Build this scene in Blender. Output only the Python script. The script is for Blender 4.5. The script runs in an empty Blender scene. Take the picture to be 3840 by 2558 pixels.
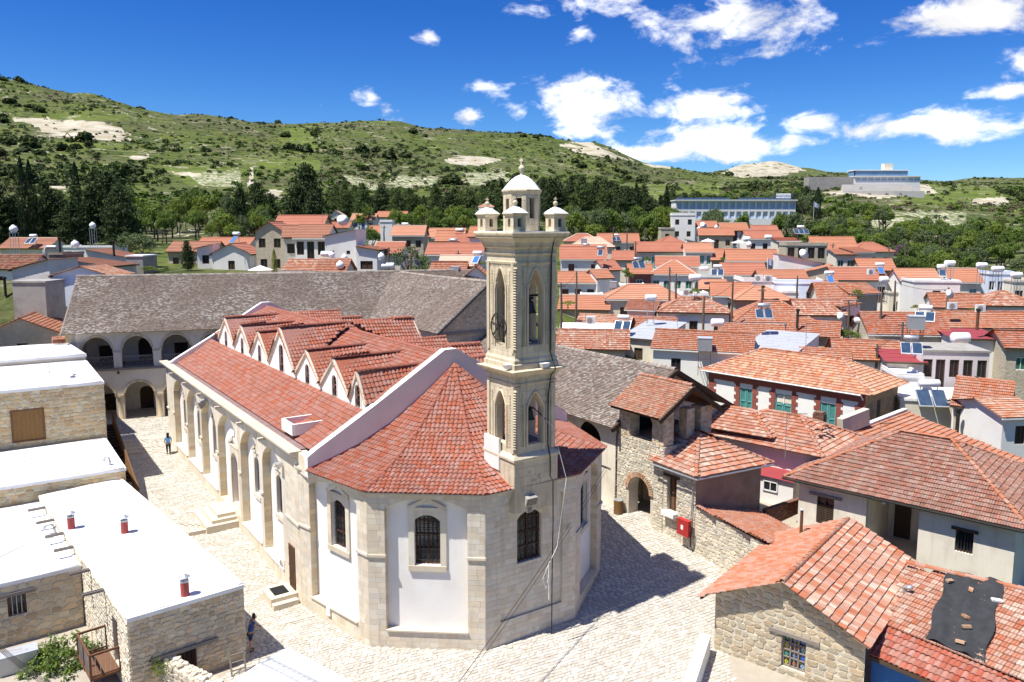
import bpy, math, random
import numpy as np
from mathutils import Vector, Matrix
R = math.radians
random.seed(11); NR = np.random.RandomState(7)
SC = bpy.context.scene; COL = SC.collection

# ---------------------------------------------------------------- camera
F, HC, PITCH, HOR = 2900.0, 18.3, R(7.0), 850.0        # focal length in photo pixels, height, pitch, horizon row
CY = HOR + F * math.tan(PITCH)
cd = bpy.data.cameras.new('camera'); cam = bpy.data.objects.new('camera', cd); COL.objects.link(cam)
cam.location = (0, 0, HC); cam.rotation_euler = (R(90) - PITCH, 0, 0)
cd.sensor_width = 36; cd.lens = 36 * F / 3840; cd.shift_y = -(1279 - CY) / 3840
cd.clip_start = 0.5; cd.clip_end = 12000
SC.camera = cam

def ray(px, py):
    x = (px - 1920) / F; y = -(py - CY) / F
    return Vector((x, math.cos(PITCH) + y * math.sin(PITCH), -math.sin(PITCH) + y * math.cos(PITCH)))
def pz(px, py, z):                                      # survey point: photo pixel on a known level
    d = ray(px, py); return Vector((0, 0, HC)) + d * ((z - HC) / d.z)
def pY(px, py, Y):                                      # survey point: photo pixel at a known distance
    d = ray(px, py); return Vector((0, 0, HC)) + d * (Y / d.y)
def proj(p):
    q = Vector(p) - Vector((0, 0, HC))
    fw = q.y * math.cos(PITCH) - q.z * math.sin(PITCH); up = q.y * math.sin(PITCH) + q.z * math.cos(PITCH)
    return (1920 + F * q.x / fw, CY - F * up / fw) if fw > .1 else (-9999, -9999)

# ---------------------------------------------------------------- world, sun, exposure
SUN_AZ, SUN_EL = R(210), R(64.5)                          # direction towards the sun, counter-clockwise from +X
w = bpy.data.worlds.new('World'); SC.world = w; w.use_nodes = True
nt = w.node_tree; nt.nodes.clear()
def wn(t, **k):
    n = nt.nodes.new(t)
    for a, b in k.items(): setattr(n, a, b)
    return n
def wl(a, b): nt.links.new(a, b)
def wm(op, a, b=None, c=None, clamp=False):
    n = wn('ShaderNodeMath', operation=op, use_clamp=clamp)
    for i, v in enumerate((a, b, c)):
        if v is None: continue
        if isinstance(v, (int, float)): n.inputs[i].default_value = v
        else: wl(v, n.inputs[i])
    return n.outputs[0]
sky = wn('ShaderNodeTexSky', sky_type='NISHITA', sun_disc=False)
sky.sun_elevation = SUN_EL; sky.sun_rotation = R(90) - SUN_AZ; sky.altitude = 800
sky.air_density = 1.0; sky.dust_density = 0.0; sky.ozone_density = 5.0
tc = wn('ShaderNodeTexCoord'); sep = wn('ShaderNodeSeparateXYZ'); wl(tc.outputs['Generated'], sep.inputs[0])
az = wm('ARCTAN2', sep.outputs[0], sep.outputs[1]); el = wm('ARCSINE', sep.outputs[2])
mp = wn('ShaderNodeMapping'); mp.inputs['Scale'].default_value = (1, 1, 1.9); wl(tc.outputs['Generated'], mp.inputs[0])
ns = wn('ShaderNodeTexNoise'); ns.inputs['Scale'].default_value = 17; ns.inputs['Detail'].default_value = 6
ns.inputs['Roughness'].default_value = .6; ns.inputs['Distortion'].default_value = .25; wl(mp.outputs[0], ns.inputs['Vector'])
ns2 = wn('ShaderNodeTexNoise'); ns2.inputs['Scale'].default_value = 9; ns2.inputs['Detail'].default_value = 2; wl(mp.outputs[0], ns2.inputs['Vector'])
CLOUDS = [(2170,410,250,120,1.0),(1820,325,170,45,.75),(1395,370,45,45,.6),(1455,410,50,40,.6),(1610,125,60,28,.7),(1765,440,48,42,.8),(1205,400,25,20,.5),
          (2630,390,190,75,.95),(2480,565,260,60,1.2),(2720,535,330,70,1.25),(3000,470,190,40,1.1),(3420,475,330,62,1.0),(2720,60,330,100,.9),(2240,15,230,70,.9),(2190,120,75,45,.7),
          (3660,55,260,85,1.0),(3780,340,110,32,.9),(3830,240,70,60,.7),(2900,200,180,40,.35),(2330,600,200,45,.9)]
m = None
ae = wn('ShaderNodeCombineXYZ'); wl(az, ae.inputs[0]); wl(el, ae.inputs[1])
def cloud_mask(a0, e0, ra, re, g):
    global m
    v = wn('ShaderNodeVectorMath', operation='MULTIPLY_ADD'); wl(ae.outputs[0], v.inputs[0])
    v.inputs[1].default_value = (1 / ra, 1 / re, 0); v.inputs[2].default_value = (-a0 / ra, -e0 / re, 0)
    l = wn('ShaderNodeVectorMath', operation='LENGTH'); wl(v.outputs[0], l.inputs[0])
    k = wm('MULTIPLY_ADD', l.outputs['Value'], -g, 1.15 * g)
    m = k if m is None else wm('MAXIMUM', m, k)
for cx, cy, rx, ry, g in CLOUDS:
    d = ray(cx, cy).normalized(); e0 = math.asin(d.z); a0 = math.atan2(d.x, d.y)
    cloud_mask(a0, e0, rx / F, ry / F, g)
for i in range(13):                                     # the same fair-weather clouds carry on round the sky
    a0 = R(50 + i * 21 + random.uniform(-3, 3)); a0 = a0 - 2 * math.pi if a0 > math.pi else a0
    cloud_mask(a0, R(random.choice((4, 7, 9, 14, 20, 30))), R(random.uniform(3, 8)), R(random.uniform(1, 2.4)), random.uniform(.7, 1))
for a_, e_, r1_, r2_ in ((20, 38, 14, 6), (-60, 42, 15, 6), (75, 47, 14, 7), (150, 40, 16, 6), (-130, 50, 16, 7), (-20, 58, 22, 7), (100, 66, 25, 7), (-95, 30, 12, 5), (50, 26, 10, 4), (-170, 60, 22, 7)): cloud_mask(R(a_), R(e_), R(r1_), R(r2_), 1.0)  # unseen clouds overhead, added for more white fill light
nz = wm('MULTIPLY', wm('SUBTRACT', ns.outputs[0], .5), 3.3)
den = wm('ADD', wm('ADD', m, nz), -.18)
cl = wm('MULTIPLY', den, 1.15, clamp=True)
sm = wn('ShaderNodeMapRange', interpolation_type='SMOOTHSTEP'); wl(cl, sm.inputs[0])
hs = wn('ShaderNodeHueSaturation'); hs.inputs['Saturation'].default_value = 1.22; hs.inputs['Value'].default_value = 1.0; wl(sky.outputs[0], hs.inputs['Color'])
tn = wn('ShaderNodeMix', data_type='RGBA', blend_type='MULTIPLY'); tn.inputs['Factor'].default_value = 1; wl(hs.outputs[0], tn.inputs['A'])
hz = wn('ShaderNodeMapRange', interpolation_type='SMOOTHSTEP'); wl(el, hz.inputs[0]); hz.inputs['From Min'].default_value = -.02; hz.inputs['From Max'].default_value = .30
ht = wn('ShaderNodeMix', data_type='RGBA'); wl(hz.outputs[0], ht.inputs['Factor']); ht.inputs['A'].default_value = (.56, .74, .92, 1); ht.inputs['B'].default_value = (.26, .50, .86, 1); wl(ht.outputs['Result'], tn.inputs['B'])
shade = wn('ShaderNodeMapRange'); shade.inputs['From Min'].default_value = .35; shade.inputs['From Max'].default_value = .65
shade.inputs['To Min'].default_value = .60; shade.inputs['To Max'].default_value = 1.08; wl(ns2.outputs[0], shade.inputs[0])
cc = wn('ShaderNodeMix', data_type='RGBA', blend_type='MULTIPLY'); cc.inputs['Factor'].default_value = 1
cc.inputs['A'].default_value = (10.5, 10.5, 10.7, 1); wl(shade.outputs[0], cc.inputs['B'])
mx = wn('ShaderNodeMix', data_type='RGBA'); wl(sm.outputs[0], mx.inputs['Factor']); wl(tn.outputs['Result'], mx.inputs['A']); wl(cc.outputs['Result'], mx.inputs['B'])
bg = wn('ShaderNodeBackground'); bg.inputs['Strength'].default_value = 0.1; wl(mx.outputs['Result'], bg.inputs['Color'])
out = wn('ShaderNodeOutputWorld'); wl(bg.outputs[0], out.inputs[0])

sl = bpy.data.lights.new('sun', 'SUN'); sl.energy = 5.0; sl.angle = R(.5); sl.color = (1, .96, .89)
so = bpy.data.objects.new('sun', sl); COL.objects.link(so)
sd = Vector((math.cos(SUN_AZ) * math.cos(SUN_EL), math.sin(SUN_AZ) * math.cos(SUN_EL), math.sin(SUN_EL)))
so.rotation_euler = sd.to_track_quat('Z', 'Y').to_euler(); so.location = (0, 0, 80)
SC.view_settings.view_transform = 'Standard'; SC.view_settings.look = 'None'
SC.view_settings.exposure = 0.62; SC.view_settings.gamma = 1
SC.cycles.max_bounces = 5; SC.cycles.diffuse_bounces = 4; SC.cycles.glossy_bounces = 2; SC.cycles.use_adaptive_sampling = True; SC.cycles.adaptive_threshold = .02; SC.cycles.use_denoising = True; SC.cycles.transparent_max_bounces = 6

w.cycles.sampling_method = 'MANUAL'; w.cycles.sample_map_resolution = 256

# ---------------------------------------------------------------- mesh helpers
class MB:
    def __init__(s): s.v = []; s.f = []; s.smooth = False
    def add(s, vs, fs):
        o = len(s.v); s.v += [tuple(x) for x in vs]; s.f += [tuple(i + o for i in f) for f in fs]; return s
    def box(s, c, d, rz=0.0, M=None):
        x, y, z = d[0] / 2, d[1] / 2, d[2] / 2
        vs = [Vector(p) for p in ((-x,-y,-z),(x,-y,-z),(x,y,-z),(-x,y,-z),(-x,-y,z),(x,-y,z),(x,y,z),(-x,y,z))]
        if M is None: M = Matrix.Rotation(rz, 3, 'Z')
        vs = [M @ p + Vector(c) for p in vs]
        return s.add(vs, [(0,3,2,1),(4,5,6,7),(0,1,5,4),(1,2,6,5),(2,3,7,6),(3,0,4,7)])
    def bar(s, a, b, w, h=None, up=(0, 0, 1)):
        a = Vector(a); b = Vector(b); h = h or w; d = b - a; L = d.length
        if L < 1e-6: return s
        d /= L; u = Vector(up)
        if abs(d.dot(u)) > .98: u = Vector((0, 1, 0))
        x = d.cross(u).normalized(); y = x.cross(d)
        M = Matrix((x, d, y)).transposed()
        return s.box((a + b) / 2, (w, L, h), M=M)
    def prism(s, poly, z0, z1):
        n = len(poly)
        f0 = z0 if callable(z0) else (lambda x, y: z0); f1 = z1 if callable(z1) else (lambda x, y: z1)
        vs = [(p[0], p[1], f0(p[0], p[1])) for p in poly] + [(p[0], p[1], f1(p[0], p[1])) for p in poly]
        a = sum(poly[i][0] * poly[(i + 1) % n][1] - poly[(i + 1) % n][0] * poly[i][1] for i in range(n))
        fs = [tuple(range(n - 1, -1, -1)), tuple(range(n, 2 * n))] + [(i, (i + 1) % n, n + (i + 1) % n, n + i) for i in range(n)]
        if a < 0: fs = [f[::-1] for f in fs]
        return s.add(vs, fs)
    def quad(s, *p): return s.add(p, [tuple(range(len(p)))])
    def tube(s, pts, r, n=6, cap=True):
        pts = [Vector(p) for p in pts]; rs = r if isinstance(r, (list, tuple)) else [r] * len(pts); o = len(s.v); m = len(pts)
        for i, p in enumerate(pts):
            d = (pts[min(i + 1, m - 1)] - pts[max(i - 1, 0)]).normalized()
            u = Vector((0, 0, 1)) if abs(d.z) < .95 else Vector((1, 0, 0))
            x = d.cross(u).normalized(); y = x.cross(d)
            for k in range(n):
                a = 2 * math.pi * k / n; s.v.append(tuple(p + (x * math.cos(a) + y * math.sin(a)) * rs[i]))
        for i in range(m - 1):
            for k in range(n):
                s.f.append((o + i * n + k, o + i * n + (k + 1) % n, o + (i + 1) * n + (k + 1) % n, o + (i + 1) * n + k))
        if cap: s.f.append(tuple(o + k for k in range(n))[::-1]); s.f.append(tuple(o + (m - 1) * n + k for k in range(n)))
        return s
    def lathe(s, prof, n=12, c=(0, 0, 0), ph=0.0):
        o = len(s.v); m = len(prof)
        for r, z in prof:
            for k in range(n):
                a = 2 * math.pi * k / n + ph; s.v.append((c[0] + r * math.cos(a), c[1] + r * math.sin(a), c[2] + z))
        for i in range(m - 1):
            for k in range(n):
                s.f.append((o + i * n + k, o + i * n + (k + 1) % n, o + (i + 1) * n + (k + 1) % n, o + (i + 1) * n + k))
        s.f.append(tuple(o + k for k in range(n))[::-1]); s.f.append(tuple(o + (m - 1) * n + k for k in range(n)))
        return s
    def data(s, name, mat):
        me = bpy.data.meshes.new(name); me.from_pydata(s.v, [], s.f); me.update()
        if mat: me.materials.append(mat)
        if s.smooth: me.shade_smooth()
        return me
    def build(s, name, mat, parent=None):
        return link(name, s.data(name, mat), parent)

def link(name, data, parent=None):
    o = bpy.data.objects.new(name, data); COL.objects.link(o)
    if parent is not None: o.parent = parent
    return o
def tag(o, label=None, cat=None, group=None, kind=None):
    if label: o['label'] = label
    if cat: o['category'] = cat
    if group: o['group'] = group
    if kind: o['kind'] = kind
    return o
def thing(name, label, cat, loc=(0, 0, 0), rz=0.0, group=None):
    o = link(name, None); o.location = loc; o.rotation_euler = (0, 0, rz); o.empty_display_size = .3
    return tag(o, label, cat, group)
def wmat(o):
    M = Matrix.Translation(o.location) @ o.rotation_euler.to_matrix().to_4x4() @ Matrix.Diagonal((*o.scale, 1))
    return wmat(o.parent) @ M if o.parent else M
def copy_tree(o, parent=None):
    c = o.copy(); COL.objects.link(c); c.parent = parent
    for ch in KIDS.get(o.name, ()): copy_tree(ch, c)
    return c
KIDS = {}
def frame(loc, rz): return Matrix.Translation(loc) @ Matrix.Rotation(rz, 4, 'Z')

# a mesh of many alike pieces: the ones that show largest become objects, the rest one joined part
class Pieces:
    def __init__(s, parent, name, meshes, mat, most=300, stuffname=None):
        s.p = parent; s.n = name; s.me = meshes; s.mat = mat; s.most = most; s.M = []; s.k = []; s.sn = stuffname or name + '_field'
        s.N = []
    def put(s, M, k=0, n=None): s.M.append(np.array(M)); s.k.append(k); s.N.append((0, 0, 1) if n is None else tuple(n))
    def finish(s):
        if not s.M: return
        A = np.array(s.M); K = np.array(s.k); W = np.array(wmat(s.p)) if s.p else np.eye(4)
        C = A[:, :3, 3] @ W[:3, :3].T + W[:3, 3]; NN = np.array(s.N) @ W[:3, :3].T
        q = C - np.array((0, 0, HC)); cp, sp = math.cos(PITCH), math.sin(PITCH)
        fw = q[:, 1] * cp - q[:, 2] * sp; up = q[:, 1] * sp + q[:, 2] * cp
        fw2 = np.maximum(fw, .1); px = 1920 + F * q[:, 0] / fw2; py = CY - F * up / fw2
        vis = (fw > 1) & (px > 0) & (px < 3840) & (py > 0) & (py < 2558)
        dist = np.linalg.norm(q, axis=1); face = -(q * NN).sum(1) / dist
        area = np.linalg.norm(A[:, :3, 0], axis=1) * np.linalg.norm(A[:, :3, 1], axis=1) if len(s.me) else 1
        sc = np.where(vis & (face > 0.02), area * face / dist ** 2, 0)
        order = np.argsort(-sc); one = [i for i in order[:s.most] if sc[i] > 0]; rest = np.setdiff1d(np.arange(len(K)), one)
        dats = [None] * len(s.me)
        for i in one:
            if dats[K[i]] is None: dats[K[i]] = s.me[K[i]].data(s.n, s.mat)
            o = bpy.data.objects.new(s.n, dats[K[i]]); COL.objects.link(o); o.parent = s.p; o.matrix_local = Matrix(A[i].tolist())
        if len(rest):
            o = link(s.sn, join_np([s.me[k] for k in range(len(s.me))], A[rest], K[rest], s.sn, s.mat), s.p); o['kind'] = 'stuff'
def join_np(mbs, A, K, name, mat):
    V = []; L = []; T = []; off = 0
    for k, mb in enumerate(mbs):
        a = A[K == k]
        if not len(a): continue
        v = np.array(mb.v); v = np.c_[v, np.ones(len(v))]
        P = np.einsum('nij,kj->nki', a[:, :3, :], v); n, kk = P.shape[:2]
        lv = np.array([i for f in mb.f for i in f]); lt = np.array([len(f) for f in mb.f])
        L.append((lv[None, :] + (np.arange(n) * kk)[:, None] + off).ravel()); T.append(np.tile(lt, n)); V.append(P.reshape(-1, 3)); off += n * kk
    V = np.concatenate(V); L = np.concatenate(L); T = np.concatenate(T)
    me = bpy.data.meshes.new(name); me.vertices.add(len(V)); me.vertices.foreach_set('co', V.ravel())
    me.loops.add(len(L)); me.loops.foreach_set('vertex_index', L.astype(np.int32))
    me.polygons.add(len(T)); me.polygons.foreach_set('loop_start', np.r_[0, np.cumsum(T)[:-1]].astype(np.int32))
    me.update(calc_edges=True); me.validate(); me.shade_flat()
    if mat: me.materials.append(mat)
    return me

# ---------------------------------------------------------------- unit pieces
def slab(n=0, ins=.06, seed=0):                         # dressed or rough stone: face towards +Z, back at z=0
    rr = random.Random(seed); mb = MB()
    if n == 0: pts = [(-.5,-.5),(.5,-.5),(.5,.5),(-.5,.5)]
    else:
        pts = []
        for i in range(n):
            a = 2 * math.pi * (i + rr.uniform(-.2, .2)) / n; c, s_ = math.cos(a), math.sin(a); k = .5 / max(abs(c), abs(s_)) * rr.uniform(.80, 1.0)
            pts.append((c * k, s_ * k))
    m = len(pts); zz = [1 + (rr.uniform(-.25, .25) if n else 0) for _ in pts]
    vs = [(x, y, 0) for x, y in pts] + [(x * (1 - ins), y * (1 - ins), z) for (x, y), z in zip(pts, zz)] + [(0, 0, 1.1 if n else 1.0)]
    fs = [(i, (i + 1) % m, m + (i + 1) % m, m + i) for i in range(m)]
    fs += [(m + i, m + (i + 1) % m, 2 * m) for i in range(m)] if n else [tuple(range(m, 2 * m))]
    return mb.add(vs, fs)
SLAB = [slab(0, .02)]
RUB = [slab(6, .07, 1), slab(7, .06, 2), slab(8, .06, 3), slab(5, .07, 4), slab(7, .08, 5), slab(6, .06, 6), slab(9, .06, 7)]
def wave_tile(wd, ln, hgt, pts, th=.02):                 # pts: (x 0..1, height 0..1) across the tile; runs up +Y, lower edge raised
    mb = MB(); n = len(pts); vs = []
    for y, dz in ((0, th), (ln, 0)):
        vs += [((p[0] - .5) * wd, y, p[1] * hgt + dz) for p in pts]
    vs += [((p[0] - .5) * wd, 0, p[1] * hgt - th * .2) for p in pts]
    fs = [(i, i + 1, n + i + 1, n + i) for i in range(n - 1)] + [(2 * n + i, 2 * n + i + 1, i + 1, i) for i in range(n - 1)]
    fs += [(2 * n, 0, n), (n - 1, 3 * n - 1, 2 * n - 1)]
    return mb.add(vs, fs)
S_TILE = wave_tile(.225, .36, .062, [(0,.0),(.12,.05),(.3,.55),(.5,1),(.7,.95),(.9,.5),(1.02,.0)], .03)
M_TILE = wave_tile(.25, .42, .035, [(0,.9),(.08,.2),(.4,.12),(.5,.95),(.6,.15),(.92,.15),(1,.9)], .055)
F_TILE = wave_tile(.21, .26, .014, [(0,.3),(.5,1),(1,.3)], .034)
def half_tile(r, ln, n=6, th=.012):
    mb = MB(); vs = []; 
    for y, k in ((-.02, 1.1), (ln, .92)):
        vs += [(-math.cos(math.pi * i / n) * r * k, y, math.sin(math.pi * i / n) * r * k) for i in range(n + 1)]
    vs += [(-math.cos(math.pi * i / n) * r * .9, -.02, math.sin(math.pi * i / n) * r * .9) for i in range(n + 1)]
    m = n + 1
    return mb.add(vs, [(i, i + 1, m + i + 1, m + i) for i in range(n)] + [(2 * m + i, 2 * m + i + 1, i + 1, i) for i in range(n)])
R_TILE = half_tile(.12, .36)

def basis(x, y, z, o):
    M = np.eye(4); M[:3, 0] = x; M[:3, 1] = y; M[:3, 2] = z; M[:3, 3] = o; return M
def inside(poly, x, y):
    c = False; n = len(poly); j = n - 1
    for i in range(n):
        xi, yi = poly[i]; xj, yj = poly[j]
        if (yi > y) != (yj > y) and x < (xj - xi) * (y - yi) / (yj - yi) + xi: c = not c
        j = i
    return c
def tile_face(pc, poly, wd, expo, jit=.006, lift=.0, tilt=.06, kmax=1, gap=0.0, skip=None):
    """poly: 3-D corners, the first two are the eave from left to right seen from outside; tiles go up from it"""
    P = [Vector(p) for p in poly]; U = (P[1] - P[0]).normalized(); N = None
    for q in P[2:]:
        c = U.cross(q - P[0])
        if c.length > 1e-3: N = c.normalized(); break
    V = N.cross(U); O = P[0]
    uv = [((p - O).dot(U), (p - O).dot(V)) for p in P]
    vmax = max(t[1] for t in uv); umin = min(t[0] for t in uv); umax = max(t[0] for t in uv)
    j = 0; v = -.04
    while v < vmax:
        i = 0; u = umin + wd / 2 + (pc_off(j) * wd if gap else 0)
        while u < umax + wd * .5:
            if inside(uv, min(max(u, umin + .01), umax - .01), max(v + expo * .5, .02)) and not (skip and skip(u, v)):
                a = random.gauss(0, jit * 4); du = U * math.cos(a) + V * math.sin(a); dv = N.cross(du)
                t = tilt + random.gauss(0, jit * 2); dv2 = dv * math.cos(t) - N * math.sin(t); n2 = du.cross(dv2)
                o = O + U * u + V * (v + random.gauss(0, jit)) + N * (lift + tilt * expo * .6 + abs(random.gauss(0, jit * .5)))
                pc.put(basis(du, dv2, n2, o), random.randrange(kmax), N)
            u += wd; i += 1
        v += expo; j += 1
    return U, V, N
def pc_off(j): return .5 * (j % 2)
def ridge_line(pc, a, b, step=.33, up=(0, 0, 1), sag=0.0):
    a = Vector(a); b = Vector(b); d = (b - a); L = d.length; d /= L; n = max(1, int(round(L / step))); up = Vector(up)
    x = d.cross(up).normalized(); z = x.cross(d)
    for i in range(n):
        p = a + d * (L * i / n); t = i / n
        p = p - z * (sag * math.sin(math.pi * t)) + x * random.gauss(0, .008)
        a2 = .05 + random.gauss(0, .02); d2 = d * math.cos(a2) - z * math.sin(a2)
        z2 = x.cross(d2)
        pc.put(basis(x, d2 * (L / n / .33), z2, p + z * .01), 0, z)

# ---------------------------------------------------------------- walls with real openings
def op(x0, x1, z0, z1, rise=0.0, pointed=False): return dict(x0=x0, x1=x1, z0=z0, z1=z1, rise=rise, pt=pointed)
def otop(o, x):
    if not o['rise']: return o['z1']
    hw = (o['x1'] - o['x0']) / 2; t = min(1, abs(x - (o['x0'] + o['x1']) / 2) / hw)
    if o['pt']: return o['z1'] + o['rise'] * (1 - t ** 1.7)
    if o['rise'] < hw * .7:
        r = (hw * hw + o['rise'] ** 2) / (2 * o['rise']); return o['z1'] + math.sqrt(max(0, r * r - (t * hw) ** 2)) - (r - o['rise'])
    return o['z1'] + o['rise'] * math.sqrt(max(0, 1 - t * t))
def panel(mb, O, U, N, wd, top, ops=(), depth=.25, z0=0.0, rev=None, xs=()):
    """wall face with openings; reveals go to rev (or mb). top and z0 may be functions of x"""
    O = Vector(O); U = Vector(U); N = Vector(N); Z = Vector((0, 0, 1)); rev = rev or mb
    ft = top if callable(top) else (lambda x: top); fb = z0 if callable(z0) else (lambda x: z0)
    X = {0.0, wd, *xs}
    for o in ops:
        X |= {o['x0'], o['x1']}
        if o['rise']:
            hw = (o['x1'] - o['x0']) / 2; c = (o['x0'] + o['x1']) / 2
            X |= {round(c - hw * math.cos(math.pi * k / 12), 5) for k in range(13)}
    X = sorted(x for x in X if -1e-6 <= x <= wd + 1e-6)
    P = lambda x, z, d=0.0: O + U * x + Z * z - N * d
    for a, b in zip(X, X[1:]):
        if b - a < 1e-4: continue
        mid = (a + b) / 2; ca, cb = fb(a), fb(b)
        for o in sorted((o for o in ops if o['x0'] - 1e-6 < mid < o['x1'] + 1e-6), key=lambda o: o['z0']):
            if o['z0'] > min(ca, cb) + 1e-4: mb.quad(P(a, ca), P(b, cb), P(b, o['z0']), P(a, o['z0']))
            ta, tb = otop(o, a), otop(o, b)
            rev.quad(P(a, ta, depth), P(b, tb, depth), P(b, tb), P(a, ta))
            rev.quad(P(a, o['z0']), P(b, o['z0']), P(b, o['z0'], depth), P(a, o['z0'], depth))
            ca, cb = ta, tb
        if ft(a) > ca + 1e-4 or ft(b) > cb + 1e-4: mb.quad(P(a, ca), P(b, cb), P(b, ft(b)), P(a, ft(a)))
    for o in ops:
        for x, s in ((o['x0'], 1), (o['x1'], -1)):
            q = [P(x, o['z0']), P(x, o['z0'], depth), P(x, otop(o, x), depth), P(x, otop(o, x))]
            rev.quad(*(q if s > 0 else q[::-1]))
def opening_fill(mb, O, U, N, o, d, grow=0.0):
    """flat pane that fills an opening at depth d"""
    O = Vector(O); U = Vector(U); N = Vector(N); Z = Vector((0, 0, 1))
    n = 12 if o['rise'] else 1
    for k in range(n):
        a = o['x0'] + (o['x1'] - o['x0']) * k / n; b = o['x0'] + (o['x1'] - o['x0']) * (k + 1) / n
        mb.quad(*(O + U * x + Z * z - N * d for x, z in ((a, o['z0']), (b, o['z0']), (b, otop(o, b)), (a, otop(o, a)))))
def stones(pc, O, U, N, wd, top, ops=(), row=.3, wmin=.4, wmax=.8, z0=0.0, th=.03, rough=False, gap=.008, vary=.15, pad=.0):
    O = Vector(O); U = Vector(U); N = Vector(N); Z = Vector((0, 0, 1))
    ft = top if callable(top) else (lambda x: top); fb = z0 if callable(z0) else (lambda x: z0)
    zl = min(fb(0), fb(wd)); zt = max(ft(wd * t / 8) for t in range(9)); z = zl
    while z < zt - row * .3:
        h = min(row * random.uniform(1 - vary, 1 + vary), zt - z)
        if zt - z - h < row * .4: h = zt - z
        zc = z + h / 2; x = -random.uniform(0, wmin) if not rough else -random.uniform(0, wmin)
        iv = [(0.0, wd)]
        for o in ops:
            if o['z0'] - h * .3 < zc < o['z1'] + o['rise'] * .96 + h * .3:
                # narrow to the arch at this height
                lo, hi = o['x0'] - pad, o['x1'] + pad
                if o['rise'] and zc > o['z1']:
                    c = (lo + hi) / 2; hw = (hi - lo) / 2
                    while hw > .02 and otop(o, c + hw * .999) < zc - h * .3: hw -= .03
                    lo, hi = c - hw - .02, c + hw + .02
                iv2 = []
                for a, b in iv:
                    if hi <= a or lo >= b: iv2.append((a, b))
                    else:
                        if lo > a: iv2.append((a, lo))
                        if hi < b: iv2.append((hi, b))
                iv = iv2
        for a, b in iv:
            x = a
            while x < b - .03:
                w_ = random.uniform(wmin, wmax)
                if b - x - w_ < wmin * .6: w_ = b - x
                xc = x + w_ / 2
                if zc < ft(xc) - h * .25 and zc > fb(xc) + h * .2:
                    hh = h
                    if rough:
                        k = random.randrange(len(RUB)); sx, sy, sz = w_ * random.uniform(.94, 1.08), hh * random.uniform(.92, 1.08), th * random.uniform(.35, .8)
                        a_ = random.gauss(0, .05)
                    else:
                        k = 0; sx, sy, sz = w_ - gap, hh - gap, th * random.uniform(.75, 1.2); a_ = 0
                    c, s_ = math.cos(a_), math.sin(a_); X = U * c + Z * s_; Y = Z * c - U * s_
                    dx = random.gauss(0, .01) if rough else 0; dz = random.gauss(0, .012) if rough else 0
                    pc.put(basis(X * sx, Y * sy, N * sz, O + U * (xc + dx) + Z * (zc + dz)), k, N)
                x += w_
        z += h
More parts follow.
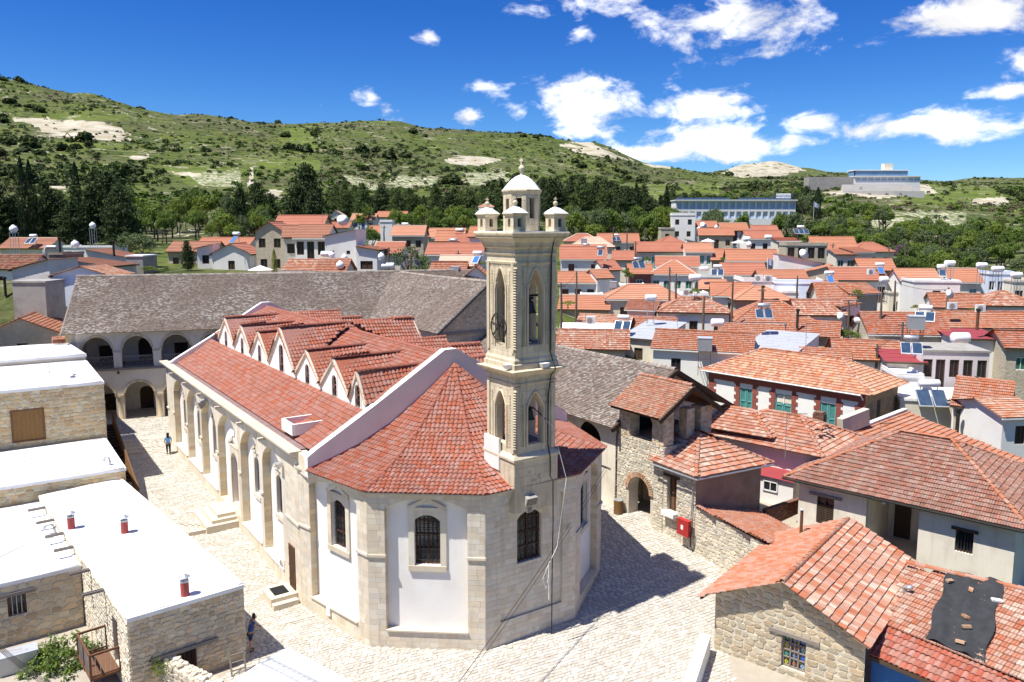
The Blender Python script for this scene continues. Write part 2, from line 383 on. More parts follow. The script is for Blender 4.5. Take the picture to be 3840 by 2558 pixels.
# ---------------------------------------------------------------- materials
MATS = {}
def mat(name, col, col2=None, rough=.85, tint=0.0, nscale=3.0, namt=.5, bump=0.0, bscale=40.0, spec=.25, metal=0.0, spot=None, spot_s=8.0, spot_lo=.55, spot_hi=.65, streak=None, coat=0.0, trans=0.0, hue=0.0, stretch=None, dirt=None, fleck=None):
    """procedural surface: two colours mixed by noise, per-piece tint, optional patches (lichen, stains), fine relief"""
    if name in MATS: return MATS[name]
    m_ = bpy.data.materials.new(name); m_.use_nodes = True; t = m_.node_tree; t.nodes.clear()
    N = lambda ty, **k: (lambda n: ([setattr(n, a, b) for a, b in k.items()], n)[1])(t.nodes.new(ty))
    L = t.links.new
    tc = N('ShaderNodeTexCoord'); gm = N('ShaderNodeNewGeometry'); oi = N('ShaderNodeObjectInfo')
    def noise(sc, det=4, stretch=None):
        n = N('ShaderNodeTexNoise'); n.inputs['Scale'].default_value = sc; n.inputs['Detail'].default_value = det
        if stretch:
            mp = N('ShaderNodeMapping'); mp.inputs['Scale'].default_value = stretch; L(gm.outputs['Position'], mp.inputs[0]); L(mp.outputs[0], n.inputs['Vector'])
        else: L(gm.outputs['Position'], n.inputs['Vector'])
        return n.outputs[0]
    def rng(v, a, b, c=0.0, d=1.0):
        n = N('ShaderNodeMapRange'); n.inputs['From Min'].default_value = a; n.inputs['From Max'].default_value = b
        n.inputs['To Min'].default_value = c; n.inputs['To Max'].default_value = d; L(v, n.inputs[0]); return n.outputs[0]
    def mixc(f, a, b, bl='MIX'):
        n = N('ShaderNodeMix', data_type='RGBA', blend_type=bl)
        for s_, v in (('Factor', f), ('A', a), ('B', b)):
            if isinstance(v, (int, float)): n.inputs[s_].default_value = v
            elif isinstance(v, tuple): n.inputs[s_].default_value = (*v, 1) if len(v) == 3 else v
            else: L(v, n.inputs[s_])
        return n.outputs['Result']
    c2 = col2 or tuple(x * .75 for x in col)
    base = mixc(rng(noise(nscale, 3, stretch), .35, .65), tuple(col), tuple(c2)) if namt else None
    if namt and namt < 1: base = mixc(namt, tuple(col), base)
    if base is None: base = mixc(0.0, tuple(col), tuple(col))
    ad = N('ShaderNodeMath', operation='ADD'); L(gm.outputs['Random Per Island'], ad.inputs[0]); L(oi.outputs['Random'], ad.inputs[1])
    fr = N('ShaderNodeMath', operation='FRACT'); L(ad.outputs[0], fr.inputs[0])
    if tint:
        base = mixc(1.0, base, rng(fr.outputs[0], 0, 1, 1 - tint, 1 + tint * .8), 'MULTIPLY')
    if hue:
        hs = N('ShaderNodeHueSaturation'); L(base, hs.inputs['Color'])
        f2 = N('ShaderNodeMath', operation='MULTIPLY'); f2.inputs[1].default_value = 7.31; L(fr.outputs[0], f2.inputs[0])
        f3 = N('ShaderNodeMath', operation='FRACT'); L(f2.outputs[0], f3.inputs[0])
        L(rng(f3.outputs[0], 0, 1, .5 - hue, .5 + hue), hs.inputs['Hue']); L(rng(f3.outputs[0], 0, 1, 1.15, .75), hs.inputs['Saturation']); base = hs.outputs[0]
    if spot:
        f = rng(noise(spot_s, 4), spot_lo, spot_hi)
        if tint:
            mm = N('ShaderNodeMath', operation='MULTIPLY'); L(f, mm.inputs[0]); L(rng(fr.outputs[0], .2, .8, .25, 1.0), mm.inputs[1]); f = mm.outputs[0]
        base = mixc(f, base, tuple(spot))
    if fleck:                                            # single weathered or lichened pieces among the others
        f4 = N('ShaderNodeMath', operation='MULTIPLY'); f4.inputs[1].default_value = 13.7; L(fr.outputs[0], f4.inputs[0])
        f5 = N('ShaderNodeMath', operation='FRACT'); L(f4.outputs[0], f5.inputs[0])
        mm = N('ShaderNodeMath', operation='MULTIPLY'); L(rng(f5.outputs[0], fleck[3], 1.0), mm.inputs[0]); L(rng(noise(fleck[4], 3), .36, .62, fleck[5], 1.0), mm.inputs[1])
        m3 = N('ShaderNodeMath', operation='MULTIPLY'); L(mm.outputs[0], m3.inputs[0]); L(rng(noise(14, 2), .3, .6, .55, 1.0), m3.inputs[1])
        base = mixc(m3.outputs[0], base, tuple(fleck[:3]))
    if streak:
        base = mixc(rng(noise(2.2, 3, (1.6, 1.6, .22)), .52, .72, 0, streak[3]), base, tuple(streak[:3]))
    if dirt:
        base = mixc(rng(noise(.7, 4), .5, .75, 0, dirt[3]), base, tuple(dirt[:3]))
    bs = N('ShaderNodeBsdfPrincipled'); L(base, bs.inputs['Base Color']); bs.inputs['Roughness'].default_value = rough
    bs.inputs['Specular IOR Level'].default_value = spec; bs.inputs['Metallic'].default_value = metal; bs.inputs['Coat Weight'].default_value = coat
    if bump:
        bn = N('ShaderNodeBump'); bn.inputs['Strength'].default_value = 1; bn.inputs['Distance'].default_value = bump
        L(noise(bscale, 2, stretch), bn.inputs['Height']); L(bn.outputs[0], bs.inputs['Normal'])
    o = N('ShaderNodeOutputMaterial')
    if trans:
        tr = N('ShaderNodeBsdfTranslucent'); L(base, tr.inputs['Color']); ms = N('ShaderNodeMixShader'); ms.inputs[0].default_value = trans
        L(bs.outputs[0], ms.inputs[1]); L(tr.outputs[0], ms.inputs[2]); L(ms.outputs[0], o.inputs[0])
    else: L(bs.outputs[0], o.inputs[0])
    MATS[name] = m_; return m_

ASHLAR = mat('ashlar', (.62,.515,.345), (.53,.425,.27), tint=.14, nscale=1.3, bump=.008, bscale=30, hue=.010, spot=(.40,.32,.20), spot_s=3.5, spot_lo=.6, spot_hi=.8)
ASHLAR_P = mat('ashlar_pale', (.68,.605,.475), (.59,.505,.375), tint=.11, nscale=.9, bump=.006, bscale=30, hue=.006, spot=(.46,.385,.27), spot_s=1.8, spot_lo=.58, spot_hi=.8, streak=(.44,.365,.26,.35))
TOWER_ST = mat('tower_stone', (.66,.57,.415), (.55,.45,.30), nscale=1.6, tint=.08, bump=.012, bscale=22, spot=(.30,.25,.175), spot_s=2.0, spot_lo=.60, spot_hi=.82, streak=(.22,.185,.13,.45))
MORTAR = mat('mortar', (.60,.54,.43), (.50,.43,.32), nscale=2.5, bump=.02, bscale=25)
RUBBLE = mat('rubble', (.60,.49,.32), (.48,.38,.24), tint=.25, nscale=2.5, bump=.02, bscale=18, hue=.014, spot=(.34,.28,.2), spot_s=5, spot_lo=.58, spot_hi=.75)
RUB_GOLD = mat('rubble_gold', (.60,.47,.26), (.50,.38,.20), tint=.22, nscale=2.0, bump=.015, bscale=20, hue=.015)
RUB_WHITE = mat('rubble_white', (.62,.56,.44), (.52,.45,.32), tint=.22, nscale=2.4, bump=.02, bscale=18, hue=.012)
PLASTER = mat('plaster_white', (.82,.80,.75), (.77,.74,.69), nscale=.8, bump=.003, bscale=25, dirt=(.58,.53,.45,.3))
PLASTER_O = mat('plaster_old', (.76,.70,.58), (.66,.59,.47), nscale=.7, bump=.006, bscale=18, dirt=(.46,.39,.3,.4), streak=(.46,.40,.32,.3))
PLASTER_PK = mat('plaster_pink', (.70,.64,.62), (.62,.56,.54), nscale=.8, bump=.004, bscale=18, dirt=(.45,.40,.38,.4))
PLASTER_CR = mat('plaster_cream', (.74,.68,.55), (.68,.61,.48), nscale=.8, bump=.004, bscale=18, dirt=(.5,.45,.36,.3))
PLASTER_BL = mat('plaster_blue', (.66,.72,.85), (.60,.67,.82), nscale=.8, bump=.003, bscale=18)
PLASTER_BR = mat('plaster_brown', (.30,.23,.17), (.20,.155,.115), nscale=.9, bump=.01, bscale=14, dirt=(.13,.105,.085,.7))
PLASTER_RD = mat('plaster_red', (.30,.11,.095), (.25,.09,.08), nscale=1.0, bump=.004, bscale=18)
CONCRETE = mat('concrete', (.36,.34,.31), (.27,.25,.225), nscale=1.4, bump=.008, bscale=20, dirt=(.17,.16,.14,.5))
LIME = mat('limewash_roof', (.82,.82,.81), (.77,.77,.76), nscale=.6, bump=.012, bscale=4, dirt=(.52,.47,.40,.45), rough=.9, spot=(.66,.62,.56), spot_s=.9, spot_lo=.6, spot_hi=.75)
RED_TILE = mat('tile_red', (.335,.130,.087), (.30,.116,.078), tint=.05, nscale=.7, bump=.004, bscale=40, hue=.002, spot=(.42,.24,.18), spot_s=2.2, spot_lo=.60, spot_hi=.9, dirt=(.22,.088,.062,.5))
RED_RIDGE = mat('tile_red_ridge', (.315,.118,.08), (.28,.105,.072), tint=.05, nscale=2.5, bump=.004, bscale=40)
OR_TILE = mat('tile_orange', (.42,.187,.112), (.37,.16,.095), tint=.06, nscale=.8, bump=.005, bscale=40, hue=.004, dirt=(.34,.17,.115,.5))
OLD_TILE = mat('tile_weathered', (.42,.19,.118), (.37,.163,.10), tint=.09, nscale=1.0, bump=.006, bscale=40, hue=.006, fleck=(.56,.47,.38,.42,.5,.35))
BRN_TILE = mat('tile_lichened', (.30,.150,.105), (.245,.122,.086), tint=.16, nscale=1.5, bump=.008, bscale=40, hue=.008, spot=(.46,.40,.36), spot_s=14, spot_lo=.55, spot_hi=.68, dirt=(.155,.095,.07,.5))
PALE_TILE = mat('tile_pale', (.50,.245,.145), (.44,.205,.12), tint=.12, nscale=1.5, bump=.005, bscale=40, hue=.008, fleck=(.62,.44,.28,.5,.6,.4))
GREY_TILE = mat('tile_grey', (.195,.150,.120), (.160,.123,.100), tint=.28, nscale=.6, bump=.006, bscale=30, hue=.008, fleck=(.46,.435,.40,.5,.20,.15))
GREY_RIDGE = mat('tile_grey_ridge', (.33,.28,.23), (.25,.21,.175), tint=.30, nscale=2, bump=.01, bscale=30, hue=.015)
BRN2_TILE = mat('tile_brown', (.32,.16,.10), (.26,.125,.08), tint=.22, nscale=2.4, bump=.006, bscale=40, hue=.012)
MEMBRANE = mat('roof_membrane', (.40,.12,.08), (.33,.10,.07), nscale=2)
GUTTER_R = mat('gutter_red', (.23,.14,.13), (.30,.25,.25), nscale=2)
WOOD = mat('wood', (.26,.145,.055), (.17,.09,.035), nscale=4, stretch=(8,8,.8), bump=.006, bscale=20)
WOOD_D = mat('wood_dark', (.085,.055,.035), (.055,.036,.024), nscale=4, stretch=(6,6,1), bump=.006, bscale=20)
WOOD_M = mat('wood_door', (.17,.085,.045), (.125,.06,.032), nscale=4, stretch=(8,8,.8), bump=.004, bscale=20)
WOOD_G = mat('wood_grey', (.27,.235,.20), (.19,.165,.14), nscale=4, stretch=(5,5,1), bump=.008, bscale=20)
POLE = mat('pole_wood', (.15,.115,.085), (.10,.08,.06), nscale=3, stretch=(6,6,.6), bump=.004)
IRON = mat('iron', (.022,.022,.024), (.035,.028,.024), nscale=8, rough=.6)
RUST = mat('rust', (.16,.075,.04), (.10,.05,.03), nscale=6, rough=.85)
STEEL = mat('galvanised', (.47,.49,.51), (.40,.42,.44), nscale=4, rough=.45, metal=.6, spec=.4)
ALU = mat('aluminium', (.62,.64,.66), (.56,.58,.60), nscale=4, rough=.4, metal=.7)
GLASS = mat('glass_dark', (.018,.022,.028), (.03,.034,.04), nscale=2, rough=.12, spec=.6)
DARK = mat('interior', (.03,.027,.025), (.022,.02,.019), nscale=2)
TEAL = mat('teal_paint', (.13,.36,.33), (.10,.30,.28), nscale=5, stretch=(3,3,1))
BLUE = mat('blue_paint', (.045,.16,.42), (.035,.125,.34), nscale=5)
GREENP = mat('green_paint', (.045,.16,.09), (.035,.12,.07), nscale=5)
BROWNP = mat('brown_paint', (.13,.07,.045), (.10,.055,.035), nscale=5)
REDP = mat('red_paint', (.42,.035,.03), (.36,.03,.028), nscale=3, rough=.5)
FLUE = mat('flue_red', (.36,.07,.06), (.30,.06,.05), nscale=3, rough=.6)
MAROON = mat('maroon_sheet', (.30,.055,.06), (.26,.045,.05), nscale=2, rough=.55)
SHEET = mat('metal_sheet', (.42,.44,.47), (.34,.36,.39), nscale=1.2, rough=.5, spec=.4, stretch=(.4,3,1), spot=(.28,.19,.14), spot_s=1.8, spot_lo=.60, spot_hi=.75)
SOLAR = mat('solar_panel', (.03,.055,.10), (.05,.09,.16), nscale=3, rough=.15, spec=.6)
TANK = mat('tank_white', (.82,.83,.84), (.78,.79,.80), nscale=2, rough=.4)
TRIM = mat('trim_white', (.78,.77,.74), (.72,.71,.68), nscale=3)
TERRA = mat('trim_terracotta', (.30,.09,.065), (.25,.075,.055), nscale=3, tint=.1)
BRICK = mat('brick', (.20,.09,.055), (.14,.07,.045), nscale=4, tint=.28, hue=.015, bump=.006, bscale=30)
BRICKA = mat('brick_arch', (.48,.30,.18), (.40,.24,.14), nscale=4, tint=.25, hue=.015, bump=.006, bscale=30)
TARP = mat('tarpaulin', (.035,.036,.037), (.055,.056,.057), nscale=3, rough=.55, bump=.05, bscale=2.5)
PAVER = mat('paver', (.54,.505,.44), (.475,.44,.375), tint=.19, nscale=1.2, bump=.006, bscale=25, hue=.008, dirt=(.37,.335,.275,.4))
GROUT = mat('paving_joint', (.40,.355,.285), (.33,.29,.23), nscale=3, bump=.01, bscale=30)
SLABST = mat('step_stone', (.62,.55,.43), (.54,.46,.34), nscale=2.0, bump=.006, bscale=25)
BLACK = mat('black_rubber', (.015,.015,.016), (.02,.02,.021), nscale=5)
CABLE = mat('cable', (.03,.027,.025), (.045,.04,.036), nscale=5)
PLASTIC = mat('plastic_white', (.78,.78,.76), (.74,.74,.72), nscale=3, rough=.5)
BRONZE = mat('bronze', (.06,.06,.05), (.09,.085,.07), nscale=5, rough=.5, metal=.5)
ASPHALT = mat('asphalt', (.30,.29,.275), (.25,.24,.23), nscale=2, bump=.01, bscale=30)
YARD = mat('yard_soil', (.36,.33,.27), (.28,.255,.205), nscale=1.0, bump=.02, bscale=10)
LEAD = mat('lead_sheet', (.10,.105,.115), (.075,.08,.09), nscale=3, rough=.5)
OR_TILE2 = mat('tile_orange_deep', (.37,.15,.092), (.32,.128,.078), tint=.06, nscale=.8, bump=.005, bscale=40, hue=.004, dirt=(.28,.13,.09,.6))
OR_TILE3 = mat('tile_orange_pale', (.48,.235,.145), (.42,.195,.12), tint=.09, nscale=.8, bump=.005, bscale=40, hue=.005, fleck=(.62,.50,.38,.5,.4,.3))
# ---------------------------------------------------------------- ground levels
def lerp_tab(t, tab):
    if t <= tab[0][0]: return tab[0][1]
    for (a, b), (c, d) in zip(tab, tab[1:]):
        if t <= c: return b + (d - b) * (t - a) / (c - a)
    return tab[-1][1]
G_LEFT = [(36, -1.1), (47, -.6), (47.3, -.45), (61.0, -.1), (63.2, .55), (200, .55)]
G_RIGHT = [(36, -1.1), (40.5, -.55), (47.5, .35), (56, .55), (200, .55)]
def g(x, y):
    a = lerp_tab(y, G_LEFT); b = lerp_tab(y, G_RIGHT); t = min(1, max(0, (x + 8) / 8)); return a + (b - a) * t
TCOL = {  # photo column: (distance, photo row of the bare ground at that distance)
 -900: [(64,1250),(90,1060),(130,950),(200,830),(350,620),(580,420),(850,150)],
 0:    [(64,1330),(85,1075),(130,965),(200,870),(350,720),(480,610),(600,515),(850,279)],
 326:  [(64,1330),(85,1075),(130,965),(200,875),(350,730),(480,630),(600,535),(850,344)],
 718:  [(64,1330),(85,1075),(130,975),(200,885),(350,735),(480,660),(650,545),(880,418)],
 1142: [(64,1330),(85,1080),(130,985),(200,890),(320,800),(480,685),(700,560),(950,459)],
 1468: [(64,1300),(90,1090),(130,990),(200,890),(320,800),(500,695),(720,560),(980,446)],
 1631: [(64,1300),(90,1100),(130,1000),(200,890),(320,800),(500,700),(740,580),(980,467)],
 1957: [(64,1350),(90,1150),(130,1010),(200,905),(320,810),(500,715),(740,610),(980,492)],
 2200: [(60,1500),(90,1230),(130,1050),(200,915),(320,815),(500,725),(740,640),(980,524)],
 2450: [(56,1700),(90,1250),(130,1070),(200,925),(320,825),(500,740),(740,680),(980,614)],
 2690: [(52,1850),(90,1270),(130,1085),(200,945),(320,835),(500,745),(740,695),(980,650),(1800,645),(2100,638),(2300,642)],
 2780: [(52,1850),(90,1280),(130,1090),(200,950),(320,838),(500,745),(740,695),(980,665),(1800,652),(2100,614),(2300,622)],
 2870: [(52,1850),(90,1285),(130,1095),(200,955),(320,840),(500,740),(740,692),(980,668),(1800,655),(2100,604),(2300,612)],
 3010: [(52,1850),(90,1290),(130,1100),(200,960),(320,842),(450,735),(740,692),(980,668),(1800,655),(2100,629),(2300,637)],
 3110: [(52,1850),(90,1290),(130,1105),(200,965),(320,850),(440,725),(520,692),(740,680),(980,660),(1800,650),(2100,644)],
 3300: [(52,1850),(90,1300),(130,1110),(200,985),(320,865),(440,735),(520,700),(740,686),(980,672),(1800,668),(2100,670)],
 3500: [(52,1850),(90,1310),(130,1115),(200,1000),(320,870),(440,750),(520,715),(740,700),(980,695),(1800,678)],
 3670: [(52,1850),(90,1315),(130,1110),(200,990),(320,870),(440,770),(560,715),(740,705),(980,695),(1500,662)],
 3840: [(52,1850),(90,1315),(130,1105),(200,985),(320,870),(440,775),(600,725),(740,715),(980,690),(1500,661)],
 4700: [(52,1850),(90,1315),(130,1105),(200,985),(320,860),(440,765),(600,715),(740,700),(980,680),(1500,650)],
}
TPX = np.array(sorted(TCOL), float)
TY = np.r_[np.arange(50, 140, 5), np.arange(140, 400, 20), np.arange(400, 1100, 50), 1200, 1400, 1600, 1800, 2100, 2500, 3200, 5000, 9000.].astype(float)
TZ = np.zeros((len(TPX), len(TY)))
for i, c in enumerate(TPX):
    tab = [(a, pY(1920, b, a).z) for a, b in TCOL[int(c)]]
    last = tab[-1]; tab += [(last[0] * 1.35, last[1] - last[0] * .03), (last[0] * 2.5, last[1] - last[0] * .10), (20000, last[1] - last[0] * .16)]
    TZ[i] = [lerp_tab(y, tab) for y in TY]
def tz_np(x, y):
    x = np.asarray(x, float); y = np.asarray(y, float)
    r = np.hypot(x, y); azm = np.arctan2(x, np.maximum(y, 1e-6)); azm = np.where(y <= 0, np.sign(x) * 1.5, azm)
    px = np.clip(1920 + F * np.tan(np.clip(azm, -1.2, 1.2)), TPX[0], TPX[-1]); dd = np.where(np.abs(azm) < .75, np.maximum(y, 1), r * .73)
    i = np.clip(np.searchsorted(TPX, px) - 1, 0, len(TPX) - 2); t = (px - TPX[i]) / (TPX[i + 1] - TPX[i]); t = t * t * (3 - 2 * t)
    dd = np.clip(dd, TY[0], TY[-1] - 1); j = np.clip(np.searchsorted(TY, dd) - 1, 0, len(TY) - 2); s = (dd - TY[j]) / (TY[j + 1] - TY[j])
    z = (TZ[i, j] * (1 - s) + TZ[i, j + 1] * s) * (1 - t) + (TZ[i + 1, j] * (1 - s) + TZ[i + 1, j + 1] * s) * t
    z += (np.sin(x * .031 + y * .017) * np.sin(y * .023 - x * .011) * 1.6 + np.sin(x * .11) * np.sin(y * .09) * .5) * np.clip((dd - 250) / 400, 0, 1)
    near = np.clip((dd - 78) / 9, 0, 1); near = np.where(x > 0, np.clip((dd - 54) / 22, 0, 1), near)
    gl = np.array([g(a, b) for a, b in zip(x.ravel(), y.ravel())]).reshape(x.shape) - .3 if x.size < 3000 else np.interp(y, [36, 61, 63.2, 200], [-1.6, -.6, .0, .0])
    z = gl * (1 - near) + z * near
    return np.where(dd < 50.5, np.minimum(z, gl), z)
def tz(x, y): return float(tz_np(np.array([x]), np.array([y]))[0])

CHALK = [[(20,425),(90,437),(180,440),(330,452),(420,465),(495,500),(495,530),(380,530),(290,524),(200,515),(130,512),(165,485),(110,468),(50,455)],
         [(1655,605),(1700,582),(1850,588),(1885,600),(1800,622),(1700,618)],[(2090,545),(2190,520),(2240,548),(2300,575),(2390,606),(2280,595),(2160,572)],
         [(2400,610),(2480,615),(2535,634),(2440,626)],[(2700,650),(2770,614),(2800,600),(2940,600),(3030,640),(2940,660),(2780,668)],[(936,628),(950,628),(954,700),(926,706)],
         [(3080,705),(3480,690),(3520,725),(3300,745),(3080,725)],[(3640,742),(3780,738),(3790,768),(3640,768)],[(150,668),(260,700),(250,722),(160,695)],
         [(480,585),(560,575),(560,600),(490,600)],[(640,640),(760,650),(740,665),(650,655)],[(1000,708),(1060,715),(1050,740),(1000,735)],[(3430,868),(3540,862),(3560,885),(3440,890)]]
VINE = [[(1280,655),(1410,680),(1440,722),(1330,700)],[(1440,655),(1640,670),(1640,700),(1480,710)],[(1740,650),(1910,645),(1910,700),(1760,695)],
        [(700,650),(900,640),(900,700),(760,700)],[(3250,800),(3620,795),(3620,870),(3280,855)]]
FIELD = [[(600,620),(920,630),(920,690),(700,690)],[(3480,690),(3740,700),(3760,760),(3330,770),(3400,730)],[(900,590),(1200,600),(1200,640),(920,640)],[(150,425),(480,430),(480,455),(300,450),(150,440)],
         [(1060,480),(1160,480),(1200,560),(1080,560)],[(200,525),(480,540),(480,560),(200,545)],[(2200,690),(2700,690),(2700,740),(2300,745)]]
def terrain():
    a_in = np.arange(-40, 40.01, .125); a = np.r_[np.arange(-180, -40, 4), a_in, np.arange(44, 180.1, 4)]
    r = np.r_[np.linspace(4, 60, 18)[:-1], np.geomspace(60, 1200, 190), np.geomspace(1250, 9500, 40)]
    A, RR = np.meshgrid(np.radians(a), r, indexing='ij'); X = RR * np.sin(A); Y = RR * np.cos(A)
    Z = tz_np(X, Y); na, nr = A.shape
    V = np.stack([X, Y, Z], -1).reshape(-1, 3)
    q = V - np.array((0, 0, HC)); fw = q[:, 1] * math.cos(PITCH) - q[:, 2] * math.sin(PITCH); up = q[:, 1] * math.sin(PITCH) + q[:, 2] * math.cos(PITCH)
    ok = fw > 1; fw = np.maximum(fw, 1); px = 1920 + F * q[:, 0] / fw; py = CY - F * up / fw
    def mask(polys):
        m_ = np.zeros(len(V), bool)
        for p in polys:
            c = np.zeros(len(V), bool); n = len(p); j = n - 1
            for i in range(n):
                (xi, yi), (xj, yj) = p[i], p[j]
                if yi != yj: c ^= ((yi > py) != (yj > py)) & (px < (xj - xi) * (py - yi) / (yj - yi) + xi)
                j = i
            m_ |= c
        return (m_ & ok & (RR.ravel() > 150)).astype(np.float32)
    idx = np.arange(na * nr).reshape(na, nr)
    Q = np.stack([idx[:-1, :-1], idx[:-1, 1:], idx[1:, 1:], idx[1:, :-1]], -1).reshape(-1, 4)[:, ::-1]
    me = bpy.data.meshes.new('ground'); me.vertices.add(len(V)); me.vertices.foreach_set('co', V.ravel())
    me.loops.add(Q.size); me.loops.foreach_set('vertex_index', Q.ravel().astype(np.int32))
    me.polygons.add(len(Q)); me.polygons.foreach_set('loop_start', (np.arange(len(Q)) * 4).astype(np.int32)); me.update(calc_edges=True)
    for nm, pl in (('chalk', CHALK), ('vine', VINE), ('field', FIELD)):
        at = me.attributes.new(nm, 'FLOAT', 'POINT'); at.data.foreach_set('value', mask(pl))
    me.shade_smooth()
    m_ = bpy.data.materials.new('hill_ground'); m_.use_nodes = True; t = m_.node_tree; N = t.nodes.new; L = t.links.new
    bs = t.nodes['Principled BSDF']; bs.inputs['Roughness'].default_value = .95; bs.inputs['Specular IOR Level'].default_value = .1
    gm = N('ShaderNodeNewGeometry')
    def noise(sc, d=5):
        n = N('ShaderNodeTexNoise'); n.inputs['Scale'].default_value = sc; n.inputs['Detail'].default_value = d; L(gm.outputs['Position'], n.inputs['Vector']); return n.outputs[0]
    def rg(v, a, b, c=0., d=1.):
        n = N('ShaderNodeMapRange'); L(v, n.inputs[0])
        for k, x in zip(('From Min', 'From Max', 'To Min', 'To Max'), (a, b, c, d)): n.inputs[k].default_value = x
        return n.outputs[0]
    def mix(f, a, b):
        n = N('ShaderNodeMix'); n.data_type = 'RGBA'
        for s_, v in (('Factor', f), ('A', a), ('B', b)):
            if isinstance(v, (int, float)): n.inputs[s_].default_value = v
            elif isinstance(v, tuple): n.inputs[s_].default_value = (*v, 1)
            else: L(v, n.inputs[s_])
        return n.outputs['Result']
    def attr(nm): n = N('ShaderNodeAttribute'); n.attribute_name = nm; return n.outputs['Fac']
    def mul(a, b, op='MULTIPLY'):
        n = N('ShaderNodeMath'); n.operation = op; n.use_clamp = True
        for i, v in enumerate((a, b)):
            if isinstance(v, (int, float)): n.inputs[i].default_value = v
            else: L(v, n.inputs[i])
        return n.outputs[0]
    def mul2(a, b):
        n = N('ShaderNodeMath'); n.operation = 'MULTIPLY'; L(a, n.inputs[0]); n.inputs[1].default_value = b; return n.outputs[0]
    c = mix(rg(noise(.035), .35, .65), (.072,.100,.022), (.125,.148,.032))
    c = mix(rg(noise(.012), .48, .62), c, (.105,.105,.050))
    c = mix(rg(noise(.11), .50, .60), c, (.048,.070,.018))
    c = mix(rg(noise(.45, 4), .50, .68), c, (.045,.058,.020))
    c = mix(mul(attr('field'), rg(noise(.06), .35, .6, .2, .75)), c, (.125,.165,.030))
    c = mix(mul(rg(noise(.05), .62, .68), rg(noise(.6), .45, .6)), c, (.44,.39,.30))
    c = mix(mul(rg(noise(.16, 6), .64, .72), .45), c, (.46,.42,.33))
    wv = N('ShaderNodeTexWave'); wv.inputs['Scale'].default_value = .28; wv.inputs['Distortion'].default_value = 1.5; L(gm.outputs['Position'], wv.inputs['Vector'])
    vn = mix(rg(noise(.5), .42, .55), (.52,.47,.37), (.10,.15,.03))
    c = mix(mul(attr('vine'), rg(noise(.09), .3, .5)), c, vn)
    ck = mix(rg(noise(.08), .4, .65), (.62,.56,.46), (.46,.385,.28))
    c = mix(rg(mul(mul(attr('chalk'), .55), mul(noise(.045, 8), 1.0), 'ADD'), .90, 1.04), c, ck)
    sx = N('ShaderNodeSeparateXYZ'); L(gm.outputs['Position'], sx.inputs[0])
    tw_ = N('ShaderNodeMath'); tw_.operation = 'MULTIPLY_ADD'; L(noise(.02, 3), tw_.inputs[0]); tw_.inputs[1].default_value = 9.0; L(mul2(sx.outputs[2], .14), tw_.inputs[2])
    fr_ = N('ShaderNodeMath'); fr_.operation = 'FRACT'; L(tw_.outputs[0], fr_.inputs[0])
    c = mix(mul(rg(fr_.outputs[0], .90, .96), rg(noise(.018, 3), .46, .60)), c, (.36,.325,.24))
    c = mix(mul(rg(fr_.outputs[0], .16, .05), rg(noise(.013, 3), .42, .6, 0, .7)), c, (.035,.052,.016))
    L(c, bs.inputs['Base Color'])
    bn = N('ShaderNodeBump'); bn.inputs['Distance'].default_value = 1.2; bn.inputs['Strength'].default_value = .9; L(noise(.35, 8), bn.inputs['Height']); L(bn.outputs[0], bs.inputs['Normal'])
    me.materials.append(m_)
    return tag(link('ground', me), 'green scrubby hillside and village ground', None, None, 'structure')
terrain()

# ---------------------------------------------------------------- the church's place
CHO, CHR = Vector((.94, 34.85, 0)), R(34.85); CHM = frame(CHO, CHR)
def cw(x, y, z=0.0): return CHM @ Vector((x, y, z))
APSE = [(-8.0, 9.0), (-6.75, 3.5), (-2.55, .1), (2.65, .0), (6.6, 2.6), (8.0, 9.0)]
NAVE_END = 41.0; XO, XI = -8.0, -7.55                     # outer face of the side wall, back of its niches
CH_POLY = [cw(*p)[:2] for p in APSE] + [cw(8.0, NAVE_END)[:2], cw(-8.0, NAVE_END)[:2]]

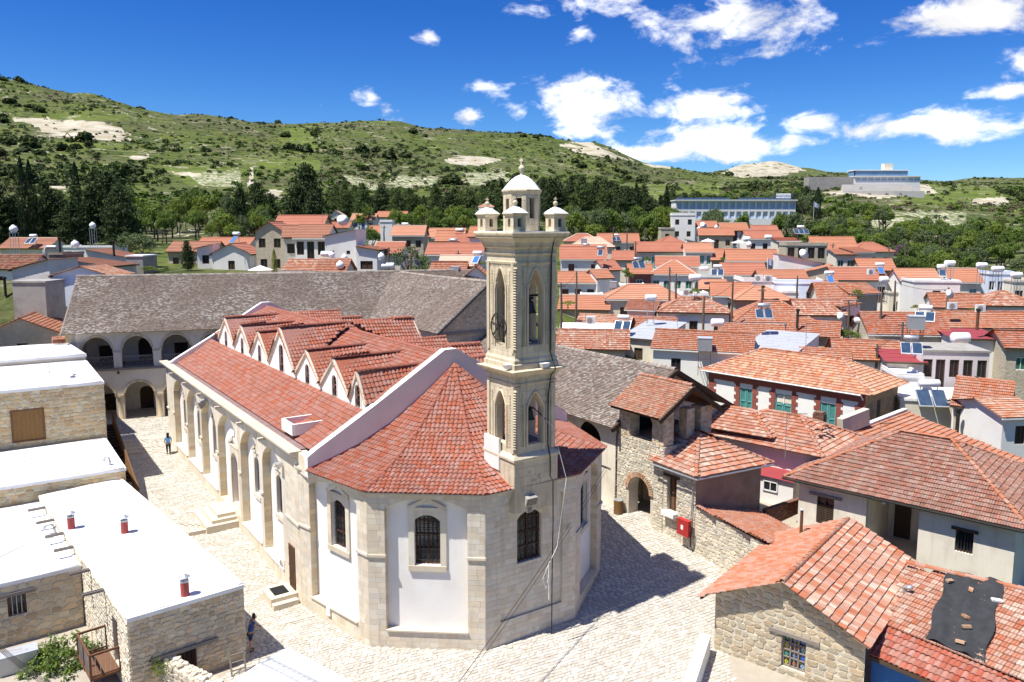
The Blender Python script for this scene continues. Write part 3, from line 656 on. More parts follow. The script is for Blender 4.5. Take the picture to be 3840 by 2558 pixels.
# ---------------------------------------------------------------- paved court
def pavement():
    xs = np.arange(-46, 20.1, 1.0); ys = np.r_[np.arange(20, 46.5, .8), 47, 47.3, np.arange(48, 60.9, .8), 61, 61.5, 62, 62.6, 63.2, np.arange(64, 84, 1)]
    mb = MB(); mb.v = [(x, y, g(x, y)) for x in xs for y in ys]; n = len(ys)
    mb.f = [(i * n + j, (i + 1) * n + j, (i + 1) * n + j + 1, i * n + j + 1) for i in range(len(xs) - 1) for j in range(n - 1)]
    pv = mb.build('pavement', GROUT); tag(pv, 'pale cobbled stone court and lane round the church', None, None, 'structure')
    reg = [(-37.5,69.5),(-30.6,57.5),(-24.4,46.5),(-12.1,32.8),(-13.5,28),(-11,24),(9.5,24),(9.6,32),(11.6,40.6),(8.7,46.4),(7.2,49.5),(-10,78)]
    pc = Pieces(pv, 'paving_stone', [slab(0, .10), slab(7, .07, 8), slab(6, .07, 9)], PAVER, 300, 'paving_stones')
    cs, sn = math.cos(R(28)), math.sin(R(28)); rw = .205; v = -5.0
    stone_runs = random.Random(3)
    while v < 75:
        u = -45 + stone_runs.uniform(0, .3)
        while u < 48:
            L_ = stone_runs.uniform(.2, .42); uc = u + L_ / 2; x = uc * cs - v * sn; y = uc * sn + v * cs + 10
            if 23 < y < 72 and inside(reg, x, y) and not inside(CH_POLY, x, y):
                px, py = proj((x, y, g(x, y)))
                if -80 < px < 3900 and py < 2640:
                    a = R(28) + stone_runs.gauss(0, .03)
                    if (math.sin(x * .31 + y * .12) + math.sin(y * .27 - x * .2)) > 1.05: a += R(90) if False else 0
                    sl_ = (g(x, y + .3) - g(x, y - .3)) / .6
                    pc.put(basis(np.array((math.cos(a), math.sin(a), 0)) * (L_ - .022), np.array((-math.sin(a), math.cos(a), sl_)) * (rw - .022), np.array((0, -sl_ * .03, .03 * stone_runs.uniform(.5, 1.2))), (x, y, g(x, y) + .001)), stone_runs.choice((0, 0, 1, 2)))
            u += L_
        v += rw
    pc.finish()
    # flat marking courses of longer flags that cross the court
    fl = Pieces(pv, 'course_stone', [slab(0, .06)], SLABST, 300)
    for a, b in (((-9.0, 29.5), (9.3, 39.5)), ((-12, 35.5), (-9.6, 36.9)), ((1.5, 25), (7.2, 36.0)), ((5.8, 38.3), (10.6, 41.8)), ((-22.0, 45.9), (-17.4, 47.1))):
        a = Vector(a); b = Vector(b); d = b - a; n_ = int(d.length / .55); ang = math.atan2(d.y, d.x)
        for i in range(n_):
            p = a + d * ((i + .5) / n_)
            if inside(CH_POLY, p.x, p.y): continue
            fl.put(basis(np.array((math.cos(ang), math.sin(ang), 0)) * .53, np.array((-math.sin(ang), math.cos(ang), 0)) * .16, (0, 0, .04), (p.x, p.y, g(p.x, p.y) + .002)))
    fl.finish()
    return pv
PAVE = pavement()
# ---------------------------------------------------------------- church
CH = thing('church', 'long white and stone church with red tiled roofs, pointed dormers and rounded apse', 'church', CHO, CHR)
WT = 6.45                                                # top of the apse wall
def gch(x, y): p = cw(x, y); return g(p.x, p.y)
wall = MB(); rev = MB(); white = MB(); trim = MB()
ST = Pieces(CH, 'ashlar_block', SLAB, ASHLAR_P, 300, 'ashlar_blocks')
STG = Pieces(CH, 'tan_block', SLAB, ASHLAR, 300, 'tan_blocks')  # darker than the wall blocks: shade of the niche sides is in the colour
TL = Pieces(CH, 'roof_tile', [S_TILE], RED_TILE, 300, 'roof_tiles')
RT = Pieces(CH, 'ridge_tile', [R_TILE], RED_RIDGE, 300, 'ridge_tiles')
def V2(p, z=0.0): return Vector((p[0], p[1], z))
def grille(parent, O, U, N, o, d, nx=6, step=.3):
    w_ = MB(); Z = Vector((0, 0, 1)); O = Vector(O); U = Vector(U); N = Vector(N)
    for i in range(1, nx):
        x = o['x0'] + (o['x1'] - o['x0']) * i / nx
        w_.bar(O + U * x + Z * o['z0'] - N * d, O + U * x + Z * otop(o, x) - N * d, .022)
    z = o['z0'] + step * .5
    while z < o['z1']:
        w_.bar(O + U * o['x0'] + Z * z - N * d, O + U * o['x1'] + Z * z - N * d, .022)
        for i in range(nx):                              # scrolls between the bars
            x = o['x0'] + (o['x1'] - o['x0']) * (i + .5) / nx
            r = min(.5 * (o['x1'] - o['x0']) / nx, step * .5) * .8
            w_.tube([O + U * (x + r * math.cos(t)) + Z * (z + step * .5 + r * math.sin(t)) - N * d for t in [k * math.pi / 3 for k in range(6)]], .009, 3, False)
        z += step
    return w_.build('grille', IRON, parent)
def church_window(O, U, N, o, depth, muntin=True, parent=None, grill=True):
    f = MB(); opening_fill(f, O, U, N, o, depth); wdw = f.build('window', GLASS, parent or CH)
    Z = Vector((0, 0, 1)); O = Vector(O); U = Vector(U); N = Vector(N); fr = MB(); c = (o['x0'] + o['x1']) / 2
    for x in (o['x0'] + .04, c, o['x1'] - .04): fr.bar(O + U * x + Z * o['z0'] - N * (depth - .03), O + U * x + Z * (otop(o, x) - .02) - N * (depth - .03), .08, .05, N)
    for t in (0.02, .33, .66, .97):
        z = o['z0'] + (o['z1'] - o['z0']) * t; fr.bar(O + U * o['x0'] + Z * z - N * (depth - .03), O + U * o['x1'] + Z * z - N * (depth - .03), .07, .05, N)
    fr.build('frame', WOOD_M, wdw)
    if grill: grille(wdw, O, U, N, o, depth - .12)
    return wdw
def pediment(O, U, N, c, z, hw, parent=CH):
    mb = MB(); Z = Vector((0, 0, 1)); O = Vector(O); U = Vector(U); N = Vector(N)
    P = lambda x, zz, d: O + U * x + Z * zz + N * d
    for s in (-1, 1):
        mb.bar(P(c + s * hw, z, .09), P(c, z + hw * .48, .09), .18, .1, N)
    mb.bar(P(c - hw, z - .04, .07), P(c + hw, z - .04, .07), .14, .1, N)
    return mb.build('pediment', ASHLAR_P, parent)
def surround(O, U, N, o, wd=.22, th=.06, parent=CH, sill=True, mat_=None):
    mb = MB(); Z = Vector((0, 0, 1)); O = Vector(O); U = Vector(U); N = Vector(N)
    P = lambda x, zz, d=th / 2: O + U * x + Z * zz + N * d
    zt = o['z1'] + o['rise'] + wd
    for x0, x1 in ((o['x0'] - wd, o['x0']), (o['x1'], o['x1'] + wd)):
        mb.bar(P((x0 + x1) / 2, o['z0']), P((x0 + x1) / 2, zt), x1 - x0, th, N)
    n = 12
    for k in range(n):
        a = o['x0'] + (o['x1'] - o['x0']) * k / n; b = o['x0'] + (o['x1'] - o['x0']) * (k + 1) / n
        q = [P(a, otop(o, a), th), P(b, otop(o, b), th), P(b, zt, th), P(a, zt, th)]; mb.quad(*q)
        mb.quad(P(a, otop(o, a), 0), P(b, otop(o, b), 0), P(b, otop(o, b), th), P(a, otop(o, a), th))
    mb.quad(P(o['x0'], zt, 0), P(o['x0'], zt, th), P(o['x1'], zt, th), P(o['x1'], zt, 0))
    if sill: mb.bar(P((o['x0'] + o['x1']) / 2 - (o['x1'] - o['x0']) / 2 - wd, o['z0'] - .13, .05), P(o['x1'] + wd, o['z0'] - .13, .05), .26, .13, N)
    return mb.build('window_surround', mat_ or ASHLAR_P, parent)

# apse faces, left to right
for k, (p, q) in enumerate(zip(APSE, APSE[1:])):
    P, Q = V2(p), V2(q); U = (Q - P); w_ = U.length; U /= w_; N = Vector((U.y, -U.x, 0))
    gb = min(gch(*p), gch(*q)) - .4; s0 = gb + 1.3
    x0, x1 = (.95, w_ - .8) if k in (0, 4) else (.8, w_ - .8)
    if k == 2: s0 = .05
    rc = op(x0, x1, s0, 5.62, .5); dp = .36 if k != 2 else .12
    rv = MB(); panel(wall, P, U, N, w_, WT, [rc], dp, z0=gb, rev=rv); rv.build('niche_reveal', ASHLAR, CH)
    stones(ST, P, U, N, w_, WT, [rc], .25, .3, .62, z0=gb, th=.010)
    stones(STG if k != 2 else ST, P + U * x1, -N, -U, dp, 5.45, (), .28, .2, .5, z0=s0, th=.012)
    stones(STG if k != 2 else ST, P + U * x0 - N * dp, N, U, dp, 5.45, (), .28, .2, .5, z0=s0, th=.012)
    c = w_ / 2 + (.12 if k == 0 else .0); hw = .6
    wo = op(c - hw, c + hw, 2.8, 4.95, .28) if k != 2 else op(c - .78, c + .62, 2.6, 4.75, .35)
    B = P - N * dp
    ins = op(x0, x1, s0, 5.45, .5)
    # back of the niche
    bk = white if k != 2 else wall
    bx = [wo]; mbk = MB()
    panel(bk, B + U * x0, U, N, x1 - x0, lambda x, o=rc, x0=x0: otop(o, x0 + x) , [op(wo['x0'] - x0, wo['x1'] - x0, wo['z0'], wo['z1'], wo['rise'])], .3, z0=s0, xs=[(x1 - x0) * (1 - math.cos(math.pi * i / 10)) / 2 for i in range(1, 10)])
    if k == 2: stones(ST, B + U * x0, U, N, x1 - x0, 5.6, [op(wo['x0'] - x0 - .05, wo['x1'] - x0 + .05, wo['z0'], wo['z1'] + .05, wo['rise'])], .25, .3, .62, z0=s0, th=.010)
    church_window(B, U, N, wo, .26)
    if k != 2:
        surround(B, U, N, wo, .28, .08); pediment(B, U, N, c, 5.56, .85)
    # ledge of the niche and string course
    lg = MB(); lg.box(P + U * (w_ / 2) - N * (dp / 2 - .04) + Vector((0, 0, s0 - .03)), (x1 - x0, dp + .1, .07), M=Matrix((U, -N, Vector((0, 0, 1)))).transposed()); 
    if k != 2: lg.build('ledge', SLABST, CH)
    bd = MB(); Mx = Matrix((U, -N, Vector((0, 0, 1)))).transposed()
    for a, b in ((0, x0), (x1, w_)):
        bd = MB(); bd.box(P + U * ((a + b) / 2) + N * .03 + Vector((0, 0, 3.35)), (b - a + .07, .1, .12), M=Mx)
        if k != 2: bd.build('string_course', ASHLAR_P, CH)
    cn = MB(); cn.box(P + U * (w_ / 2) + N * .07 + Vector((0, 0, WT - .07)), (w_ + .14, .2, .14), M=Mx); cn.build('eaves_band', ASHLAR_P, CH)

# side walls of the nave: pilasters and arched niches
PIL = [38.6, 33.9, 29.4, 24.9, 19.6, 15.2, 11.4]
for s in (-1, 1):
    mir = lambda x, y, z=0.0: Vector((x * -s, y, z))
    if s < 0: O = mir(XO, NAVE_END); U = Vector((0, -1, 0)); N = Vector((-1, 0, 0)); sy = lambda y: NAVE_END - y
    else: O = Vector((-XO, 9.0, 0)); U = Vector((0, 1, 0)); N = Vector((1, 0, 0)); sy = lambda y: y - 9.0
    Lw = NAVE_END - 9.0; ops = []; dz = abs(XO - XI)
    for i in range(6):
        ya, yb = PIL[i] - .25, PIL[i + 1] + .25; a, b = sorted((sy(ya), sy(yb))); gy = gch(XO * -s if s > 0 else XO, (ya + yb) / 2)
        ops.append(op(a, b, gy + (.75 if i != 3 else .62), 5.0, min(1.25, (b - a) / 2 * .8)))
    gz = lambda x: -2.2
    wl2 = MB(); panel(wl2, O, U, N, Lw, 6.9, ops, dz, z0=gz, rev=rev); wl2.build('wall', ASHLAR_P, CH)
    for o_ in ops: rv = MB(); panel(MB(), O, U, N, Lw, 6.9, [o_], dz, z0=gz, rev=rv); rv.build('niche_reveal', ASHLAR, CH)
    fb = MB(); fb.box((s * 7.76, 8.3, 6.6), (.5, 1.6, 1.0)); fb.build('corner_block', ASHLAR_P, CH)
    Bk = O - N * dz
    for i, o in enumerate(ops):
        c = (o['x0'] + o['x1']) / 2; B0 = Bk + U * o['x0']; W2 = o['x1'] - o['x0']
        if i == 3: wo = op(c - .75, c + .75, o['z0'], o['z0'] + 3.0, .5)
        else: wo = op(c - .45, c + .45, 2.35, 4.3, .35)
        lo = op(wo['x0'] - o['x0'], wo['x1'] - o['x0'], wo['z0'], wo['z1'], wo['rise'])
        panel(white, B0, U, N, W2, lambda x, o=o: otop(o, o['x0'] + x), [lo], .3, z0=o['z0'], xs=[W2 * (1 - math.cos(math.pi * j / 10)) / 2 for j in range(1, 10)])
        if s > 0 and i < 4: continue
        if i == 3:
            f = MB(); opening_fill(f, Bk, U, N, wo, .28); dr = f.build('door', WOOD_M, CH); pn = MB()
            for jx in (-.37, .37):
                for jz in (.5, 1.35, 2.3): pn.box(Bk + U * (c + jx) - N * .27 + Vector((0, 0, o['z0'] + jz)), (.5, .04, .62 if jz > 1 else .5), M=Matrix((U, -N, Vector((0, 0, 1)))).transposed())
            pn.build('door_panel', WOOD, dr); surround(Bk, U, N, wo, .3, .1, sill=False).name = 'door_surround'; pediment(Bk, U, N, c, wo['z1'] + 1.0, 1.15)
        else:
            church_window(Bk, U, N, wo, .24); surround(Bk, U, N, wo, .18, .06); pediment(Bk, U, N, c, wo['z1'] + .75, .65)
        # blocks on the sides of the niches, tan to carry the shade there, cream ones across the plinth
        stones(STG, O + U * o['x0'] - N * dz, N, U, dz, o['z1'], (), .34, .3, .6, z0=o['z0'], th=.012)
        stones(STG, O + U * o['x1'], -N, -U, dz, o['z1'], (), .34, .3, .6, z0=o['z0'], th=.012)
        if i != 3:
            lg = MB(); lg.box(O + U * c - N * (dz / 2 - .04) + Vector((0, 0, o['z0'] + .03)), (W2, dz + .1, .06), M=Matrix((U, -N, Vector((0, 0, 1)))).transposed()); lg.build('ledge', TRIM, CH)
    for yp in PIL[:-1] + [NAVE_END - .3]:
        bd = MB(); bd.box(O + U * sy(yp) + N * .03 + Vector((0, 0, 3.2)), (.1, .56 if yp < 40 else .7, .13)); bd.build('string_course', ASHLAR_P, CH)
    ys = 11.0 / 2 + 4.5
    bd = MB(); bd.box(O + U * sy(10.0) + N * .03 + Vector((0, 0, 3.2)), (.1, 2.0, .13)); bd.build('string_course', ASHLAR_P, CH)
    stones(ST, O + U * (sy(11.0) if s < 0 else 0), U, N, 2.0, 6.8, (), .3, .5, .9, z0=-1.6, th=.012)
    cn = MB(); cn.box(O + U * (Lw / 2) + N * .08 + Vector((0, 0, 6.98)), (.5, Lw + .3, .2)); cn.box(O + U * (Lw / 2) + N * .14 + Vector((0, 0, 7.12)), (.62, Lw + .36, .1)); cn.build('cornice', ASHLAR_P, CH)
    gt = MB(); gt.box(O + U * (Lw / 2) - N * .42 + Vector((0, 0, 7.13)), (.5, Lw - .3, .06)); gt.build('gutter', GUTTER_R, CH)
    if s < 0:
        for yp in (36.2, 31.6, 27.1, 22.3, 17.4, 13.3):
            sp = MB(); sp.box(O + U * sy(yp) + N * .42 + Vector((0, 0, 6.86)), (.55, .2, .12)); sp.build('water_spout', SLABST, CH)
wall.build('wall', ASHLAR_P, CH); white.build('white_wall', PLASTER, CH)

# gable parapets
def gable(y, z0):
    mb = MB(); cp = MB()
    prof = [(-8.05, 7.15), (-7.6, 7.45), (-4.6, 9.15), (-.35, 11.72), (.35, 11.72), (4.6, 9.15), (7.6, 7.45), (8.05, 7.15)]
    lo = [(8.05, z0), (-8.05, z0)]
    pl = prof + lo; n = len(pl)
    vs = [(x, y, z) for x, z in pl] + [(x, y + .4, z) for x, z in pl]
    mb.add(vs, [tuple(range(n))[::-1], tuple(range(n, 2 * n))] + [(i, (i + 1) % n, n + (i + 1) % n, n + i) for i in range(n)])
    for (a, b), (c, d) in zip(prof, prof[1:]):
        cp.bar((a, y + .2, b + .03), (c, y + .2, d + .03), .46, .08, (0, 0, 1))
    mb.build('gable_wall', PLASTER, CH); cp.build('gable_coping', LIME, CH)
gable(7.4, 6.2); gable(39.0, 6.9)

# aisle and nave roofs with the pointed dormers
deck = MB()
DY = [38.9, 34.9, 30.7, 26.2, 22.6, 17.6, 13.1, 8.0]    # valleys
YV = [36.6, 32.0, 27.7, 23.6, 18.4, 14.2, 9.95, 7.9]; DAP = [11.2, 11.05, 11.05, 11.85, 11.0, 11.1, 10.85]
ZR, ZV, XD = 11.35, 9.38, 4.7
for s in (-1, 1):
    def A(x, y, z): return Vector((s * x, y, z))
    def face(a, b, *r):                                   # eave first, ordered for an outward normal
        pl = [a, b, *r] if s < 0 else [b, a, *r[::-1]]
        deck.quad(*[p - Vector((0, 0, .02)) for p in pl]); tile_face(TL, pl, .225, .29)
    ya, yb = 39.0, 7.9
    face(A(7.45, ya, 7.2), A(7.45, yb, 7.2), A(6.1, yb, 7.9), A(6.1, ya, 7.9)); face(A(6.1, ya, 7.9), A(6.1, yb, 7.9), A(4.75, yb, 8.85), A(4.75, ya, 8.85))
    # main slope between the dormers
    face(A(XD - .3, ya, ZV), A(XD - .3, yb, ZV), A(0, yb, ZR), A(0, ya, ZR))
    cw_ = MB()
    for k in range(7):
        y1, y0 = YV[k], YV[k + 1]; ym = (y0 + y1) / 2; za = DAP[k]; xin = max(0.0, (ZR - za) / (ZR - ZV) * (XD - .3)); zb = ZV - .05
        # dormer front wall with its window
        O = A(XD, y1, 0) if s < 0 else A(XD, y0, 0); U = Vector((0, -1, 0)) if s < 0 else Vector((0, 1, 0)); N = Vector((s, 0, 0)); W2 = y1 - y0
        ft = lambda x, W2=W2, za=za, zb=zb: zb + (za - zb) * (1 - abs(x - W2 / 2) / (W2 / 2))
        hw = .33 if k != 3 else .42; zt = 9.85 if k != 3 else 10.45
        wo = op(W2 / 2 - hw, W2 / 2 + hw, 8.95, zt, .3)
        panel(cw_, O, U, N, W2, ft, [wo], .18, z0=8.2, xs=[W2 / 2])
        if s < 0:
            church_window(O, U, N, wo, .15, grill=False); surround(O, U, N, wo, .1, .03, sill=False, mat_=PLASTER)
            gr = MB()
            for i in range(1, 5): x = wo['x0'] + 2 * hw * i / 5; gr.bar(O + U * x + Vector((0, 0, 8.95)) + N * .02, O + U * x + Vector((0, 0, 9.35)) + N * .02, .025)
            gr.build('guard_rail', IRON, CH)
        xo = XD + .1
        for yv, sg in ((y1, 1), (y0, -1)):
            e0, e1, t0, t1 = A(xo, yv, zb - .02), A(XD - .35, yv, zb), A(xin, ym, za), A(xo, ym, za)
            pl = [e1, e0, t1, t0] if (sg > 0) == (s < 0) else [e0, e1, t0, t1]
            deck.quad(*[p - Vector((0, 0, .02)) for p in pl])
            # tiles laid from the valley up to the dormer ridge
            tile_face(TL, pl, .225, .29)
            bb = MB(); bb.bar(A(xo - .05, yv, zb - .07), A(xo - .05, ym, za - .07), .12, .16); bb.build('barge_board', SLABST, CH)
        ridge_line(RT, A(xo, ym, za + .02), A(xin, ym, za + .02))
    cw_.build('dormer_wall', PLASTER, CH)
ridge_line(RT, (0, 39.0, ZR + .03), (0, 7.9, ZR + .03), .3)
# box around the light on the aisle roof
sk = MB(); c0 = Vector((-6.7, 11.6, -.1))
for dx, dy, sx, sy_ in ((-.85, 0, .14, 1.7), (.85, 0, .14, 1.7), (0, -.8, 1.6, .14), (0, .8, 1.6, .14)):
    sk.box(c0 + Vector((dx, dy, 7.85)), (sx, sy_, .6))
sk.build('skylight_kerb', PLASTER, CH)
sk = MB(); sk.quad(*[c0 + Vector(p) for p in ((-.8,-.75,7.72),(.8,-.75,8.0),(.8,.75,8.0),(-.8,.75,7.72))]); sk.build('skylight_cover', MEMBRANE, CH)

# apse roof: bell-cast facets
AP = Vector((.2, 7.35, 10.95)); ov = .24
def off(p, d):
    v = Vector((p[0] - 0.1, p[1] - 7.5, 0)); L_ = v.length; return v / L_ * (L_ + d) + Vector((.1, 7.5, 0))
E = [off(p, ov) + Vector((0, 0, WT - .02)) for p in APSE]
E[0] = Vector((-8.15, 7.45, WT + .1)); E[-1] = Vector((8.15, 7.45, WT + .1))
BAND = [(0, 0), (.16, -.36), (.34, -.66), (.54, -.74), (.77, -.48), (1.0, 0)]
RING = [[e.lerp(AP, t) + Vector((0, 0, dz)) for e in E] for t, dz in BAND]
for lo, hi in zip(RING, RING[1:]):
    for k in range(5):
        q = [lo[k], lo[k + 1], hi[k + 1], hi[k]] if hi is not RING[-1] else [lo[k], lo[k + 1], AP]
        deck.quad(*[p - Vector((0, 0, .02)) for p in q]); tile_face(TL, q, .225, .29)
    for k in range(1, 5): ridge_line(RT, lo[k], hi[k] if hi is not RING[-1] else AP, .3)
deck.build('roof_deck', RED_TILE, CH)
fl = MB(); fl.tube([r_[0] + Vector((.05, -.03, .06)) for r_ in RING], .06, 5); fl.build('flashing', MEMBRANE, CH)
for p_ in (TL, RT):
    kp = [i for i, m_ in enumerate(p_.M) if not (abs(m_[0, 3] - .12) < 1.3 and -1.5 < m_[1, 3] < 2.35 and m_[2, 3] < 9.6)]
    p_.M = [p_.M[i] for i in kp]; p_.k = [p_.k[i] for i in kp]; p_.N = [p_.N[i] for i in kp]
for p in (ST, STG, TL, RT): p.finish()
# small door with its steps, meter box, air conditioner, floodlights
sd_ = MB(); sd_.box((XO - .03, 10.25, .55), (.08, .85, 2.45)); sdo = sd_.build('side_door', WOOD_M, CH)
hg = MB()
for z in (-.2, .6, 1.5): hg.box((XO - .08, 10.25, z), (.03, .85, .04))
for y in np.linspace(9.9, 10.6, 9): hg.box((XO - .075, y, .55), (.012, .012, 2.4))
hg.build('door_strap', WOOD_D, sdo)
def chobj(name, label, cat, mb, m_, group=None):
    o = mb.build(name, m_); o.location = CHO; o.rotation_euler = (0, 0, CHR); return tag(o, label, cat, group)
ls = thing('landing_steps', 'small stone landing with two steps at the side door of the church', 'steps', CHO, CHR)
mb = MB(); zg = -1.35; mb.box((XO - .72, 10.3, zg + .38), (1.4, 1.5, .85)); mb.build('landing', SLABST, ls)
for i in range(2):
    mb = MB(); mb.box((XO - .75, 9.55 - .16 - i * .36, zg + .2 - i * .16), (1.3 + .02 * i, .36, .8 - i * .3)); mb.build('step', SLABST, ls)
mb = MB(); mb.box((XO - .75, 10.35, zg + .82), (.75, .95, .02)); tag(chobj('door_mat', 'dark mat lying on the small landing by the side door', 'mat', mb, BLACK), None)
gd = gch(XO, 22.2)
ds = thing('door_steps', 'three pale stone steps up to the main side door of the church', 'steps', CHO, CHR)
for i in range(3):
    mb = MB(); e = (2 - i) * .42; mb.box((XO - .1 - e / 2 - .6 + .3, 22.25 - e * .15, gd + .13 + i * .21 - .25), (1.4 + e, 2.3 + e * 1.3, .71)); mb.build('step', SLABST, ds)
mb = MB(); mb.box((XI - .25, 12.1, .05), (.45, .85, .7)); ac = chobj('air_conditioner', 'white air conditioner unit in the niche beside the small side door', 'air conditioner', mb, PLASTIC)
mb = MB(); mb.lathe([(.24, 0), (.24, .02)], 14); f_ = mb.build('fan_grille', CONCRETE, ac); f_.location = (XI - .485, 12.1, .05); f_.rotation_euler = (0, R(-90), 0)
mb = MB(); P0, P1 = V2(APSE[0]), V2(APSE[1]); Uu = (P1 - P0).normalized(); Nn = Vector((Uu.y, -Uu.x, 0)); pp = P0 + Uu * 2.45 + Nn * .06
mb.box(pp + Vector((0, 0, -.45)), (.3, .1, .42), M=Matrix((Uu, -Nn, Vector((0, 0, 1)))).transposed()); chobj('meter_box', 'small white meter box on the plinth of the apse', 'box', mb, PLASTIC)
def floodlight(p, n, label, sc_=1.0, white_=False):
    n = Vector(n).normalized(); o = thing('floodlight', label, 'floodlight', p, math.atan2(n.y, n.x) - R(90)); o.scale = (sc_, sc_, sc_)
    mb = MB(); mb.add([(-.2,.1,.14),(.2,.1,.14),(.2,.1,-.1),(-.2,.1,-.1),(-.26,.45,.05),(.26,.45,.05),(.26,.33,-.28),(-.26,.33,-.28)], [(0,1,2,3),(4,7,6,5),(0,4,5,1),(1,5,6,2),(2,6,7,3),(3,7,4,0)]); mb.build('housing', ALU if white_ else CONCRETE, o)
    mb = MB(); mb.quad((-.22,.455,.03),(-.22,.345,-.255),(.22,.345,-.255),(.22,.455,.03)); mb.build('lens', GLASS, o)
    mb = MB(); mb.bar((0, 0, 0), (0, .15, 0), .06); mb.bar((0, -.12, -.08), (0, .02, .02), .05); mb.build('bracket', STEEL, o)
wN = CHM.to_3x3() @ Vector((-1, 0, 0))
floodlight(cw(XO - .02, 27.3, 6.2), wN, 'grey floodlight under the cornice near the church door', 1.4)
floodlight(cw(XO - .02, 11.3, 5.9), wN, 'small silver lamp on the plain wall near the apse corner', .8, True)
P2, P3 = V2(APSE[2]), V2(APSE[3]); Uu = (P3 - P2).normalized(); Nn = Vector((Uu.y, -Uu.x, 0)); nw = CHM.to_3x3() @ Nn
q = P2 + Uu * 2.25; floodlight(cw(q.x, q.y, 5.85), nw, 'large grey floodlight above the window below the bell tower', 1.2)
floodlight(cw(q.x + .05, q.y, 5.3), nw, 'small white lamp just above the window below the bell tower', .6, True)
# ---------------------------------------------------------------- bell tower
TW = thing('bell_tower', 'tall carved limestone bell tower with two open tiers, pinnacles and small dome', 'bell tower', cw(.12, 1.08, 0), CHR)
TS = Pieces(TW, 'tower_block', SLAB, TOWER_ST, 300, 'tower_blocks')
def tbox(name, hw, z0, z1, m_=TOWER_ST, par=TW, chamf=0.0):
    mb = MB()
    if chamf: pl = [(hw, -hw + chamf), (hw, hw - chamf), (hw - chamf, hw), (-hw + chamf, hw), (-hw, hw - chamf), (-hw, -hw + chamf), (-hw + chamf, -hw), (hw - chamf, -hw)]
    else: pl = [(-hw, -hw), (hw, -hw), (hw, hw), (-hw, hw)]
    mb.prism(pl, z0, z1); return mb.build(name, m_, par)
def mould(name, prof, par=TW, n=4, m_=TOWER_ST):         # square moulding from a profile of half-widths and levels
    mb = MB(); mb.lathe([(r * math.sqrt(2), z) for r, z in prof], 4, ph=R(45)); return mb.build(name, m_, par)
FACES = [((-1, -1), (1, 0), (0, -1)), ((1, -1), (0, 1), (1, 0)), ((1, 1), (-1, 0), (0, 1)), ((-1, 1), (0, -1), (-1, 0))]
def tier(hw, z0, z1, sill, spring, rise, ow, th):
    body = MB(); inn = MB()
    for (sx, sy), U, N in FACES:
        O = Vector((sx * hw, sy * hw, 0)); U = Vector((*U, 0)); N = Vector((*N, 0)); c = hw
        o = op(c - ow / 2, c + ow / 2, sill, spring, rise, True)
        panel(body, O, U, N, 2 * hw, z1, [o], th, z0=z0)
        Oi = O - N * th + U * th; oi = op(o['x0'] - th, o['x1'] - th, sill, spring, rise, True)
        panel(inn, Oi + U * (2 * hw - 2 * th), -U, -N, 2 * hw - 2 * th, z1, [oi], 0.001, z0=z0)
        stones(TS, O, U, N, 2 * hw, z1, [o], .36, .35, .7, z0=z0, th=.014, pad=.14)
        # raised shafts and strips beside the opening, carved bands
        for sgn in (-1, 1):
            for d, wd, tk in ((ow / 2 + .07, .09, .07), (ow / 2 + .22, .06, .05)):
                mb = MB(); x = c + sgn * d; mb.bar(O + U * x + N * tk * .5 + Vector((0, 0, sill - .05)), O + U * x + N * tk * .5 + Vector((0, 0, spring + rise * .3)), wd, tk, N); mb.build('shaft', TOWER_ST, TW)
            x = c + sgn * (hw - .13)
            mb = MB(); mb.bar(O + U * x + N * .035 + Vector((0, 0, z0 + .05)), O + U * x + N * .035 + Vector((0, 0, z1 - .05)), .2, .09, N); mb.build('corner_pilaster', TOWER_ST, TW)
            kn = MB(); z = sill
            while z < spring + rise:
                kn.box(O + U * (c + sgn * (ow / 2 + .32)) + N * .03 + Vector((0, 0, z)), (.06, .06, .06), rz=.7); z += .14
            kn.build('carved_beading', TOWER_ST, TW)
        hd = MB()                                         # pointed hood above the opening
        pts = [O + U * (o['x0'] - .06 + (ow + .12) * t / 12) + N * .03 + Vector((0, 0, otop(o, o['x0'] + ow * t / 12) + .07)) for t in range(13)]
        hd.tube(pts, .05, 5); hd.build('arch_moulding', TOWER_ST, TW)
    body.build('tier_wall', TOWER_ST, TW); inn.build('inner_wall', TOWER_ST, TW)
tbox('pedestal', 1.24, 5.2, 7.75)
for (sx, sy), U, N in FACES:
    O = Vector((sx * 1.24, sy * 1.24, 0)); stones(TS, O, Vector((*U, 0)), Vector((*N, 0)), 2.48, 7.7, (), .38, .4, .8, z0=6.5, th=.014)
mould('base_moulding', [(1.24, 7.6), (1.32, 7.66), (1.32, 7.76), (1.24, 7.86), (1.15, 7.95)])
mb = MB(); mb.box((-1.26, .55, 7.75), (.1, 1.3, 1.5)); mb.box((-1.27, -.05, 7.75), (.12, .06, 1.5)); mb.build('white_parapet', PLASTER, TW)
tier(1.12, 7.95, 11.15, 8.3, 10.0, .72, .82, .34)
tbox('tier_floor', 1.1, 7.8, 8.28, LEAD)
mould('lower_frieze', [(1.12, 11.12), (1.19, 11.16), (1.19, 11.24), (1.14, 11.26), (1.14, 11.52), (1.22, 11.56), (1.26, 11.6), (1.3, 11.68), (1.42, 11.76), (1.5, 11.8), (1.52, 11.86), (1.0, 11.93)])
def dentils(hw, z, n, sz, name='dentil'):
    for (sx, sy), U, N in FACES:
        mb = MB(); O = Vector((sx * hw, sy * hw, z)); U = Vector((*U, 0))
        for i in range(n): mb.box(O + U * (2 * hw * (i + .5) / n), (sz, sz, sz))
        mb.build(name + '_row', TOWER_ST, TW)
dentils(1.21, 11.55, 16, .07)
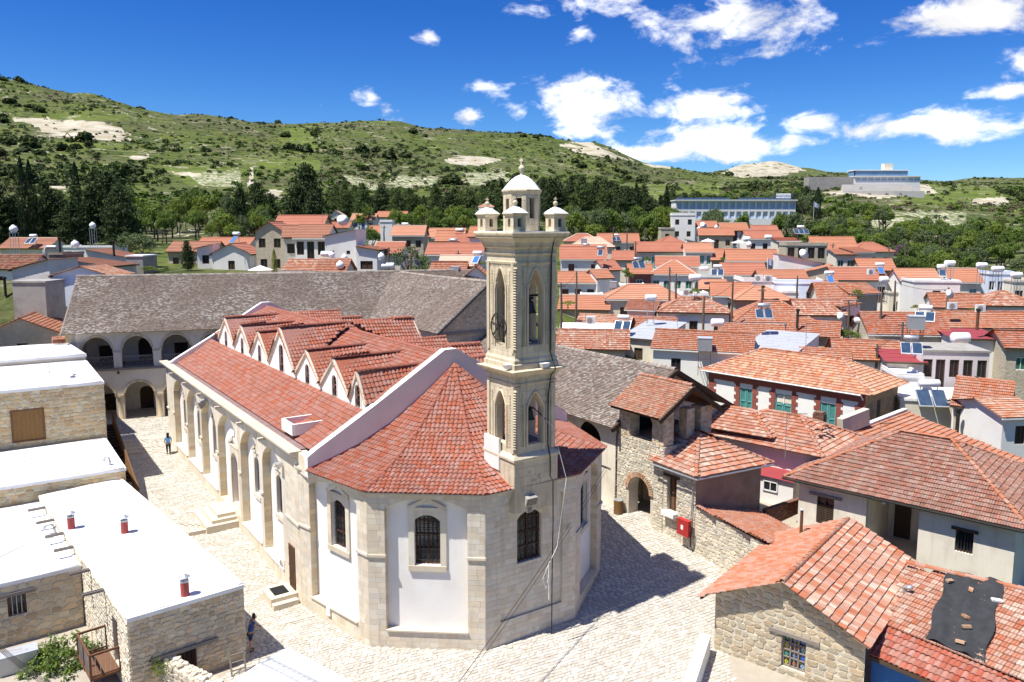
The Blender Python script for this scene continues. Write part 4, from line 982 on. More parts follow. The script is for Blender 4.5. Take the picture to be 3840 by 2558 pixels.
mould('plinth', [(1.25, 11.85), (1.25, 12.12), (1.2, 12.16), (1.2, 12.3), (1.14, 12.42)])
mould('plinth_step', [(1.14, 12.4), (1.14, 12.6), (1.12, 12.66)])
tier(1.12, 12.6, 16.75, 12.95, 15.4, .98, .78, .32)
tbox('tier_floor', 1.1, 12.4, 12.93, LEAD)
mould('capital_band', [(1.12, 16.6), (1.17, 16.64), (1.17, 16.74), (1.14, 16.76), (1.14, 17.0), (1.2, 17.04), (1.22, 17.1), (1.16, 17.12), (1.16, 17.32), (1.24, 17.36), (1.26, 17.44), (1.3, 17.5), (1.3, 17.58), (1.4, 17.72), (1.5, 17.85), (1.58, 17.92), (1.6, 18.0), (1.58, 18.06)])
dentils(1.27, 17.42, 20, .06); dentils(1.5, 17.83, 26, .07); dentils(1.19, 16.7, 18, .05)
tbox('platform', 1.57, 18.02, 18.09, LIME)
# columns of small stones carved with leaves on the front corner of each tier
for z0, z1 in ((8.2, 10.9), (12.8, 16.4)):
    kn = MB(); z = z0
    while z < z1: kn.lathe([(.05, 0), (.11, .05), (.05, .11)], 6, (-1.12, -1.12, z)); z += .12
    kn.build('corner_carving', TOWER_ST, TW)
def ballcross(par, z, r, hx, m_=TOWER_ST):
    mb = MB(); mb.smooth = True; mb.lathe([(r * .45, 0), (r * .5, .04)] + [(r * math.sin(t), .06 + r - r * math.cos(t)) for t in np.linspace(.5, 2.7, 7)], 12, (0, 0, z)); mb.build('finial_ball', m_, par)
    mb = MB(); zz = z + 2 * r + .02; mb.box((0, 0, zz + hx / 2), (hx * .28, hx * .26, hx)); mb.box((0, 0, zz + hx * .62), (hx * .26, hx * .85, hx * .28)); mb.box((0, 0, zz + hx * .62), (hx * .85, hx * .24, hx * .27)); mb.build('cross', m_, par)
for sx in (-1, 1):
    for sy in (-1, 1):
        pn = link('pinnacle', None, TW); pn.location = (sx * 1.12, sy * 1.12, 18.09)
        mb = MB(); inn = MB(); hw = .33
        for (ax, ay), U, N in FACES:
            panel(mb, (ax * hw, ay * hw, 0), Vector((*U, 0)), Vector((*N, 0)), 2 * hw, .68, [op(hw - .1, hw + .1, .2, .56)], .22)
        mb.build('pinnacle_body', TOWER_ST, pn)
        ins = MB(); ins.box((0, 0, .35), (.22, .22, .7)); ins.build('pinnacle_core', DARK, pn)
        mb = MB(); mb.lathe([(r * 1.414, z) for r, z in ((.33, .66), (.37, .69), (.37, .73), (.42, .76), (.42, .8))], 4, ph=R(45)); mb.build('pinnacle_cornice', TOWER_ST, pn)
        mb = MB(); mb.lathe([(r * 1.414, z) for r, z in ((.42, .8), (.26, .95), (.12, 1.06), (.06, 1.1))], 4, ph=R(45)); mb.build('pinnacle_cap', LIME, pn)
        ballcross(pn, 1.08, .115, .2)
la = link('lantern', None, TW); la.location = (.12, .12, 18.09)
mb = MB(); core = MB(); hw = .86; n8 = 8
for k in range(8):
    a0 = R(22.5 + 45 * k); a1 = a0 + R(45); p = Vector((hw * math.cos(a0), hw * math.sin(a0), 0)); q = Vector((hw * math.cos(a1), hw * math.sin(a1), 0)); U = (q - p); L_ = U.length; U /= L_; N = Vector((U.y, -U.x, 0))
    panel(mb, p, U, N, L_, 1.72, [op(L_ / 2 - .13, L_ / 2 + .13, .55, 1.5)], .3)
    stones(TS, Vector((.12, .12, 18.09)) + p, U, N, L_, 1.7, [op(L_ / 2 - .13, L_ / 2 + .13, .55, 1.5)], .28, .2, .45, th=.012)
mb.build('lantern_wall', TOWER_ST, la)
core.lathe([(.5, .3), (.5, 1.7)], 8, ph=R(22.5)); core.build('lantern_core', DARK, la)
mb = MB(); mb.lathe([(.86, 1.68), (.9, 1.72), (.9, 1.78), (.95, 1.8), (.95, 1.86), (.9, 1.9)], 8, ph=R(22.5)); mb.build('lantern_cornice', TOWER_ST, la)
mb = MB(); mb.lathe([(.9, 1.88), (.82, 1.98), (.66, 2.17), (.48, 2.35), (.28, 2.49), (.09, 2.56)], 8, ph=R(22.5)); mb.build('dome', LIME, la)
mb = MB(); mb.smooth = True; mb.lathe([(.1, 2.53), (.07, 2.62), (.09, 2.72), (.16, 2.82), (.15, 2.9), (.07, 2.98), (.04, 3.02)], 10); mb.build('finial', TOWER_ST, la)
mb = MB(); mb.box((0, 0, 3.17), (.09, .07, .34)); mb.box((0, 0, 3.22), (.07, .28, .09)); mb.build('cross', TOWER_ST, la)
TS.finish()
# bells
def bell(loc, r, label, grp=None, yoke=True):
    o = thing('bell', label, 'bell', loc, CHR); mb = MB(); mb.smooth = True
    mb.lathe([(r, 0), (r * .96, .04 * r), (r * .8, .3 * r), (r * .66, .8 * r), (r * .6, 1.3 * r), (r * .5, 1.55 * r), (r * .2, 1.7 * r)], 16); mb.build('bell_body', BRONZE, o)
    mb = MB(); mb.tube([(0, 0, 1.0 * r), (0, 0, -.15 * r)], [.02, .04], 6); mb.build('clapper', IRON, o)
    mb = MB(); mb.box((0, 0, 1.85 * r), (.12, .12, .3 * r)); mb.box((0, 0, 2.05 * r), (.1, 1.5 * r, .1)); mb.build('yoke', IRON, o)
    return o
tw = lambda x, y, z: wmat(TW) @ Vector((x, y, z))
bell(tw(-.15, .1, 13.35), .42, 'large dark bell with a wheel in the upper tier, left opening')
bell(tw(.15, -.45, 14.35), .34, 'dark bell hanging on a beam in the upper tier, right opening')
bell(tw(.1, -.55, 9.35), .27, 'small green bronze bell in the lower tier of the tower')
wh = thing('bell_ringing_gear', 'black iron bell ringing wheel in the left opening of the upper tier', 'ringing gear', tw(-1.2, .1, 13.75), CHR)
mb = MB(); mb.tube([(0, .62 * math.cos(t), .62 * math.sin(t)) for t in np.linspace(0, 2 * math.pi, 25)], .03, 5); mb.build('rim', IRON, wh)
for t in range(3):
    mb = MB(); a = t * math.pi / 3 + .3; mb.bar((0, .62 * math.cos(a), .62 * math.sin(a)), (0, -.62 * math.cos(a), -.62 * math.sin(a)), .04); mb.build('spoke', IRON, wh)
mb = MB(); mb.bar((.15, -.4, -.95), (.15, -.4, .1), .06); mb.bar((.15, .4, -.95), (.15, .4, .1), .06); mb.bar((.15, -.5, 0), (.15, .5, 0), .07); mb.build('stand', IRON, wh)
mb = MB(); mb.bar(tw(-.75, -.45, 15.15), tw(.95, -.45, 15.15), .09); mb.bar(tw(.15, -.45, 15.15), tw(.15, -.45, 14.95), .05); tag(mb.build('bell_beam', IRON), 'dark beam carrying the bell in the upper right opening', 'beam')
# lightning conductor down the tower and the apse, bell rope with its hanging loop
pts = [tw(.85, -1.58, 18.0), tw(.83, -1.32, 17.5), tw(.82, -1.22, 16.9), tw(.8, -1.19, 14.5), tw(.8, -1.2, 12.6), tw(.82, -1.36, 12.2), tw(.84, -1.56, 11.8), tw(.78, -1.3, 11.5), tw(.7, -1.2, 10.5), tw(.7, -1.2, 8.2), tw(.72, -1.36, 7.6), tw(.72, -1.36, 6.7), tw(.74, -1.55, 6.5), tw(.76, -1.55, 4.5), tw(.72, -1.55, 1.5), tw(.72, -1.55, -1.2)]
mb = MB(); mb.tube(pts, .028, 5); tag(mb.build('conductor_cable', CABLE), 'dark cable running down the bell tower and apse wall', 'cable')
q = [tw(.45, -1.0, 9.55), tw(.75, -1.5, 9.1), tw(1.3, -1.85, 6.6), tw(.5, -2.2, 3.6), tw(-.25, -2.35, 2.7)]
mb = MB(); mb.tube(q, .014, 4); mb.tube([tw(-.25, -2.35, 2.7), tw(-.1, -2.3, 2.2), tw(-.25, -2.35, 1.8), tw(-.4, -2.3, 2.3), tw(-.25, -2.35, 2.7)], .014, 4); mb.tube([tw(-.05, -2.3, 3.0), tw(-.05, -2.32, 1.2)], .025, 5); tag(mb.build('bell_rope', TRIM), 'white bell rope hanging in loops in front of the apse window', 'rope')
mb = MB(); mb.bar(tw(.15, -.75, 9.95), tw(.55, -1.25, 9.4), .04); tag(mb.build('bell_lever', IRON), 'iron lever of the small bell with the white rope', 'lever')
for p, lb in ((tw(-1.35, -.9, 11.95), 'white floodlight on the left ledge between the tower tiers'), (tw(.3, -1.42, 11.92), 'white floodlight on the right ledge between the tower tiers')):
    mb = MB(); mb.prism([(-.2, -.12), (.2, -.12), (.2, .12), (-.2, .12)], 0, .2); mb.v = [(x * (1.15 if z > .1 else .75), y * (1.15 if z > .1 else .75), z) for x, y, z in mb.v]
    o = mb.build('ledge_light', PLASTIC); o.location = p; o.rotation_euler = (0, 0, CHR); tag(o, lb, 'floodlight')
# ---------------------------------------------------------------- monastery ranges with grey tiled roofs
WRR = R(17); WRO = Vector((-39.9, 69.0, 0)); WRM = frame(WRO, WRR)
ST0 = thing('court_steps', 'four worn stone steps across the lane by the walking woman', 'steps', (0, 0, 0), 0)
for i in range(4):
    mb = MB(); a = pz(470, 1668 - i * 14, -.05 + i * .16); b = pz(640, 1652 - i * 15, -.05 + i * .16)
    a = Vector((-31.8 - i * .35, 60.6 + i * .62, 0)); b = a + Vector((8.6, 3.6, 0)); n = Vector((-.39, .92, 0)); z = -.02 + i * .16
    mb.prism([(p.x, p.y) for p in (a, b, b + n * .68, a + n * .68)], z - .4, z + .12); mb.build('step', SLABST, ST0)
mb = MB(); a = pz(707, 2005, -.5); b = pz(875, 1971, -.45); n = Vector((-.35, .92, 0)) * .35
mb.prism([(p.x, p.y) for p in (a, b, b + n, a + n)], -.9, -.38); tag(mb.build('kerb_step', SLABST), 'single stone kerb step crossing the lane below the main church door', 'step')
def grey_roof(par, pcs, rgs, faces, ridges):
    dk = MB()
    for pl in faces: dk.quad(*[Vector(p) - Vector((0, 0, .03)) for p in pl]); tile_face(pcs, pl, .21, .145, jit=.004, tilt=.14, gap=1)
    dk.build('roof_deck', GREY_TILE, par)
    for a, b in ridges: ridge_line(rgs, a, b, .42, sag=.06)
WR = thing('arcaded_range', 'two-storey white monastery wing with arcades under a grey tiled roof', 'building', WRO, WRR)
WP = Pieces(WR, 'roof_tile', [F_TILE], GREY_TILE, 300, 'roof_tiles'); WRG = Pieces(WR, 'ridge_tile', [half_tile(.16, .36, 4)], GREY_RIDGE, 120)
LW = 40.0; ze, zr = 8.75, 13.45
grey_roof(WR, WP, WRG, [[(-.6, -.55, ze), (LW, -.55, ze), (LW, 7.0, zr), (-.6, 7.0, zr)]], [((-.6, 7.0, zr), (LW - 3, 7.0, zr))])
mb = MB(); mb.quad((-.6, 7.0, zr), (LW, 7.0, zr), (LW, 14.4, ze), (-.6, 14.4, ze)); mb.build('rear_roof', GREY_TILE, WR)
mb = MB(); mb.bar((-.55, -.6, ze - .1), (-.55, 7.0, zr - .1), .12, .22); mb.bar((-.55, 14.4, ze - .1), (-.55, 7.0, zr - .1), .12, .22); mb.build('barge_board', WOOD_G, WR)
fac = MB(); arev = MB(); ops = []; X0 = .9
for k in range(11):
    c = 2.15 + 3.35 * k
    ops += [op(c - 1.33, c + 1.33, .55, 2.7, 1.32), op(c - 1.33, c + 1.33, 5.4, 6.85, 1.45)]
panel(fac, (0, 0, 0), (1, 0, 0), (0, -1, 0), LW, 8.9, ops, .55, z0=-1, rev=arev)
fac.build('wall', PLASTER_O, WR); arev.build('arch_reveal', ASHLAR, WR)
mb = MB(); mb.box((LW / 2, 1.9, 5.3), (LW, 3.7, .18)); mb.box((LW / 2, -.06, 5.3), (LW, .25, .2)); mb.build('gallery_floor', WOOD_G, WR)
mb = MB(); mb.box((LW / 2, 1.9, .5), (LW, 3.6, .12)); mb.build('arcade_floor', SLABST, WR)
bkw = MB(); bo = []
for k in range(11):
    c = 2.15 + 3.35 * k; hw = .62
    bo += [op(c - hw, c + hw, .6, 2.3, .55 if k % 2 else 0), op(c - hw + (k % 2) * .1, c + hw + (k % 2) * .1, 5.45, 7.0, .6 if k % 2 else 0)]
panel(bkw, (0, 3.8, 0), (1, 0, 0), (0, -1, 0), LW, 9, bo, .35, z0=.4); bkw.build('rear_wall', PLASTER_O, WR)
for o in bo:
    if o['x0'] < 16: mb = MB(); opening_fill(mb, (0, 3.8, 0), (1, 0, 0), (0, -1, 0), o, .3); mb.build('door', WOOD_D, WR)
mb = MB(); mb.prism([(0, 0), (.5, 0), (.5, 14), (0, 14)], -1, 8.8); mb.prism([(0, .6), (0.5, .6), (0.5, 13.6), (0, 13.6)], 8.8, lambda x, y: zr - .2 - abs(y - 7) * .62); mb.build('end_wall', PLASTER_O, WR)
for k in range(12):
    c = .475 + 3.35 * k
    if k > 6: break
    mb = MB(); mb.box((c, .28, 2.78), (.82, .7, .14)); mb.box((c, .28, 6.9), (.8, .7, .12)); mb.build('capital', ASHLAR, WR)
    if k:
        mb = MB(); mb.smooth = True; mb.lathe([(.42, .5), (.42, .6), (.33, .7), (.3, 2.6), (.36, 2.72)], 12, (c, .26, 0)); mb.build('column', ASHLAR, WR)
    a = MB(); cx = 2.15 + 3.35 * k
    for o in (ops[2 * k], ops[2 * k + 1]):
        pts = [Vector((o['x0'] + 2.66 * (1 - math.cos(math.pi * t / 14)) / 2, -.03, 0)) for t in range(15)]
        for p, q in zip(pts, pts[1:]):
            za, zb = otop(o, p.x) + .1, otop(o, q.x) + .1; a.bar((p.x, -.02, za), (q.x, -.02, zb), .06, .22, (0, 0, 1))
    a.build('arch_band', ASHLAR, WR)
    if k < 4:
        ra = MB(); x0, x1 = cx - 1.3, cx + 1.3
        ra.box((cx, .3, 6.42), (2.6, .08, .08)); ra.box((cx, .3, 5.5), (2.6, .08, .08))
        for t in range(14):                                # interlaced wooden lattice
            x = x0 + 2.6 * t / 13; ra.box((x, .3, 5.96), (.04, .04, .9))
        for t in range(5):
            z = 5.62 + t * .17
            for q in range(6): xx = x0 + .22 + q * .44 + (t % 2) * .2; ra.box((min(xx, x1 - .15), .31, z), (.3, .04, .035))
        ra.build('balcony_lattice', WOOD_G, WR)
mb = MB(); mb.lathe([(.05, .25), (.12, .1), (.12, 0)], 8, (3.85, -.25, 4.9)); mb.bar((3.85, 0, 5.0), (3.85, -.25, 5.1), .04); tag(mb.build('wall_lamp', BLACK, WR), None)
WP.finish(); WRG.finish()
# right wing, higher far half and lower near half, along the church
RFo = thing('far_wing', 'taller stone gabled wing with grey tiles behind the church, left of the tower', 'building', CHO, CHR)
FP = Pieces(RFo, 'roof_tile', [F_TILE], GREY_TILE, 200, 'roof_tiles'); FG = Pieces(RFo, 'ridge_tile', [half_tile(.16, .36, 4)], GREY_RIDGE, 60)
grey_roof(RFo, FP, FG, [[(11.6, 50, 9.2), (11.6, 29.6, 9.2), (17, 29.6, 13.4), (17, 50, 13.4)]], [((17, 47, 13.4), (17, 29.6, 13.4))])
mb = MB(); mb.quad((17, 50, 13.4), (17, 29.6, 13.4), (22.4, 29.6, 9.2), (22.4, 50, 9.2)); mb.build('rear_roof', GREY_TILE, RFo)
FS = Pieces(RFo, 'wall_stone', RUB, RUBBLE, 250, 'wall_stones'); mb = MB()
ft = lambda x: 9.3 + 4.0 * (1 - abs(x - 5) / 5)
ops = [op(5.4, 6.0, 10.3, 11.2)]
panel(mb, (12, 30, 0), (1, 0, 0), (0, -1, 0), 10, ft, ops, .3, z0=0, xs=[5]); stones(FS, (12, 30, 0), (1, 0, 0), (0, -1, 0), 10, ft, ops, .2, .22, .5, z0=5, rough=True, th=.05)
panel(mb, (12, 50, 0), (0, -1, 0), (-1, 0, 0), 20, 9.3, [op(2.2 + 3.6 * k, 4.8 + 3.6 * k, 5.6, 7.2, 1.2) for k in range(5)], .5, z0=0); mb.build('wall', MORTAR, RFo); FS.finish(); FP.finish(); FG.finish()
mb = MB(); mb.box((15, 40, 7), (.1, 20, 4)); mb.build('gallery_back', PLASTER_O, RFo)
mb = MB(); mb.bar((11.6, 29.55, 9.1), (17, 29.55, 13.3), .14, .25); mb.bar((22.4, 29.55, 9.1), (17, 29.55, 13.3), .14, .25); mb.build('barge_board', LEAD, RFo)
mb = MB(); mb.box((17, 29.95, 9.0), (10, .2, .25)); mb.build('string_beam', WOOD_G, RFo)

RNo = thing('near_wing', 'lower monastery wing with grey tiled gable roof beside the porch, right of the tower', 'building', CHO, CHR)
NP = Pieces(RNo, 'roof_tile', [F_TILE], GREY_TILE, 300, 'roof_tiles'); NG = Pieces(RNo, 'ridge_tile', [half_tile(.16, .36, 4)], GREY_RIDGE, 120)
grey_roof(RNo, NP, NG, [[(11.6, 30, 5.75), (11.6, 7.3, 5.75), (17.2, 7.3, 8.85), (17.2, 30, 8.85)]], [((17.2, 7.3, 8.85), (17.2, 30, 8.85))])
mb = MB(); mb.quad((17.2, 30, 8.85), (17.2, 7.3, 8.85), (22.9, 7.3, 5.7), (22.9, 30, 5.7)); mb.build('rear_roof', GREY_TILE, RNo)
mb = MB(); panel(mb, (12.2, 30, 0), (0, -1, 0), (-1, 0, 0), 22.4, 5.9, [op(21 - 3.4 * k - 2.7, 21 - 3.4 * k, 2.9, 4.3, 1.1) for k in range(6)], .5, z0=-1); mb.build('wall', PLASTER_O, RNo)
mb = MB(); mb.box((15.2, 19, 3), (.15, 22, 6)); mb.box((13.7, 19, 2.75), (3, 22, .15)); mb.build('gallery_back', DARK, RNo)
mb = MB()
for k in range(3):
    y1 = 30 - (21 - 3.4 * k); mb.box((12.5, y1 + 1.35, 3.6), (.08, 2.7, .08))
    for i in range(12): mb.box((12.5, y1 + .1 + i * .23, 3.25), (.04, .05, .7))
mb.build('gallery_rail', WOOD_D, RNo)
NS = Pieces(RNo, 'wall_stone', RUB, RUBBLE, 300, 'wall_stones'); mb = MB()
ft = lambda x: 5.7 + 2.9 * (1 - abs(x - 5) / 5.0)
panel(mb, (12.2, 7.6, 0), (1, 0, 0), (0, -1, 0), 10, ft, [], .3, z0=0, xs=[5]); stones(NS, (12.2, 7.6, 0), (1, 0, 0), (0, -1, 0), 10, ft, [], .19, .22, .5, z0=.2, rough=True, th=.05); mb.build('end_wall', MORTAR, RNo); NS.finish(); NP.finish(); NG.finish()
mb = MB()
for a, b in (((11.5, 7.2, 5.6), (17.2, 7.2, 8.75)), ((23.2, 7.2, 5.5), (17.2, 7.2, 8.75))): mb.bar(a, b, .16, .3)
mb.bar((17.2, 7.1, 8.7), (17.2, 9, 8.7), .15); mb.build('barge_board', WOOD_D, RNo)

# ---------------------------------------------------------------- limewashed flat-roofed stone houses on the left
def flat_house(name, label, roof, z, base, sides, row=.22, m_=RUBBLE, rough=True, cat='house', wmin=.2, wmax=.55, edge=True, gm=MORTAR, slab_=.16, group=None, cover=LIME):
    """roof: plan corners, counter-clockwise; sides: (edge index, openings, stone material or None)"""
    cx = sum(p[0] for p in roof) / len(roof); cy = sum(p[1] for p in roof) / len(roof); o = thing(name, label, cat, (cx, cy, base), 0, group)
    R_ = [Vector((p[0] - cx, p[1] - cy, 0)) for p in roof]; n = len(R_); H_ = z - base; w_ = MB()
    for i in range(n):
        p, q = R_[i], R_[(i + 1) % n]; U = q - p; L_ = U.length; U /= L_; N = Vector((U.y, -U.x, 0)); sp = [s for s in sides if s[0] == i]
        ops = sp[0][1] if sp else []
        panel(w_, p, U, N, L_, H_ - slab_, ops, .35)
        if sp and sp[0][2]:
            pc = Pieces(o, 'wall_stone', RUB if rough else SLAB, sp[0][2], 300 // max(1, len([s for s in sides if s[2]])), 'wall_stones')
            stones(pc, p, U, N, L_, H_ - slab_, ops, sp[0][3] if len(sp[0]) > 3 else row, wmin, wmax, rough=rough, th=.05); pc.finish()
    w_.build('wall', gm, o)
    # the roof: slightly uneven sheet with a rounded rim
    rf = MB(); rf.prism([(p.x * 1.006, p.y * 1.006) for p in R_], H_ - slab_ - .02, H_)
    rf.build('roof_slab', cover, o)
    if edge:
        for i in range(n):
            p, q = R_[i], R_[(i + 1) % n]; m2 = 10; rim = MB(); U = (q - p).normalized(); N = Vector((U.y, -U.x, 0))
            rim.tube([p.lerp(q, t / m2) * .99 + Vector((0, 0, H_ - .01 + random.uniform(-.015, .015))) for t in range(m2 + 1)], .085, 6); rim.smooth = True; rim.build('roof_rim', cover, o)
    return o, R_, Vector((cx, cy, base))
def win_fill(par, p, U, N, o, d=.2, m_=GLASS, frame_m=WOOD_M, bars=0, name='window', shutter=None):
    f = MB(); opening_fill(f, p, U, N, o, d); w_ = f.build(name, m_, par); fr = MB(); Z = Vector((0, 0, 1)); p = Vector(p); U = Vector(U); N = Vector(N)
    x0, x1, z0, z1 = o['x0'], o['x1'], o['z0'], o['z1']
    for x in (x0 + .04, x1 - .04): fr.bar(p + U * x + Z * z0 - N * (d - .03), p + U * x + Z * z1 - N * (d - .03), .08, .06, N)
    for z in (z0 + .04, z1 - .04): fr.bar(p + U * x0 + Z * z - N * (d - .03), p + U * x1 + Z * z - N * (d - .03), .08, .06, N)
    fr.bar(p + U * (x0 + x1) / 2 + Z * z0 - N * (d - .03), p + U * (x0 + x1) / 2 + Z * z1 - N * (d - .03), .05, .05, N)
    fr.build('frame', frame_m, w_)
    if bars:
        b = MB()
        for i in range(1, bars): x = x0 + (x1 - x0) * i / bars; b.bar(p + U * x + Z * z0 - N * .06, p + U * x + Z * z1 - N * .06, .03)
        b.build('bars', STEEL if bars == 4 else IRON, w_)
    return w_
def lintel(par, p, U, N, o, m_=WOOD_G, ext=.35, h=.14):
    mb = MB(); p = Vector(p); U = Vector(U); N = Vector(N); z = o['z1'] + h / 2
    mb.bar(p + U * (o['x0'] - ext) + Vector((0, 0, z)) + N * .03, p + U * (o['x1'] + ext) + Vector((0, 0, z)) + N * .03, .16, h, N); return mb.build('lintel', m_, par)

# long house in front
FR, FL, BL, BR = (-12.0, 32.85), (-15.7, 29.8), (-28.0, 44.2), (-24.75, 47.4)
wo = [op(1.7, 2.65, .95, 2.15)]
do = [op(7.0, 7.95, 1.0, 3.1)]
LB4, R4, o4 = flat_house('flat_roofed_house', 'long flat-roofed rubble house with limewashed roof and three red flues', [FL, FR, BR, BL], 2.45, -1.9, [(0, wo, RUBBLE, .21), (3, [op(16.4, 17.3, 1.4, 3.5)], RUB_WHITE, .2)])  # paler side stone, darker front: sun and shade are put into the colours
p, q = R4[0], R4[1]; U = (q - p).normalized(); N = Vector((U.y, -U.x, 0)); win_fill(LB4, p, U, N, wo[0], .2, WOOD_D, WOOD_M, 5); lintel(LB4, p, U, N, wo[0], WOOD_G, .9, .2)
p, q = R4[3], R4[0]; U = (q - p).normalized(); N = Vector((U.y, -U.x, 0)); win_fill(LB4, p, U, N, op(16.4, 17.3, 1.4, 3.5), .2, WOOD_M, WOOD_M, 0, 'door')
# left lower block
LB5, R5, o5 = flat_house('flat_roofed_house', 'lower flat-roofed stone block with a small barred window, far bottom left', [(-28.2, 30.4), (-21.0, 35.9), (-28.2, 44.5), (-35.5, 39.0)], 1.95, -1.9, [(0, [op(6.0, 6.75, 2.15, 3.15)], RUBBLE, .3)], wmin=.3, wmax=.75)
p, q = R5[0], R5[1]; U = (q - p).normalized(); N = Vector((U.y, -U.x, 0)); win_fill(LB5, p, U, N, op(6.0, 6.75, 2.15, 3.15), .18, GLASS, WOOD_M, 4); lintel(LB5, p, U, N, op(6.0, 6.75, 2.15, 3.15), WOOD_G, .4)
# terrace behind it and taller block with the shuttered opening
LB3, R3, o3 = flat_house('flat_roofed_house', 'flat-roofed stone terrace with bent vent pipe beside the wooden stair', [(-39, 37.5), (-24.45, 47.4), (-29.3, 54.3), (-43.5, 44.0)], 3.15, -1.2, [(0, [], RUB_GOLD, .2)])
LB2, R2, o2 = flat_house('flat_roofed_house', 'tall golden stone house with a closed wooden hatch under a white roof', [(-44, 45.5), (-29.35, 54.6), (-35.4, 63.4), (-50, 54)], 7.25, 0.0, [(0, [op(11.6, 13.4, 3.65, 5.75)], RUB_GOLD, .26), (1, [], RUB_GOLD, .26)], wmin=.28, wmax=.62)
p, q = R2[0], R2[1]; U = (q - p).normalized(); N = Vector((U.y, -U.x, 0))
for i in range(7):
    mb = MB(); x = 11.6 + 1.8 * (i + .5) / 7; mb.bar(p + U * x + Vector((0, 0, 3.65)) - N * .02, p + U * x + Vector((0, 0, 5.75)) - N * .02, .25, .05 + .008 * (i % 3), N); mb.build('hatch_plank', WOOD, LB2)
mb = MB()
for a, b in (((11.55, 3.65), (11.55, 5.75)), ((13.45, 3.65), (13.45, 5.75)), ((11.5, 5.78), (13.5, 5.78)), ((11.5, 3.62), (13.5, 3.62))): mb.bar(p + U * a[0] + Vector((0, 0, a[1])) + N * .02, p + U * b[0] + Vector((0, 0, b[1])) + N * .02, .09, .1, N)
mb.build('hatch_frame', WOOD_M, LB2)
LB1, R1, o1 = flat_house('flat_roofed_house', 'upper white flat roof tucked against the arcaded wing, with stacked tiles', [(-50, 54.2), (-35.5, 63.6), (-40.3, 69.6), (-55, 62)], 7.75, 2.0, [])
# red flues, vents, drain spouts
def flue(x, y, z, label):
    o = thing('flue', label, 'flue', (x, y, z), 0, None); mb = MB(); mb.smooth = False; mb.lathe([(.18, 0), (.18, .68)], 14); mb.build('pipe', FLUE, o)
    mb = MB(); mb.lathe([(.19, .64), (.19, .7)], 14); mb.build('collar', STEEL, o)
    for a in (0, 2.1, 4.2): mb = MB(); mb.bar((.16 * math.cos(a), .16 * math.sin(a), .64), (.16 * math.cos(a), .16 * math.sin(a), .88), .03); mb.build('strut', STEEL, o)
    mb = MB(); mb.lathe([(.25, .85), (.25, .87), (.02, .99)], 14); mb.build('cap', ALU, o)
for px, py, lb in ((268, 1982, 'red metal flue with conical cap, leftmost on the long white roof'), (468, 1998, 'red metal flue with conical cap, middle one on the long white roof'), (694, 2233, 'red metal flue with conical cap at the near end of the long roof')):
    p = pz(px, py, 2.45); flue(p.x, p.y, 2.44, lb)
def gooseneck(p, rz, label):
    mb = MB(); mb.smooth = True; mb.tube([(0, 0, 0), (0, 0, .3), (.05, 0, .45), (.18, 0, .52), (.34, 0, .5), (.45, 0, .4), (.48, 0, .25)], .07, 8); o = mb.build('vent_pipe', STEEL); o.location = p; o.rotation_euler = (0, 0, rz); tag(o, label, 'vent pipe')
gooseneck(pz(413, 1745, 3.15), R(160), 'bent grey vent pipe on the terrace roof beside the stair'); gooseneck(pz(205, 2000, 1.95), R(200), 'bent grey vent pipe on the lower left roof')
p3, p4 = Vector((*FL, 0)), Vector((*BL, 0))
for i, t in enumerate((.18, .32, .50, .62, .75, .88)):
    p = p4.lerp(p3, 1 - t) + Vector((-.28, -.22, 2.42)); mb = MB()
    mb.box((0, 0, 0), (1.1, .05, .09)); mb.box((0, .14, 0), (1.1, .05, .09)); mb.box((0, .07, -.05), (1.1, .18, .03)); s_ = mb.build('drain_spout', WOOD_G, LB4); s_.location = Vector((p.x - LB4.location.x, p.y - LB4.location.y, p.z - LB4.location.z)); s_.rotation_euler = (0, 0, R(38))
mb = MB(); mb.smooth = True; mb.lathe([(.16, 0), (.16, .12), (.3, .2), (.3, .22), (.05, .3)], 12); o = mb.build('roof_vent', ALU); o.location = pz(272, 1415, 7.25); tag(o, 'silver mushroom vent on the tall house roof', 'vent')
tp = thing('tile_stack', 'small stack of spare red tiles on the upper white roof', 'tile stack', pz(232, 1292, 7.75), R(20))
for i in range(5):
    for j in range(3): mb = half_tile(.12, .45, 5); t_ = mb.build('stacked_tile', OR_TILE, tp); t_.location = (j * .28 - .3, random.uniform(-.1, .1), .1 + i * .13); t_.rotation_euler = (0, 0, R(90) + random.uniform(-.2, .2))
# stair with wooden parapet along the houses
a = Vector((-25.3, 50.5, -.4)); d = Vector((-.56, .83, 0)).normalized(); e = Vector((d.y, -d.x, 0)); SR = thing('outdoor_stair', 'dark steep outdoor stair with a plank parapet climbing beside the stone houses', 'stairs', a, math.atan2(d.y, d.x) - R(90))
for i in range(24):
    mb = MB(); mb.box((-.65, i * .5 + .25, -.3 + i * .115 + .2), (1.3, .52, .5 + i * .02)); mb.build('step', WOOD_D if i > 5 else SLABST, SR)  # upper steps take a dark tone: the shadow on them is in the colour
for i in range(12):
    mb = MB(); y0, y1 = i, i + .98; z0 = y0 * .46 / 1 * .5; 
    mb.add([(.0, y0, y0 * .23 - .1), (.07, y0, y0 * .23 - .1), (.07, y1, y1 * .23 - .1), (0, y1, y1 * .23 - .1), (.0, y0, y0 * .23 + 1.15), (.07, y0, y0 * .23 + 1.15), (.07, y1, y1 * .23 + 1.15), (0, y1, y1 * .23 + 1.15)], [(0,3,2,1),(4,5,6,7),(0,1,5,4),(1,2,6,5),(2,3,7,6),(3,0,4,7)]); mb.build('parapet_panel', WOOD, SR)
